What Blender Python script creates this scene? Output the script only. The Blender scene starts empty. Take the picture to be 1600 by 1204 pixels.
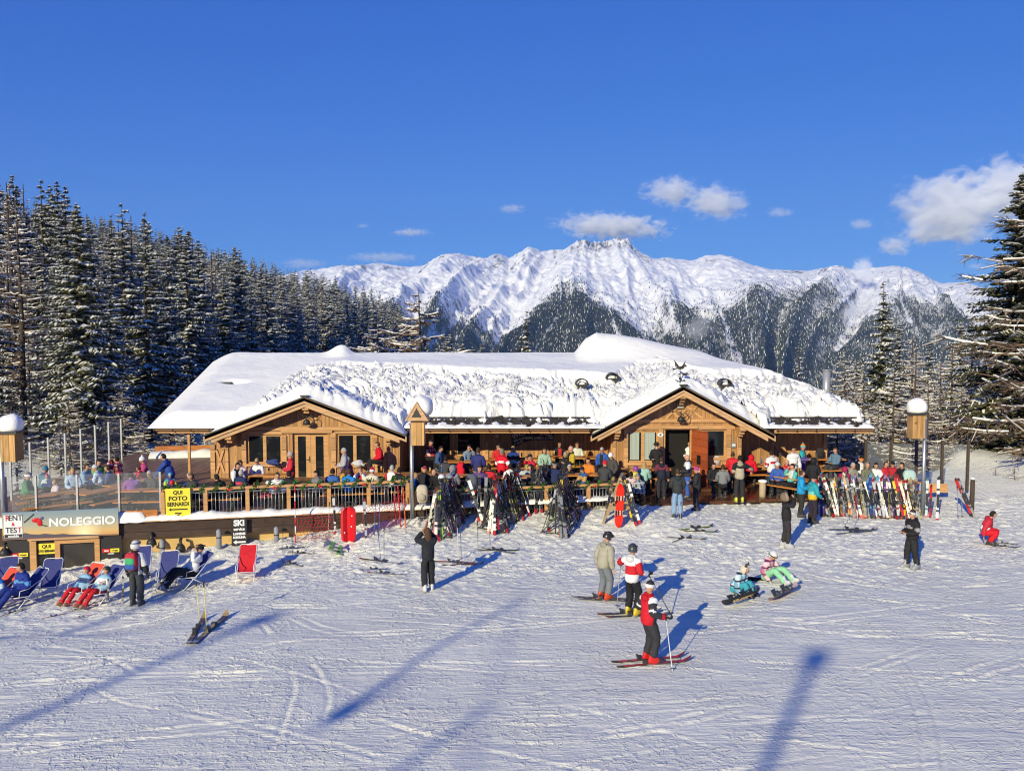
import bpy, math, random
import numpy as np
from mathutils import Vector, Matrix, Euler
random.seed(7)
SC = bpy.context.scene
COL = SC.collection
R = math.radians
HC, F = 7.2, 1400.0
TH = math.atan(93 / F)
SUN_EL = 21.0
SUN_AZ = 27.0            # light travels this many degrees right of straight ahead
# ---------------------------------------------------------------- camera maths
def ray(px, py):
    x, y = (px - 800) / F, -(py - 602) / F
    return Vector((x, math.cos(TH) + y * math.sin(TH), -math.sin(TH) + y * math.cos(TH)))
def at(px, py, Y):
    d = ray(px, py); return Vector((0, 0, HC)) + d * (Y / d.y)
def atz(px, py, z):
    d = ray(px, py); return Vector((0, 0, HC)) + d * ((z - HC) / d.z)
# ---------------------------------------------------------------- noise
_rng = np.random.default_rng(11)
_perm = _rng.permutation(512).astype(np.int64)
_gx = np.cos(np.linspace(0, 2*np.pi, 512, endpoint=False)); _gy = np.sin(np.linspace(0, 2*np.pi, 512, endpoint=False))
def pnoise(x, y):
    x = np.asarray(x, float); y = np.asarray(y, float)
    xi = np.floor(x).astype(np.int64); yi = np.floor(y).astype(np.int64)
    xf, yf = x - xi, y - yi
    u = xf*xf*xf*(xf*(xf*6-15)+10); v = yf*yf*yf*(yf*(yf*6-15)+10)
    def g(ix, iy, dx, dy):
        h = _perm[(_perm[ix & 511] + iy) & 511]
        return _gx[h]*dx + _gy[h]*dy
    a = g(xi, yi, xf, yf); b = g(xi+1, yi, xf-1, yf); c = g(xi, yi+1, xf, yf-1); d = g(xi+1, yi+1, xf-1, yf-1)
    return 1.5*((a*(1-u)+b*u)*(1-v) + (c*(1-u)+d*u)*v)
def fbm(x, y, o=4, gain=.5, ridged=False):
    s = 0; a = 1.0; t = 0
    for k in range(o):
        n = pnoise(x*2**k + 17.3*k, y*2**k - 9.1*k)
        if ridged: n = 1 - 2*np.abs(n)
        s = s + a*n; t += a; a *= gain
    return s/t
def sstep(a, b, x):
    t = np.clip((x-a)/(b-a), 0, 1); return t*t*(3-2*t)
# ---------------------------------------------------------------- materials
MATS = {}
def new_mat(name):
    m = bpy.data.materials.new(name); m.use_nodes = True
    return m, m.node_tree, m.node_tree.nodes['Principled BSDF']
def N(nt, typ, **kw):
    n = nt.nodes.new(typ)
    for k, v in kw.items():
        if k.startswith('i_'):
            key = k[2:]; n.inputs[int(key) if key.isdigit() else key.replace('_', ' ')].default_value = v
        else: setattr(n, k, v)
    return n
def rgba(c): return (c[0], c[1], c[2], 1)
def mixcol(nt, fac, a, b):
    m = nt.nodes.new('ShaderNodeMix'); m.data_type = 'RGBA'
    if hasattr(fac, 'links'): nt.links.new(fac, m.inputs[0])
    else: m.inputs[0].default_value = fac
    for i, c in ((6, a), (7, b)):
        if hasattr(c, 'links'): nt.links.new(c, m.inputs[i])
        else: m.inputs[i].default_value = rgba(c)
    return m.outputs[2]
def ramp(nt, fac, stops):
    r = nt.nodes.new('ShaderNodeValToRGB'); nt.links.new(fac, r.inputs[0])
    e = r.color_ramp.elements
    while len(e) < len(stops): e.new(.5)
    for k, (p, c) in enumerate(stops):
        e[k].position = p; e[k].color = rgba(c) if not isinstance(c, (int, float)) else (c, c, c, 1)
    return r.outputs[0]
def coords(nt, kind='Object', scale=(1, 1, 1), rot=(0, 0, 0)):
    t = nt.nodes.new('ShaderNodeTexCoord'); m = nt.nodes.new('ShaderNodeMapping')
    m.inputs['Scale'].default_value = scale; m.inputs['Rotation'].default_value = rot
    nt.links.new(t.outputs[kind], m.inputs[0]); return m.outputs[0]
def noise_n(nt, vec, scale, detail=4, rough=.55, dist=0):
    n = N(nt, 'ShaderNodeTexNoise', i_Scale=scale, i_Detail=detail, i_Roughness=rough, i_Distortion=dist)
    nt.links.new(vec, n.inputs['Vector']); return n.outputs[0]
def bump(nt, bs, h, strength, dist, prev=None):
    b = N(nt, 'ShaderNodeBump', i_Strength=strength, i_Distance=dist); nt.links.new(h, b.inputs['Height'])
    if prev is not None: nt.links.new(prev, b.inputs['Normal'])
    nt.links.new(b.outputs[0], bs.inputs['Normal']); return b.outputs[0]
def flat(name, c, rough=.6, metal=0, spec=.5, var=.0, bmp=0, scale=6):
    """plain coloured stuff with slight tonal variation and bump"""
    key = ('flat', name)
    if key in MATS: return MATS[key]
    m, nt, bs = new_mat(name)
    bs.inputs['Base Color'].default_value = rgba(c); bs.inputs['Roughness'].default_value = rough
    bs.inputs['Metallic'].default_value = metal; bs.inputs['Specular IOR Level'].default_value = spec
    m.diffuse_color = rgba(c)
    if var or bmp:
        v = coords(nt); n = noise_n(nt, v, scale, 3)
        if var:
            nt.links.new(mixcol(nt, n, [x*(1-var) for x in c], [min(1, x*(1+var)) for x in c]), bs.inputs['Base Color'])
        if bmp: bump(nt, bs, n, .6, bmp)
    MATS[key] = m; return m
def cloth(c):
    c = tuple(round(x, 3) for x in c)
    return flat('cloth_%s' % '_'.join('%03d' % int(x*255) for x in c), c, .78, 0, .22, .22, .03, 9)
def gloss(c, rough=.3):
    c = tuple(round(x, 3) for x in c)
    return flat('gloss_%s_%d' % ('_'.join('%03d' % int(x*255) for x in c), int(rough*100)), c, rough, 0, .5 if rough < .5 else .15)
def wood(name, c, plank=.16, axis='X', rough=.55, gap=.5, dark=.55):
    key = ('wood', name)
    if key in MATS: return MATS[key]
    m, nt, bs = new_mat(name)
    v = coords(nt)
    sep = N(nt, 'ShaderNodeSeparateXYZ'); nt.links.new(v, sep.inputs[0])
    ax = sep.outputs['XYZ'.index(axis)]
    d = N(nt, 'ShaderNodeMath', operation='DIVIDE', i_1=plank); nt.links.new(ax, d.inputs[0])
    fl = N(nt, 'ShaderNodeMath', operation='FLOOR'); nt.links.new(d.outputs[0], fl.inputs[0])
    fr = N(nt, 'ShaderNodeMath', operation='FRACT'); nt.links.new(d.outputs[0], fr.inputs[0])
    wn = N(nt, 'ShaderNodeTexWhiteNoise', noise_dimensions='1D'); nt.links.new(fl.outputs[0], wn.inputs['W'])
    sc = [9, 9, 9]
    other = {'X': 2, 'Z': 0, 'Y': 0}[axis]; sc[other] = .7
    if axis == 'X': sc[1] = 1
    g = noise_n(nt, coords(nt, scale=tuple(sc)), 1.6, 6, .6, .6)
    knots = noise_n(nt, coords(nt, scale=(1, 1, 1)), 3.3, 2)
    lo = [x*dark for x in c]; hi = [min(1, x*1.22) for x in c]
    c1 = mixcol(nt, ramp(nt, g, [(.3, 0.0), (.7, 1.0)]), lo, hi)
    tone = mixcol(nt, wn.outputs[0], [.74, .72, .70], [1.12, 1.08, 1.02])
    mu = nt.nodes.new('ShaderNodeMix'); mu.data_type = 'RGBA'; mu.blend_type = 'MULTIPLY'; mu.inputs[0].default_value = 1
    nt.links.new(c1, mu.inputs[6]); nt.links.new(tone, mu.inputs[7])
    kn = mixcol(nt, ramp(nt, knots, [(.70, 0.0), (.76, .7)]), (1, 1, 1), (.35, .25, .18))
    mu2 = nt.nodes.new('ShaderNodeMix'); mu2.data_type = 'RGBA'; mu2.blend_type = 'MULTIPLY'; mu2.inputs[0].default_value = 1
    nt.links.new(mu.outputs[2], mu2.inputs[6]); nt.links.new(kn, mu2.inputs[7])
    gp = ramp(nt, fr.outputs[0], [(0, 0.0), (.05, 1.0), (.95, 1.0), (1.0, 0.0)])
    fin = mixcol(nt, gp, [x*gap for x in lo], mu2.outputs[2])
    nt.links.new(fin, bs.inputs['Base Color'])
    bs.inputs['Roughness'].default_value = rough; bs.inputs['Specular IOR Level'].default_value = .3
    b1 = bump(nt, bs, gp, .5, .015); bump(nt, bs, g, .25, .006, b1)
    MATS[key] = m; return m
# ---------------------------------------------------------------- mesh builder
class MB:
    def __init__(s): s.v = []; s.f = []; s.m = []; s.sm = []
    def add(s, vs, fs, mi=0, smooth=False):
        b = len(s.v); s.v += [tuple(p) for p in vs]
        for f in fs: s.f.append(tuple(b+i for i in f)); s.m.append(mi); s.sm.append(smooth)
        return s
    def box(s, c, size, mi=0, M=None):
        x, y, z = size[0]/2, size[1]/2, size[2]/2
        vs = [Vector((a*x, b*y, d*z)) for a in (-1, 1) for b in (-1, 1) for d in (-1, 1)]
        c = Vector(c); vs = [(M @ p if M else p) + c for p in vs]
        return s.add(vs, [(0,1,3,2),(4,6,7,5),(0,4,5,1),(2,3,7,6),(0,2,6,4),(1,5,7,3)], mi)
    def bb(s, p, q, mi=0):     # box by two corners
        p, q = Vector(p), Vector(q)
        return s.box((p+q)/2, [abs(a) for a in (q-p)], mi)
    def beam(s, p, q, w, h, mi=0, up=(0, 0, 1)):
        p, q = Vector(p), Vector(q); d = (q-p); L = d.length; d.normalize()
        u = Vector(up); sd = d.cross(u)
        if sd.length < 1e-4: sd = d.cross(Vector((0, 1, 0)))
        sd.normalize(); u = sd.cross(d)
        M = Matrix((sd, d, u)).transposed()
        return s.box((p+q)/2, (w, L, h), mi, M)
    def tube(s, pts, r, n=8, mi=0, cap=True, smooth=True):
        pts = [Vector(p) for p in pts]; rs = r if isinstance(r, (list, tuple)) else [r]*len(pts)
        vs = []; ref = None
        for i, p in enumerate(pts):
            d = (pts[min(i+1, len(pts)-1)] - pts[max(i-1, 0)]).normalized()
            if ref is None: ref = d.orthogonal().normalized()
            a = (ref - d*ref.dot(d)).normalized(); ref = a; b = d.cross(a)
            for k in range(n):
                t = 2*math.pi*k/n; vs.append(p + (a*math.cos(t) + b*math.sin(t))*rs[i])
        fs = [(i*n+k, i*n+(k+1) % n, (i+1)*n+(k+1) % n, (i+1)*n+k) for i in range(len(pts)-1) for k in range(n)]
        s.add(vs, fs, mi, smooth)
        if cap:
            s.f.append(tuple(len(s.v)-len(vs)+k for k in range(n))[::-1]); s.m.append(mi); s.sm.append(False)
            s.f.append(tuple(len(s.v)-n+k for k in range(n))); s.m.append(mi); s.sm.append(False)
        return s
    def ball(s, c, r, mi=0, nu=12, nv=8, fn=None):
        rx = r if isinstance(r, (tuple, list)) else (r, r, r)
        vs = []; fs = []
        for j in range(nv+1):
            ph = math.pi*j/nv
            for i in range(nu):
                t = 2*math.pi*i/nu
                p = Vector((math.sin(ph)*math.cos(t), math.sin(ph)*math.sin(t), math.cos(ph)))
                if fn: p = fn(p)
                vs.append((c[0]+p.x*rx[0], c[1]+p.y*rx[1], c[2]+p.z*rx[2]))
        for j in range(nv):
            for i in range(nu): fs.append((j*nu+i, (j+1)*nu+i, (j+1)*nu+(i+1) % nu, j*nu+(i+1) % nu))
        return s.add(vs, fs, mi, True)
    def prism(s, pts, d, mi=0):       # polygon (3-D points) extruded by vector d
        n = len(pts); pts = [Vector(p) for p in pts]; d = Vector(d)
        vs = pts + [p+d for p in pts]
        fs = [tuple(range(n))[::-1], tuple(range(n, 2*n))] + [(i, (i+1) % n, n+(i+1) % n, n+i) for i in range(n)]
        return s.add(vs, fs, mi)
    def mesh(s, name, mats):
        me = bpy.data.meshes.new(name); me.from_pydata(s.v, [], s.f)
        for m in (mats if isinstance(mats, (list, tuple)) else [mats]): me.materials.append(m)
        me.polygons.foreach_set('material_index', s.m); me.polygons.foreach_set('use_smooth', s.sm)
        me.update(); return me
    def build(s, name, mats, parent=None, world=False):
        return link(name, s.mesh(name, mats), parent, world)
def link(name, me, parent=None, world=False):
    o = bpy.data.objects.new(name, me); COL.objects.link(o)
    if parent is not None:
        o.parent = parent
        if world: o.matrix_parent_inverse = pworld(parent).inverted()
    return o
def pworld(o):
    M = Matrix.LocRotScale(o.location, o.rotation_euler, o.scale)
    return M if o.parent is None else pworld(o.parent) @ o.matrix_parent_inverse @ M
def np_mesh(name, V, Fq, mats, mi=None, smooth=True):
    """fast mesh from arrays: V (n,3), Fq (m,k)"""
    me = bpy.data.meshes.new(name); k = Fq.shape[1]
    me.vertices.add(len(V)); me.vertices.foreach_set('co', np.asarray(V, np.float32).ravel())
    me.loops.add(Fq.size); me.loops.foreach_set('vertex_index', Fq.astype(np.int32).ravel())
    me.polygons.add(len(Fq)); me.polygons.foreach_set('loop_start', np.arange(0, Fq.size, k, dtype=np.int32))
    if mi is not None: me.polygons.foreach_set('material_index', np.asarray(mi, np.int32))
    me.polygons.foreach_set('use_smooth', np.full(len(Fq), smooth))
    for m in (mats if isinstance(mats, (list, tuple)) else [mats]): me.materials.append(m)
    me.update(calc_edges=True); me.validate(); return me
def grid_faces(nr, nc):
    i = np.arange(nr-1)[:, None]*nc + np.arange(nc-1)[None, :]
    return np.stack([i, i+1, i+nc+1, i+nc], -1).reshape(-1, 4)
def tag(o, label=None, cat=None, group=None, kind=None):
    if label: o['label'] = label
    if cat: o['category'] = cat
    if group: o['group'] = group
    if kind: o['kind'] = kind
    return o
def thing(name, label, cat, loc=(0, 0, 0), rz=0, group=None):
    o = bpy.data.objects.new(name, None); COL.objects.link(o); o.empty_display_size = .1
    o.location = loc; o.rotation_euler = (0, 0, rz)
    return tag(o, label, cat, group)
def text_mesh(txt, size, depth=.004, bold=0.0, sx=1.0):
    cu = bpy.data.curves.new('lettering', 'FONT'); cu.body = txt; cu.size = size; cu.extrude = depth; cu.offset = bold
    cu.align_x = 'CENTER'; cu.align_y = 'CENTER'; cu.resolution_u = 3
    o = bpy.data.objects.new('lettering', cu); COL.objects.link(o)
    dg = bpy.context.evaluated_depsgraph_get(); me = bpy.data.meshes.new_from_object(o.evaluated_get(dg))
    bpy.data.objects.remove(o); bpy.data.curves.remove(cu)
    if sx != 1: me.transform(Matrix.Diagonal((sx, 1, 1, 1)))
    return me
# ---------------------------------------------------------------- camera, light, sky
cam = bpy.data.objects.new('camera', bpy.data.cameras.new('camera')); COL.objects.link(cam)
cam.location = (0, 0, HC); cam.rotation_euler = (math.pi/2 - TH, 0, 0)
cam.data.sensor_width = 36; cam.data.lens = F/1600*36; cam.data.clip_start = .1; cam.data.clip_end = 60000
SC.camera = cam
sdir = Vector((math.sin(R(SUN_AZ))*math.cos(R(SUN_EL)), math.cos(R(SUN_AZ))*math.cos(R(SUN_EL)), -math.sin(R(SUN_EL))))
sl = bpy.data.lights.new('sun', 'SUN'); sl.energy = 4.8; sl.angle = R(.55); sl.color = (1, .905, .60)
sun = bpy.data.objects.new('sun', sl); COL.objects.link(sun); sun.rotation_euler = sdir.to_track_quat('-Z', 'Y').to_euler()
sun.location = (-40, -60, 60)
W = bpy.data.worlds.new('World'); SC.world = W; W.use_nodes = True
nt = W.node_tree; bg = nt.nodes['Background']
sky = nt.nodes.new('ShaderNodeTexSky'); sky.sky_type = 'NISHITA'; sky.sun_disc = False
sky.sun_elevation = R(SUN_EL); sky.sun_rotation = R(180 + SUN_AZ)
sky.altitude = 2600; sky.air_density = .8; sky.dust_density = .05; sky.ozone_density = 3.0
tint = nt.nodes.new('ShaderNodeMix'); tint.data_type = 'RGBA'; tint.blend_type = 'MULTIPLY'; tint.inputs[0].default_value = 1
tint.inputs[7].default_value = (.185, .375, .86, 1)      # the deep, filtered blue of the high winter sky
nt.links.new(sky.outputs[0], tint.inputs[6]); sc_ = nt.nodes.new('ShaderNodeSeparateColor'); cc_ = nt.nodes.new('ShaderNodeCombineColor'); nt.links.new(tint.outputs[2], sc_.inputs[0])
for k_, (g_, m_) in enumerate(((1.0, .95), (.66, 1.23), (.32, 2.95))):
    a_ = N(nt, 'ShaderNodeMath', operation='POWER', i_1=g_); b_ = N(nt, 'ShaderNodeMath', operation='MULTIPLY', i_1=m_)
    nt.links.new(sc_.outputs[k_], a_.inputs[0]); nt.links.new(a_.outputs[0], b_.inputs[0]); nt.links.new(b_.outputs[0], cc_.inputs[k_])
nt.links.new(cc_.outputs[0], bg.inputs[0]); bg.inputs[1].default_value = .138
SC.view_settings.view_transform = 'Standard'; SC.view_settings.look = 'None'; SC.view_settings.gamma = 1
SC.view_settings.exposure = .02
SC.render.engine = 'CYCLES'
cy = SC.cycles; cy.use_denoising = True; cy.filter_width = 1.15; cy.max_bounces = 12; cy.diffuse_bounces = 5; cy.glossy_bounces = 2
cy.transparent_max_bounces = 8; cy.transmission_bounces = 4; cy.volume_bounces = 12; cy.caustics_reflective = False; cy.caustics_refractive = False
# ---------------------------------------------------------------- shared materials
def snow_mat(name, tracks=True, fine=1.0):
    m, nt, bs = new_mat(name)
    bs.inputs['Base Color'].default_value = (.85, .85, .855, 1); bs.inputs['Roughness'].default_value = .55
    bs.inputs['Specular IOR Level'].default_value = .25
    v = coords(nt)
    prev = None
    if tracks:
        for k, (rot, sx, sy, st) in enumerate(((-.07, .30, 3.6, .30), (.22, .4, 4.4, .24), (-.55, .35, 3.4, .22), (.75, .5, 4.0, .18), (.02, .12, 1.3, .30))):
            vv = coords(nt, scale=(sx, sy, 1), rot=(0, 0, rot))
            h = ramp(nt, noise_n(nt, vv, 1.5, 4, .6, .35), [(.42, 0.0), (.52, .6), (.57, .15), (.74, 1.0)])
            mk = ramp(nt, noise_n(nt, coords(nt, scale=(.5, .8, 1), rot=(0, 0, k)), .55, 3, .6), [(.44, 0.0), (.58, 1.0)])
            mm = N(nt, 'ShaderNodeMath', operation='MULTIPLY'); nt.links.new(h, mm.inputs[0]); nt.links.new(mk, mm.inputs[1])
            prev = bump(nt, bs, mm.outputs[0], st, .05, prev)
    prev = bump(nt, bs, noise_n(nt, v, 1.3*fine, 6, .66), .45, .10, prev)
    clod = ramp(nt, noise_n(nt, v, 7.5*fine, 3, .62, .4), [(.50, 0.0), (.62, .55), (.78, 1.0)])
    cm = ramp(nt, noise_n(nt, v, .6, 4, .65), [(.40, .06), (.62, 1.0)])
    mm = N(nt, 'ShaderNodeMath', operation='MULTIPLY'); nt.links.new(clod, mm.inputs[0]); nt.links.new(cm, mm.inputs[1])
    prev = bump(nt, bs, mm.outputs[0], .75, .05, prev)
    prev = bump(nt, bs, noise_n(nt, v, 22, 4, .7), .55, .026, prev)
    bump(nt, bs, noise_n(nt, v, 75, 2, .6), .25, .005, prev)
    dirt = noise_n(nt, v, .35, 5, .6)
    nt.links.new(mixcol(nt, ramp(nt, dirt, [(.35, 0.0), (.7, 1.0)]), (.79, .772, .675), (.885, .865, .745)), bs.inputs['Base Color'])
    return m
M_SNOW = snow_mat('piste_snow')
M_RSNOW = None
def roofsnow():
    m, nt, bs = new_mat('roof_snow')
    bs.inputs['Base Color'].default_value = (.875, .868, .83, 1); bs.inputs['Roughness'].default_value = .6; bs.inputs['Specular IOR Level'].default_value = .2
    v = coords(nt); p_ = bump(nt, bs, noise_n(nt, v, 3.2, 5, .65), .4, .06); bump(nt, bs, noise_n(nt, v, 16, 5, .65), .4, .02, p_); return m
M_RSNOW = roofsnow()
M_SNOWT = flat('tree_snow', (.87, .865, .84), .6, 0, .2)
M_NEEDLE = flat('needles', (.058, .068, .052), .7, 0, .2, .5, 0, 1.5)
M_NEEDLE2 = flat('needles_olive', (.095, .095, .042), .7, 0, .2, .5, 0, 1.5)
M_TWIG = flat('bare_twigs', (.17, .115, .075), .8, 0, .2, .35, 0, 2)
M_BARK = flat('bark', (.075, .055, .042), .85, 0, .2, .4, .02, 5)
M_WALL = wood('wall_planks', (.53, .29, .125), .17, 'X')
M_WALLD = wood('wall_planks_mid', (.50, .25, .085), .2, 'X')
M_BEAM = wood('beams', (.56, .32, .15), .5, 'Z', dark=.72)
M_BEAMX = wood('beams_along', (.54, .31, .145), 5.0, 'Z', dark=.72)
M_BARGE = wood('barge_boards', (.58, .37, .21), 5.0, 'Z', dark=.75)
M_DECK = wood('deck_boards', (.30, .175, .10), .14, 'X', .5)
M_WET = wood('wet_boards', (.13, .055, .03), .14, 'X', .25)
M_TABLE = wood('varnished_table', (.62, .26, .06), 2.2, 'Z', .3, dark=.75)
M_POSTW = wood('post_wood', (.56, .32, .14), 4, 'Z', dark=.75)
M_STEEL = flat('galvanised', (.42, .43, .45), .4, .7, .5, .15, 0, 8)
M_DARKM = flat('dark_metal', (.045, .043, .042), .5, .3, .5, .2)
M_ROOFT = flat('roof_tiles', (.045, .036, .032), .7, 0, .3, .3, .01, 7)
M_DGLASS = flat('dark_pane', (.012, .014, .017), .05, 0, .5)
M_BLACK = flat('unlit_interior_black', (.008, .007, .006), .9)  # shade of the unlit rooms put into the colour
M_YWALL = flat('yellow_render', (.62, .42, .17), .8, 0, .3, .1, .01, 4)
M_BROWN = wood('brown_beam', (.075, .048, .036), .4, 'Z', dark=.7)
M_WHITE = flat('white_paint', (.8, .8, .8), .4)
M_RED = flat('red_plastic', (.60, .012, .018), .35)
# ---------------------------------------------------------------- ground
def yfront(X): return 29.5 + .22*(X + 11.5)       # front line of the terrace
CP = []
for X, Y in ((-14, 13), (-6, 13), (0, 13), (6, 13), (14, 13), (-12, 18), (-6, 19), (0, 20), (6, 20), (12, 20), (18, 20), (-6, 24), (0, 25), (6, 25), (12, 25), (18, 26), (24, 26), (3, 28), (9, 29), (14, 29), (20, 30), (10, 33), (13, 34), (16, 34.6)):
    CP.append((X, Y, 0.0))
CP += [(-10.4, 24.9, -.45), (-13, 24, -.5), (-13.5, 26.3, -.62), (-17, 26, -.75), (-9, 27, -.35), (-15, 28.3, -.72), (-12, 28.9, -.45), (-18, 27.6, -.8),
       (-11.5, 29.4, -.36), (-9.7, 29.7, -.2), (-7.9, 30.1, -.05), (-7.2, 28.5, -.12), (-5.3, 30.6, .16), (-4, 30.4, .25), (-3.6, 31, .62), (-2, 31.4, .55), (0, 31.8, .6), (2.3, 32.3, .58), (4.3, 32.8, .5),
       (-2, 29.6, .05), (0, 29.8, .05), (2.4, 30.2, .05), (6, 33.4, .22), (7.5, 34.4, .2), (10, 35, .12), (12.5, 35.6, .15), (15, 36, .15),
       (5, 36, .2), (0, 36, .2), (-8, 34, .1), (-14, 34, -.3), (-20, 32, -1.0), (5, 40, 0), (-10, 42, -.3), (14, 41, 0), (19, 37, .05), (20.2, 38.2, .35), (21.8, 38.2, .85), (24, 39.5, 1.3), (27, 40, 1.7), (25, 43, 1.2), (26, 36, .9), (23, 34.5, .35), (18, 46, -1.0), (30, 50, -1), (0, 47, -1.2), (-15, 47, -1), (-25, 42, -1.4), (-28, 30, -1.6), (-26, 20, -.8), (30, 20, .2)]
CPA = np.array(CP)
def ground_near(X, Y):
    X = np.asarray(X, float); Y = np.asarray(Y, float)
    num = np.zeros(np.broadcast(X, Y).shape); den = np.zeros_like(num)
    for x, y, z in CPA:
        d2 = (X-x)**2 + (Y-y)**2
        w = np.exp(-d2/(2*1.3**2)) + .02/(d2+1.2)**1.6
        num += w*z; den += w
    return num/den
def ground_far(X, Y):
    s = np.clip(-24 - np.clip((Y-58)*.11, 0, 11) - X, 0, None)
    hill = .262*np.minimum(s, 110)*sstep(560, 330, Y) + .9*fbm(X/17, Y/17, 3)*sstep(0, 20, s)
    val = -.30*np.clip(Y - 52, 0, 1400)*np.maximum(sstep(-40, 20, X + (Y-52)*.02), sstep(330, 520, Y)) - 1.2
    right = .22*np.clip(X-30, 0, 60)*sstep(70, 30, Y)
    return hill + val*sstep(46, 75, Y) - 1.2*(1-sstep(46, 75, Y)) + right
TRK = [(-6.3, 21.6, -4.1, 14.0, .7, .05, .03), (-6.1, 21.5, -5.2, 16.5, .3, .045, .02), (-4.6, 19.2, -3.4, 15.4, .3, .05, .022)]
_rt = random.Random(77)
for _k in range(150):
    _x, _y = _rt.uniform(-13, 17), _rt.uniform(13.5, 29); _a = _rt.choice((_rt.gauss(.08, .16), _rt.gauss(.1, .2), _rt.gauss(-.5, .2), _rt.gauss(.8, .3))); _L = _rt.uniform(2.5, 9)
    _t = (_x-math.cos(_a)*_L/2, _y-math.sin(_a)*_L/2, _x+math.cos(_a)*_L/2, _y+math.sin(_a)*_L/2, _rt.uniform(-.5, .5), _rt.uniform(.032, .05), _rt.uniform(.011, .027))
    TRK.append(_t)
    if _rt.random() < .6: _d = _rt.uniform(.16, .4); TRK.append((_t[0]-math.sin(_a)*_d, _t[1]+math.cos(_a)*_d, _t[2]-math.sin(_a)*_d, _t[3]+math.cos(_a)*_d) + _t[4:])
def ground(X, Y, lumps=True):
    X, Y = np.broadcast_arrays(np.asarray(X, float), np.asarray(Y, float))
    b = np.maximum(sstep(44, 58, Y), sstep(22, 34, np.abs(X + 2)-2))
    z = ground_near(X, Y)*(1-b) + ground_far(X, Y)*b
    if lumps:
        # trampled, cloddy snow near the hut and the deck chairs; flatter piste in front
        chop = sstep(21.5, 27, Y + .12*np.clip(-X, 0, 20) - .1*np.clip(X-3, 0, 12) + 1.2*pnoise(X/4, Y/4))
        chop = chop*(1-sstep(60, 80, Y))
        lump = fbm(X/.55, Y/.42, 4, .6)
        z = z + chop*(.06*lump + .10*np.clip(fbm(X/.34+5, Y/.30, 3, .6), 0, 1) + .05*np.clip(fbm(X/.9+5, Y/.7, 3, .6), 0, 1)) + (1-chop)*(.012*fbm(X/.9, Y/.75, 4, .6) + .026*np.clip(fbm(X/.36+3, Y/.30, 3, .55)-.05, 0, 1)*sstep(-.1, .4, fbm(X/2.2, Y/1.6, 3)) + .03*fbm(X/3.1, Y/1.6, 3))
        # an edge of ploughed snow beside the terrace wall
        dw = yfront(X) - Y
        bank = sstep(2.6, .6, dw)*sstep(-.4, .3, dw)*sstep(3, 0, np.abs(X+6)-9)
        z = z + bank*.17*np.clip(fbm(X/.8+3, Y/.8, 3) + .2, 0, 1)*(X < -3.2)
        for (x0, y0, x1, y1, bend, wd, dp) in TRK:
            L = math.hypot(x1-x0, y1-y0); ux, uy = (x1-x0)/L, (y1-y0)/L
            t = (X-x0)*ux + (Y-y0)*uy; n = -(X-x0)*uy + (Y-y0)*ux
            sel = (t > 0) & (t < L) & (np.abs(n) < abs(bend) + .6)
            if not np.any(sel): continue
            ts, ns = t[sel], n[sel] - bend*np.sin(np.pi*t[sel]/L)
            ns = ns + .03*pnoise(ts*1.5, ts*0+x0); on = sstep(0, .8, ts)*sstep(L, L-.8, ts)*np.clip(.55+.9*pnoise(ts*.6, ts*0+y0), 0, 1)
            z[sel] = z[sel] + on*(-dp*np.exp(-(ns/wd)**2) + .8*dp*np.exp(-((ns-2.1*wd)/(.9*wd))**2))
    return z
def gz(x, y): return float(ground(np.array([x]), np.array([y]))[0])
def gpt(px, py, dz=0.0):
    """where the ray through a photo pixel meets the ground"""
    d = ray(px, py); lo, hi = 5.0, 60.0; o = Vector((0, 0, HC))
    ts = np.linspace(8, 60, 300); X = d.x/d.y*ts; Z = HC + d.z/d.y*ts
    G = ground(X, ts); k = np.argmax(Z < G + dz); Y = ts[k] if k else 45
    return Vector((d.x/d.y*Y, Y, gz(d.x/d.y*Y, Y) + dz))
def axis_pts(segs):
    out = []
    for a, b, st in segs: out += list(np.arange(a, b, st))
    out.append(segs[-1][1]); return np.array(out)
gx = axis_pts([(-3000, -200, 140), (-200, -60, 5), (-60, -22, 1.2), (-22, -16, .3), (-16, 20, .046), (20, 28, .2), (28, 70, 1.5), (70, 200, 8), (200, 3000, 140)])
gy = axis_pts([(-300, 0, 30), (0, 11, 1), (11, 36, .046), (36, 50, .5), (50, 120, 2), (120, 400, 7), (400, 1700, 60)])
GX, GY = np.meshgrid(gx, gy)
GZ = ground(GX, GY)
o = link('snow_ground', np_mesh('snow_ground', np.stack([GX, GY, GZ], -1).reshape(-1, 3), grid_faces(len(gy), len(gx)), M_SNOW))
tag(o, 'trampled snow piste and snowy ground around the chalet', 'snow ground', kind='structure')
# ---------------------------------------------------------------- far mountains
RID = np.array([(-400, 470), (200, 450), (400, 440), (470, 430), (500, 424), (535, 417), (570, 419), (600, 415), (640, 421), (660, 418), (690, 402), (715, 400), (740, 404), (760, 406), (785, 403), (795, 408), (825, 389), (848, 396), (862, 394), (880, 393), (900, 384), (915, 379), (925, 384), (940, 383), (965, 380), (980, 381), (990, 392), (1003, 401), (1020, 407), (1045, 406), (1062, 409), (1080, 411), (1100, 404), (1120, 402), (1140, 405), (1160, 413), (1200, 424), (1260, 427), (1300, 420), (1335, 427), (1360, 421), (1390, 419), (1415, 422), (1440, 433), (1465, 445), (1500, 446), (1530, 455), (1560, 470), (1700, 500), (2100, 540)], float)
MR = 5200.0
SLX = [-400, 500, 800, 905, 1000, 1100, 1185, 1250, 1330, 1425, 1600, 2000]; SLV = [-.6, -.7, -1, .0, 1, .95, -.1, -1, -.7, .8, 1, .6]
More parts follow.
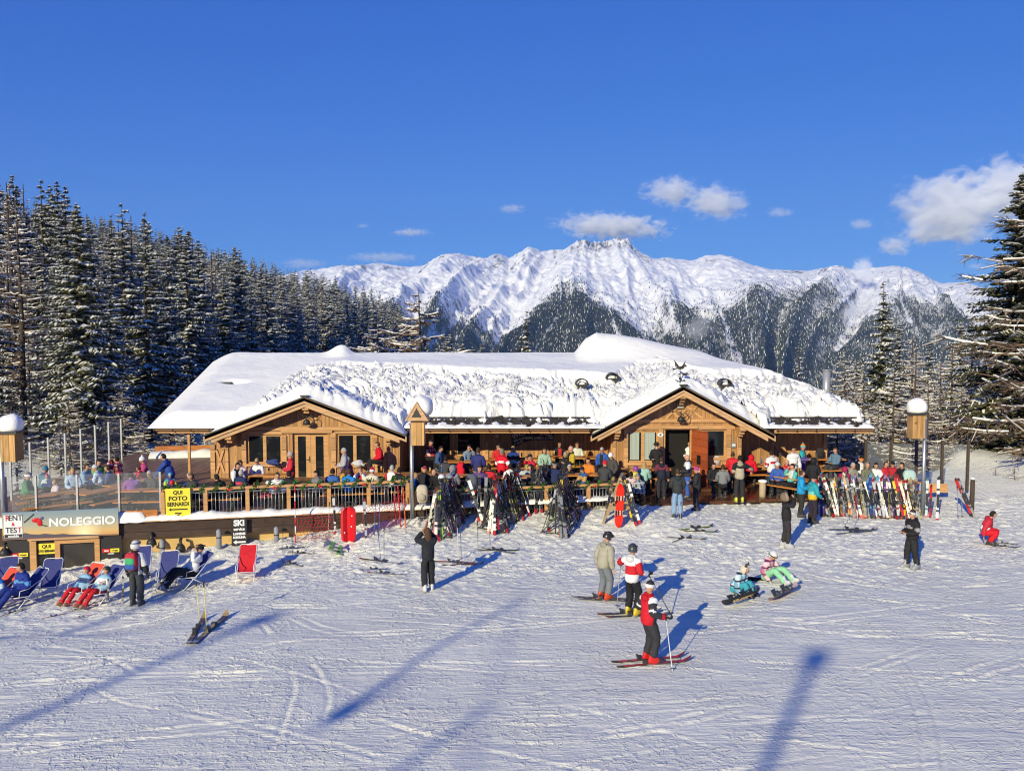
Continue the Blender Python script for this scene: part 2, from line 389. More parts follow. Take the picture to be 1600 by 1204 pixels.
def slant(u, t): return u + 300*(t-.62)*np.interp(u, SLX, SLV) + 26*pnoise(u/150, t*2.2) + 8*pnoise(u/40, t*5)
def mtn(u, t):
    """u: bearing of a column (as photo x), t: 0 at the valley floor, 1 on the crest"""
    Y = 1500 + t*(MR-1500)
    zr = HC - (np.interp(u, RID[:, 0], RID[:, 1]) - 509)*MR/F
    X = (u-800)/F*Y
    prof = -450 + (zr+450)*np.clip(t, 0, 1)**1.2
    w = slant(u, t)
    spur = (.55-2*np.abs(pnoise(w/105, t*.5+3)))*165 + (.6-2*np.abs(pnoise(w/38+9, t*.9)))*46
    env = np.clip(np.sin(np.pi*np.clip(t, 0, 1)), 0, 1)**.6
    rough = fbm(X/420, Y/420, 5, .52, True)*46*env + fbm(X/110, Y/140, 4, .55, True)*17*(env*.7 + .4*(t < 1.01))
    crag = sstep(880, 910, u)*sstep(1000, 985, u)*sstep(.86, .97, t)*(fbm(u/6, t*14, 4, .62, True)-.42)*36
    up = sstep(.25, .6, t)*sstep(1.03, .9, t)
    ribs = fbm(X/210+5, Y/190, 5, .58, True)*15*up + (1-2*np.abs(pnoise(w/21+3, t*1.4+.5*pnoise(u/30, t*6))))*7*up + fbm(X/70, Y/80, 4, .6, True)*9*up + sstep(.95, 1.0, t)*fbm(u/10+4, t*3, 4, .6, True)*7
    z = prof + spur*env*.8 + rough + crag + ribs
    z = z - np.clip(t-1, 0, 1)*3200
    return X, Y, z
us = np.linspace(-250, 1900, 1250); tt = np.concatenate([np.linspace(0, .55, 50), np.linspace(.56, 1.0, 190), [1.03, 1.1, 1.25]])
UU, TT = np.meshgrid(us, tt)
MX, MY, MZ = mtn(UU, TT)
def mtn_mat():
    m, nt, bs = new_mat('mountain_snow_and_rock')
    g = nt.nodes.new('ShaderNodeNewGeometry'); sp = N(nt, 'ShaderNodeSeparateXYZ'); nt.links.new(g.outputs['Normal'], sp.inputs[0])
    v = coords(nt); n = noise_n(nt, v, .018, 6, .65)
    a = N(nt, 'ShaderNodeMath', operation='MULTIPLY_ADD', i_1=.55, i_2=0.0); nt.links.new(n, a.inputs[0]); nt.links.new(sp.outputs[2], a.inputs[2])
    f = ramp(nt, a.outputs[0], [(.60, 1.0), (.72, 0.0)])
    c0 = mixcol(nt, f, (.86, .86, .87), (.10, .095, .095)); at = N(nt, 'ShaderNodeAttribute', attribute_name='undergrowth')
    nf = noise_n(nt, v, .05, 4, .7); mm = N(nt, 'ShaderNodeMath', operation='MULTIPLY'); nt.links.new(at.outputs['Fac'], mm.inputs[0]); nt.links.new(ramp(nt, nf, [(.25, .7), (.5, .98)]), mm.inputs[1])
    rk = N(nt, 'ShaderNodeAttribute', attribute_name='rock'); rm = N(nt, 'ShaderNodeMath', operation='MULTIPLY'); nt.links.new(rk.outputs['Fac'], rm.inputs[0]); nt.links.new(ramp(nt, noise_n(nt, v, .035, 5, .7), [(.42, 0.0), (.52, .95)]), rm.inputs[1])
    c0 = mixcol(nt, rm.outputs[0], c0, (.085, .08, .08))
    nt.links.new(mixcol(nt, mm.outputs[0], c0, (.055, .055, .055)), bs.inputs['Base Color'])
    bs.inputs['Roughness'].default_value = .7; bs.inputs['Specular IOR Level'].default_value = .1
    bump(nt, bs, n, .6, 18); return m
def wood_density(u, t, X, Y):
    w = slant(u, t)
    line = .60 + .035*pnoise(w/50, t*0) + .17*sstep(1030, 1300, u) + .08*(.8-2*np.abs(pnoise(w/105, t*.5+3)))
    gul = np.abs(pnoise(w/34+40, t*.8)); gul2 = np.abs(pnoise(w/15+4, t*1.5))
    dens = sstep(.0, -.11, t-line)*(.10 + .90*sstep(.02, .07, gul))*(.3+.7*sstep(.02, .10, gul2 + sstep(.0, -.25, t-line)))
    return dens*(1 - .62*sstep(980, 1150, u)*(.5+.5*np.clip(fbm(w/22, t*9, 3)*2.6, -1, 1))), line
mtn_me = np_mesh('mountains', np.stack([MX, MY, MZ], -1).reshape(-1, 3), grid_faces(len(tt), len(us)), mtn_mat())
WD, _ = wood_density(UU, TT, MX, MY)
at_ = mtn_me.attributes.new('undergrowth', 'FLOAT', 'POINT'); at_.data.foreach_set('value', WD.astype(np.float32).ravel())
RK = np.maximum(sstep(868, 900, UU)*sstep(1012, 985, UU)*sstep(.875, .94, TT)*sstep(-.12, .12, fbm(UU/9, TT*22, 4, .6)), sstep(.80, .95, TT)*sstep(.20, .34, fbm(slant(UU, TT)/14, TT*20+7, 4, .6)))
at_ = mtn_me.attributes.new('rock', 'FLOAT', 'POINT'); at_.data.foreach_set('value', RK.astype(np.float32).ravel())
o = link('mountains', mtn_me)
tag(o, 'snow covered mountain range with rocky crest beyond the valley', 'mountains', kind='structure')
# its conifer woods: one far mass of small trees
rg = np.random.default_rng(3); n = 1100000
u = rg.uniform(430, 1720, n); t = rg.uniform(.2, .92, n)**.9
X, Y, Z = mtn(u, t); dens, line = wood_density(u, t, X, Y)
dens = np.maximum(dens, .03*sstep(.12, .0, t-line))
keep = rg.uniform(0, 1, n) < dens*1.0
print('mtn trees', keep.sum()); X, Y, Z = X[keep][:330000], Y[keep][:330000], Z[keep][:330000]; n = len(X)
hh = rg.uniform(5.5, 10, n)*np.clip(1.15-.3*(t[keep][:330000]), .6, 1.1); rr = hh*.27
ang = np.arange(4)*2*np.pi/4+.4
V = np.zeros((n, 5, 3)); V[:, 4] = np.stack([X, Y, Z+hh], -1)
for k in range(4): V[:, k] = np.stack([X+rr*np.cos(ang[k]), Y+rr*np.sin(ang[k]), Z + 0*X - 3], -1)
b = (np.arange(n)*5)[:, None]
FF = np.stack([np.concatenate([b+k, b+(k+1) % 4, b+4], 1) for k in range(4)], 1).reshape(-1, 3)
mi = (rg.uniform(0, 1, len(FF)) < .06).astype(int)
o = link('mountain_forest', np_mesh('mountain_forest', V.reshape(-1, 3), FF, [flat('far_conifers', (.028, .033, .028), .9, 0, .1), M_SNOWT], mi, False))
tag(o, 'dark conifer woods covering the lower flanks of the far mountains', 'forest', kind='stuff')
# the snowy summit further off to the right
ug = np.linspace(1380, 1640, 60); tg = np.linspace(0, 1, 30); U2, T2 = np.meshgrid(ug, tg)
r2 = np.interp(U2, [1380, 1440, 1470, 1500, 1515, 1540, 1565, 1640], [500, 465, 452, 445, 444, 452, 466, 510])
Y2 = 5600 + T2*1800; Z2 = -200 + (HC - (r2-509)*7400/F + 200)*T2 + fbm(U2/30, T2*3, 4, .55, True)*40*(1-T2)
o = link('mountain_far', np_mesh('mountain_far', np.stack([(U2-800)/F*Y2, Y2, Z2], -1).reshape(-1, 3), grid_faces(30, 60), bpy.data.materials['mountain_snow_and_rock']))
tag(o, 'single pale summit behind the right end of the range', 'mountain', kind='structure')
# ---------------------------------------------------------------- chalet
FZ = .82                                         # terrace floor
chalet = thing('chalet', 'wooden mountain chalet with two gabled fronts under a thick snow roof', 'chalet', (0, 38.4, .3))
def ch(name, mb, mats, parent=None):
    return mb.build(name, mats, parent or chalet, True)
EY, EZ, RY, RZ = 37.7, 2.98, 46.0, 5.38
SL = (RZ-EZ)/(RY-EY); XL0, XR0, XRE, HIPX = -15.0, 9.4, 15.25, 9.4
GA = dict(cx=-8.5, hw=4.12, z=4.28, y=36.55)
GB = dict(cx=7.22, hw=3.85, z=4.66, y=37.55)
GA['s'] = (GA['z']-2.70)/GA['hw']; GB['s'] = (GB['z']-2.60)/GB['hw']
def roof_main(X, Y):
    a = EZ + SL*(Y-EY); b = RZ - .4*(Y-RY); c = EZ + (XRE-X)*(RZ-EZ)/(XRE-HIPX)
    return np.minimum(np.minimum(a, b), c)
def lumpy(X, Y):
    w1 = X + .55*pnoise(X/1.7, Y/1.5) + .15*pnoise(X/.5, Y/.5); w2 = Y + .55*pnoise(X/1.7+7, Y/1.5) + .15*pnoise(X/.5+3, Y/.5); sc = 1 + .35*pnoise(X/3+1, Y/3); w1 = w1*sc; w2 = w2*sc
    a = fbm(w1/1.55, w2/1.25, 4, .52, True); return .60*a + .17*fbm(w1/.5, w2/.42, 3, .55) + .28*np.clip(fbm(w1/.85+9, w2/.75, 3, .5, True), -.2, 1)
def snow_main(X, Y):
    u = (Y-EY)/(RY-EY)
    ub = np.interp(X, [-16, -11.6, -10.3, -9.2, -6, -3, 0, 3, 4.6, 6, 7.2, 8.4, 9.5, 11, 13, 16], [-.6, -.4, .45, .73, .72, .62, .56, .50, .44, .72, .80, .70, .52, .55, .5, .42]) + .035*pnoise(X/.7, Y*0) + .02*pnoise(X/.25, Y*0)
    low = sstep(.012, -.03, u-ub)
    smooth = .46 + .07*fbm(X/2.6, Y/2.2, 3) + .012*fbm(X/.35, Y/.22, 3) + sstep(-10.8, -8.0, X)*.95*np.clip(.98-u, 0, .6)
    rough = .34 + .66*lumpy(X, Y) + .16*fbm(X/2.4, Y/1.9, 2)
    th = smooth*(1-low) + rough*low
    # bare tiles and a thin strip along the eaves of the middle and right parts
    bare = sstep(-4.9, -4.3, X)*sstep(4.6, 3.8, X) + sstep(10.4, 11.4, X)*sstep(15.6, 15.0, X)
    e = u - .085 - .12*fbm(X/.8, Y*0+2, 4, .62) 
    th = th - bare*sstep(.07, -.035, e)*.75
    th = np.where((bare > .3) & (u < .035 + .02*pnoise(X/.3, Y*0)), .02 + .10*pnoise(X/.45, Y*0+4) + .04*pnoise(X/.15, Y/.2), th)
    # nothing of the main slope inside the two cross gables
    for g, yw in ((GA, 37.6), (GB, 38.6)):
        th = np.where((np.abs(X-g['cx']) < g['hw']-.06) & (Y < yw) & (roof_main(X, Y) + 0*th < g['z'] - g['s']*np.abs(X-g['cx'])), -9, th)
    # rounding over the eaves, left verge
    th = th*(.25+.75*sstep(-.02, .06, u + .5*(bare))) 
    # drift on the ridge to the right, lump over a vent on the left
    th = th + np.interp(X, [3.2, 3.75, 4.3, 5.3, 7, 8.5, 10.5], [0, .7, 1.02, .95, .62, .3, 0])*sstep(.70, .98, u)*sstep(1.7, 1.2, u)
    th = th + .42*np.exp(-((X+8.75)/.62)**2)*sstep(.86, 1.0, u)*sstep(1.25, 1.1, u)*sstep(.9, .2, X+8.75)
    th = th - .34*np.exp(-((X+12.9)/.45)**2-((Y-41.75)/.16)**2)          # hollow at the left roof window
    th = th + .20*sstep(.0, .28, 12.0+X-.50*(Y-38.2)+.25*np.sin(Y*1.1))*sstep(45.5, 43, Y)*sstep(-6.5, -9.5, X)    # step of a drift on the left slope
    # edges: left verge and rear
    th = np.where(th < -5, th, th*sstep(XL0-.34, XL0+.9, X)**.55)
    return th
def snow_grid(name, xs, ys, base, th, mat=M_RSNOW):
    X, Y = np.meshgrid(xs, ys); B = base(X, Y); T = th(X, Y)
    # folded down rim
    for sl_, in (((0, slice(None)),), ((-1, slice(None)),), ((slice(None), 0),), ((slice(None), -1),)):
        T[sl_] = np.minimum(T[sl_], -.04)
    FQ = grid_faces(len(ys), len(xs)); bad = (T < -2).ravel(); T = np.maximum(T, -.2); FQ = FQ[~bad[FQ].any(1)]
    return link(name, np_mesh(name, np.stack([X, Y, B+T], -1).reshape(-1, 3), FQ, mat), chalet, True)
xs = np.concatenate([[XL0-.36], np.arange(XL0-.34, XRE+.02, .075), [XRE+.03]]); ys = np.concatenate([[EY-.16], np.arange(EY-.15, 47.2, .075), np.arange(47.3, 51, .5), [51.01]])
snow_grid('roof_snow', xs, ys, roof_main, snow_main)
def gable_fn(g): return lambda X, Y: g['z'] - g['s']*np.abs(X-g['cx']) + 0*Y
def gable_snow(g, right_lump):
    def fn(X, Y):
        d = np.abs(X-g['cx'])/g['hw']; depth = Y - g['y']
        e = sstep(1.0, .82, d)*sstep(.02, .75, depth)
        k = sstep(g['cx']-1.2, g['cx']-.2, X) if right_lump else 1
        th = .40*(1-k) + k*(.26 + .5*lumpy(X, Y))
        return .05 + th*e - .10*np.exp(-((X-g['cx'])/.5)**2)*0
    return fn
for g, rl in ((GA, True), (GB, False)):
    xs = np.concatenate([[g['cx']-g['hw']+.03], np.linspace(g['cx']-g['hw']+.035, g['cx']+g['hw']-.035, 110), [g['cx']+g['hw']-.03]])
    ys = np.concatenate([[g['y']+.05], np.arange(g['y']+.055, g['y']+7.4, .075)])
    snow_grid('gable_snow', xs, ys, gable_fn(g), gable_snow(g, rl))
# roof boards under the snow
def slab(mb, pts, t, mi=0): mb.prism([Vector(p) - Vector((0, 0, t)) for p in pts], (0, 0, t-.02), mi)
mb = MB()
def zm(y): return EZ + SL*(y-EY)
YS = 38.75
slab(mb, [(XL0, YS, zm(YS)), (XRE-(YS-EY)*(XRE-HIPX)/(RY-EY), YS, zm(YS)), (HIPX, RY, RZ), (XL0, RY, RZ)], .16)
for a, b in ((XL0, GA['cx']-GA['hw']+.25), (GA['cx']+GA['hw']-.9, GB['cx']-GB['hw']+.5), (GB['cx']+GB['hw']-.9, XRE)):
    slab(mb, [(a, EY, EZ), (b, EY, EZ), (b if b < 12 else XRE-(YS-EY)*(XRE-HIPX)/(RY-EY), YS, zm(YS)), (a, YS, zm(YS))], .16)
slab(mb, [(XL0, RY, RZ), (HIPX, RY, RZ), (XRE, 51, RZ-2), (XL0, 51, RZ-2)], .16)
slab(mb, [(XRE, EY, EZ), (XRE, 51, EZ), (HIPX, RY, RZ)], .16)
for g in (GA, GB):
    for sgn in (-1, 1):
        a = (g['cx'], g['y'], g['z']); b = (g['cx']+sgn*g['hw'], g['y'], g['z']-g['s']*g['hw'])
        pts = [a, b, (b[0], b[1]+5.2, b[2]), (a[0], a[1]+6.4, a[2])]
        slab(mb, pts if sgn > 0 else pts[::-1], .15)
ch('roof', mb, [M_ROOFT])
# tile rows showing near the eaves + snow guard rails
for x0, x1 in ((-4.4, 3.35), (11.05, 15.1)):
    mb = MB(); x = x0
    while x < x1-.2:
        for r in range(3):
            yy = EY + .12 + r*.36
            mb.box((x+.2, yy+.16, EZ+SL*(yy+.16-EY)+.015), (.37, .36, .03), 0, Matrix.Rotation(math.atan(SL)-.05, 3, 'X'))
        x += .4
    mb.tube([(x0, EY+.5, EZ+SL*.5+.16), (x1, EY+.5, EZ+SL*.5+.16)], .035, 6)
    for k in range(int((x1-x0)/.8)+1): mb.box((x0+.05+k*.8, EY+.5, EZ+SL*.5+.07), (.04, .05, .2))
    ch('roof_tiles', mb, [M_ROOFT])
# eaves: fascia, gutter, brackets, soffit rafters
for x0, x1 in ((XL0, -12.75), (-4.35, 3.3), (11.1, XRE)):
    mb = MB(); mb.bb((x0, EY-.04, EZ-.30), (x1, EY+.02, EZ-.17))
    n_ = max(2, int((x1-x0)/.85))
    for k in range(n_+1):
        x = x0 + .1 + (x1-x0-.2)*k/n_; rb = MB(); rb.beam((x, EY+.02, EZ-.26), (x, 40.1, EZ-.26+SL*2.4), .1, .14); ch('rafter', rb, [M_BEAMX])
    ch('fascia', mb, [M_BEAMX])
for x0, x1 in ((XL0-.1, -12.7), (-4.4, 3.3), (11.15, XRE+.05)):
    mb = MB(); L = []
    for k in range(9):
        a = math.pi*k/8; L.append((-.085*math.cos(a), -.085*math.sin(a)))
    for k in range(8):
        (y0, z0), (y1, z1) = L[k], L[k+1]
        mb.add([(x0, EY-.12+y0, EZ-.12+z0), (x1, EY-.12+y0, EZ-.12+z0), (x1, EY-.12+y1, EZ-.12+z1), (x0, EY-.12+y1, EZ-.12+z1)], [(0, 1, 2, 3)], 0, True)
    n_ = max(2, int((x1-x0)/.78))
    for k in range(n_+1):
        x = x0+.05+(x1-x0-.1)*k/n_
        mb.tube([(x, EY-.12-.095*math.cos(math.pi*j/6), EZ-.12-.095*math.sin(math.pi*j/6)) for j in range(7)], .022, 5, 1)
    ch('gutter', mb, [flat('copper_gutter', (.42, .24, .13), .45, .3, .5, .25), M_DARKM])
# walls -------------------------------------------------------------
WZ = .3
def wall_front(mb, x0, x1, y, z0, top, holes, mi=0, th=.2):
    """front wall facing -Y, rectangular holes (xa,xb,za,zb); top(x) gives upper edge; strips between cut lines"""
    cuts = sorted({x0, x1} | {h[0] for h in holes} | {h[1] for h in holes})
    more = []
    for a, b in zip(cuts[:-1], cuts[1:]):
        more += list(np.linspace(a, b, max(2, int((b-a)/.35)+1)))[:-1]
    more.append(cuts[-1])
    for a, b in zip(more[:-1], more[1:]):
        mid = (a+b)/2; hs = sorted([h for h in holes if h[0] <= mid <= h[1]], key=lambda h: h[2]); z = z0
        segs = []
        for h in hs: segs.append((z, z, h[2], h[2])); z = h[3]
        segs.append((z, z, top(a), top(b)))
        for za0, zb0, za1, zb1 in segs:
            if max(za1-za0, zb1-zb0) < .005: continue
            mb.prism([(a, y, za0), (b, y, zb0), (b, y, zb1), (a, y, za1)], (0, th, 0), mi)
YA, YB, YM = 37.4, 38.4, 40.2
def PX(px, Y): return at(px, 690, Y).x
def PZ(py, Y): return at(800, py, Y).z
wins = {}
def win(px0, px1, py0, py1, Y): return (PX(px0, Y), PX(px1, Y), PZ(py1, Y), PZ(py0, Y))
wA1 = win(386, 440, 679, 724, YA); dA = win(457, 512, 676, 757, YA); wA2 = win(527, 581, 678, 726, YA)
mb = MB()
wall_front(mb, -12.5, -4.72, YA, WZ, lambda x: GA['z']-.17-GA['s']*abs(x-GA['cx']), [wA1, dA, wA2])
mb.bb((-12.5, YA+.2, WZ), (-12.3, 46, 2.9)); mb.bb((-4.92, YA+.2, WZ), (-4.72, YM+.2, 3.3))
ch('left_gable_wall', mb, [M_WALL])
wB1 = win(981, 1028, 673, 722, YB); dB = win(1037, 1081, 669, 762, YB); wB2 = win(1096, 1134, 671, 714, YB)
mb = MB()
wall_front(mb, 4.27, 9.82, YB, WZ-.2, lambda x: GB['z']-.17-GB['s']*abs(x-GB['cx']), [wB1, dB, wB2])
mb.bb((4.27, YB+.2, WZ-.2), (4.47, YM+.2, 3.2)); mb.bb((9.62, YB+.2, WZ-.2), (9.82, YM+.2, 3.2))
ch('right_gable_wall', mb, [M_WALL])
wM1 = win(675, 705, 668, 712, YM); wM2 = win(713, 752, 668, 712, YM)
mb = MB()
wall_front(mb, -4.72, 4.27, YM, WZ, lambda x: 3.55, [wM1, wM2]); 
ch('middle_wall', mb, [M_WALL])
mb = MB(); wall_front(mb, 9.82, 14.15, YM, WZ-.2, lambda x: 3.55, []); mb.bb((13.95, YM+.2, 0), (14.15, 46, 3.6))
ch('right_wall', mb, [M_WALL])
mb = MB(); mb.bb((-12.3, 41.5, WZ), (13.9, 46, 2.95)); mb.bb((-12.2, 39.0, .1), (-5, 41.4, 2.9)); mb.bb((4.6, 40.6, .1), (9.5, 41.4, 2.9)); ch('unlit_room_blocks', mb, [M_BLACK])  # solid black blocks stand in for the unlit rooms behind the windows
# trim: posts, horizontal beams, purlin ends, barge boards
def trim(px0, px1, py0, py1, Y, d=.07):
    mb = MB(); mb.bb((PX(px0, Y), Y-d, PZ(py1, Y)), (PX(px1, Y), Y-.003, PZ(py0, Y))); ch('timber_trim', mb, [M_BEAM])
for a in ((329, 336, 694, 757), (352, 357, 688, 757), (606, 612, 685, 757), (378, 385, 672, 757), (441, 448, 680, 757), (518, 525, 675, 757), (583, 590, 680, 757)): trim(*a, YA)
trim(356, 604, 666, 672, YA, .09); trim(440, 520, 672, 676, YA, .11); trim(384, 442, 673, 678, YA, .06); trim(525, 583, 673, 677, YA, .06); trim(382, 444, 724, 728, YA, .10); trim(524, 585, 726, 730, YA, .10)
for a in ((975, 981, 668, 762), (1029, 1036, 664, 762), (1135, 1142, 666, 762), (1153, 1158, 676, 762), (957, 962, 678, 762)): trim(*a, YB)
trim(984, 1150, 654, 659, YB, .1); trim(972, 1148, 664, 670, YB, .08); trim(1032, 1090, 665, 669, YB, .13); trim(978, 1030, 722, 726, YB, .11); trim(1094, 1138, 714, 718, YB, .11)
for a in ((758, 763, 662, 752), (1205, 1209, 662, 760), (1286, 1292, 660, 760), (906, 910, 662, 752)): trim(*a, YM)
# diagonal braces
def brace(p0, p1, Y, w=.09): mb = MB(); mb.beam(at(p0[0], p0[1], Y) + Vector((0, -.03, 0)), at(p1[0], p1[1], Y) + Vector((0, -.03, 0)), w, .05, 0, (0, -1, 0)); ch('brace', mb, [M_BEAM])
for a, b in (((338, 742), (350, 700)), ((338, 702), (352, 742)), ((1040, 654), (1062, 632)), ((1073, 634), (1098, 654)), ((1073, 652), (1090, 632)), ((1042, 634), (1060, 652))): brace(a, b, YA if a[0] < 700 else YB)
for a, b in (((761, 680), (775, 694)), ((790, 680), (776, 700)), ((886, 676), (895, 692)), ((909, 676), (897, 694)), ((1228, 665), (1206, 690)), ((1240, 665), (1262, 690)), ((1208, 690), (1228, 720))): brace(a, b, YM, .07)
for g in (GA, GB):
    fl = MB()
    for sgn in (-1, 1):
        mb = MB()
        a = Vector((g['cx'], g['y'], g['z']-.14)); b = Vector((g['cx']+sgn*(g['hw']+.05), g['y'], g['z']-.14-g['s']*(g['hw']+.05)))
        n_ = Vector((sgn*g['s'], 0, 1)).normalized()
        mb.prism([a+Vector((0, 0, .135)), b+Vector((0, 0, .135)), b-Vector((0, 0, .10)), a-Vector((0, 0, .10))][::sgn], (0, .05, 0))
        a2, b2 = a+Vector((0, .06, -.12)), b+Vector((-sgn*.3, .06, -.12+g['s']*.3))
        mb.prism([a2+Vector((0, 0, .02)), b2+Vector((0, 0, .02)), b2-Vector((0, 0, .14)), a2-Vector((0, 0, .14))][::sgn], (0, .05, 0)); ch('barge_board', mb, [M_BARGE])
        fl.prism([a+Vector((0, -.03, .135)), b+Vector((0, -.03, .135)), b+Vector((0, -.03, .19)), a+Vector((0, -.03, .19))][::sgn], (0, .14, 0))
    fl.box((g['cx'], g['y']+.05, g['z']+.06), (.34, .2, .05)); ch('verge_flashing', fl, [M_DARKM])
for g, Yw, offs in ((GA, YA, (-3.2, 0, 3.35)), (GB, YB, (-2.75, 0, 2.55))):
    for dx in offs:
        mb = MB(); z = g['z']-.36-g['s']*abs(dx); x = g['cx']+dx
        mb.bb((x-.13, g['y']+.12, z-.17), (x+.13, Yw+.02, z+.06))
        mb.bb((x-.11, g['y']+.32, z-.32), (x+.11, Yw+.02, z-.175))
        if g is GB: mb.bb((x-.09, g['y']+.5, z-.45), (x+.09, Yw+.02, z-.325))
        ch('purlin', mb, [M_POSTW])
# soffit boards under the gable overhangs
for g, Yw in ((GA, YA), (GB, YB)):
    mb = MB()
    for sgn in (-1, 1):
        a = (g['cx'], g['y']+.12, g['z']-.158); b = (g['cx']+sgn*g['hw'], g['y']+.12, g['z']-.158-g['s']*g['hw'])
        mb.add([a, b, (b[0], 40, b[2]), (a[0], 40, a[2])], [(0, 1, 2, 3)])
    ch('soffit', mb, [M_WALLD])
# windows ----------------------------------------------------------------------
def window(h, Y, split=1, curtains=False, name='window'):
    x0, x1, z0, z1 = h; t = .065; f = MB(); yy = Y+.05
    f.bb((x0, yy, z0), (x0+t, yy+.08, z1)); f.bb((x1-t, yy, z0), (x1, yy+.08, z1))
    f.bb((x0+t, yy, z0), (x1-t, yy+.08, z0+t)); f.bb((x0+t, yy, z1-t), (x1-t, yy+.08, z1))
    if split:
        xm = (x0+x1)/2; f.bb((xm-.07, yy-.006, z0+t), (xm+.07, yy+.075, z1-t))
    fo = ch(name, f, [M_POSTW])
    p = MB(); p.bb((x0+t, yy+.04, z0+t), (x1-t, yy+.05, z1-t)); ch('pane', p, [M_DGLASS], fo)
    if curtains:
        c = MB(); 
        for a, b in ((x0+.1, x0+.5), (x0+.68, x1-.12)):
            n_ = 24; vs = []
            for k in range(n_+1):
                xx = a+(b-a)*k/n_; y = yy+.025-.012*math.cos(k*1.9)
                vs += [(xx, y, z0+.1), (xx, y, z1-.08)]
            c.add(vs, [(2*k, 2*k+2, 2*k+3, 2*k+1) for k in range(n_)], 0, True)
        ch('curtain', c, [flat('curtain_cloth', (.36, .42, .38), .9)], fo)
    return fo
window(wA1, YA); window(wA2, YA); window(wB1, YB, 1, True); window(wB2, YB, 0); window(wM1, YM, 0); window(wM2, YM, 0)
# glazed double door of the left gable
x0, x1, z0, z1 = dA; f = MB(); xm = (x0+x1)/2; y = YA+.12
for a, b in ((x0, xm-.005), (xm+.005, x1)):
    f.bb((a, y, z0), (a+.2, y+.07, z1)); f.bb((b-.2, y, z0), (b, y+.07, z1)); f.bb((a+.2, y, z0), (b-.2, y+.07, z0+.3)); f.bb((a+.2, y, z1-.16), (b-.2, y+.07, z1))
do = ch('glazed_door', f, [M_POSTW])
p = MB()
for a, b in ((x0, xm-.005), (xm+.005, x1)): p.bb((a+.2, y+.03, z0+.3), (b-.2, y+.04, z1-.16))
ch('pane', p, [M_DGLASS], do)
hb = MB(); hb.bb((xm-.07, y-.03, z0+.95), (xm-.04, y-.004, z0+1.2)); hb.tube([(xm-.055, y-.04, z0+1.06), (xm-.2, y-.05, z0+1.06)], .015, 6); ch('handle', hb, [M_DARKM], do)
# dark doorway of the right gable with its open leaf
x0, x1, z0, z1 = dB; f = MB()
f.bb((x0, YB+.02, z0), (x0+.07, YB+.18, z1)); f.bb((x1-.07, YB+.02, z0), (x1, YB+.18, z1)); f.bb((x0+.07, YB+.02, z1-.07), (x1-.07, YB+.18, z1))
f.bb((x0+.07, YB+.5, z0), (x1-.07, YB+.55, z1), 1)  # black sheet stands in for the darkness inside the doorway
do = ch('entrance_door', f, [M_POSTW, M_BLACK])
lm = MB(); Mx = Matrix.Rotation(R(-62), 3, 'Z'); hinge = Vector((x1, YB-.03, 0))
def leafbox(mb, a, b, y0, y1, za, zb, mi=0):
    c = Vector(((a+b)/2, (y0+y1)/2, 0)); c = Mx @ c; mb.box((hinge.x+c.x, hinge.y+c.y, (za+zb)/2), (b-a, y1-y0, zb-za), mi, Mx)
leafbox(lm, 0, 1.02, -.03, .03, z0, z1-.05)
lf = ch('door_leaf', lm, [wood('red_brown_door', (.36, .085, .03), .3, 'Z', .4, dark=.8)], do)
lm = MB(); leafbox(lm, .38, .62, -.042, -.032, z0+1.1, z0+1.5); leafbox(lm, .43, .57, -.052, -.043, z0+.7, z0+.95, 1)
ch('door_window', lm, [M_DGLASS, M_WHITE], lf)
# chimney vents with arched caps, flue pipe, roof window
def vent(px, py, Y, w=.42, hh=.75, zoff=0):
    p = at(px, py, Y); m = MB(); m.bb((p.x-w/2, Y-w/2, p.z-.55), (p.x+w/2, Y+w/2, p.z+hh-.35))
    m.bb((p.x-w/2-.06, Y-w/2-.06, p.z+hh-.35), (p.x+w/2+.06, Y+w/2+.06, p.z+hh-.29))
    vo = ch('chimney', m, [M_DARKM]); c = MB()
    a = [(p.x-(w/2+.1)*math.cos(math.pi*k/8), Y-w/2-.08, p.z+hh-.29+.27*math.sin(math.pi*k/8)) for k in range(9)]
    b = [(q[0]*1+(p.x-q[0])*.14, q[1], q[2]-.045) for q in a]
    for k in range(8):
        c.prism([a[k], a[k+1], b[k+1], b[k]], (0, w+.16, 0))
    ch('chimney_cap', c, [M_DARKM], vo)
    s = MB(); s.ball((p.x, Y, p.z+hh-.28), (w*.42, w*.42, .14)); ch('snow_cap', s, [M_RSNOW], vo)
vent(909, 616, 40.6); vent(956, 606, 41.4, .46); vent(1132, 618, 40.4, .4, .8)
m = MB(); p = at(1291, 612, 41); m.tube([(p.x, 41, p.z-.9), (p.x, 41, p.z+1.0)], .17, 16); m.tube([(p.x, 41, p.z+.98), (p.x, 41, p.z+1.02)], .2, 16); m.tube([(p.x, 41, p.z-.1), (p.x, 41, p.z-.03)], .185, 16)
ch('flue_pipe', m, [flat('steel_flue', (.38, .38, .40), .4, .35)])
p = at(349, 597, 41.95); m = MB(); m.bb((p.x-.42, 41.7, p.z-.5), (p.x+.42, 42.3, p.z+.02)); ch('roof_window', m, [M_DARKM])
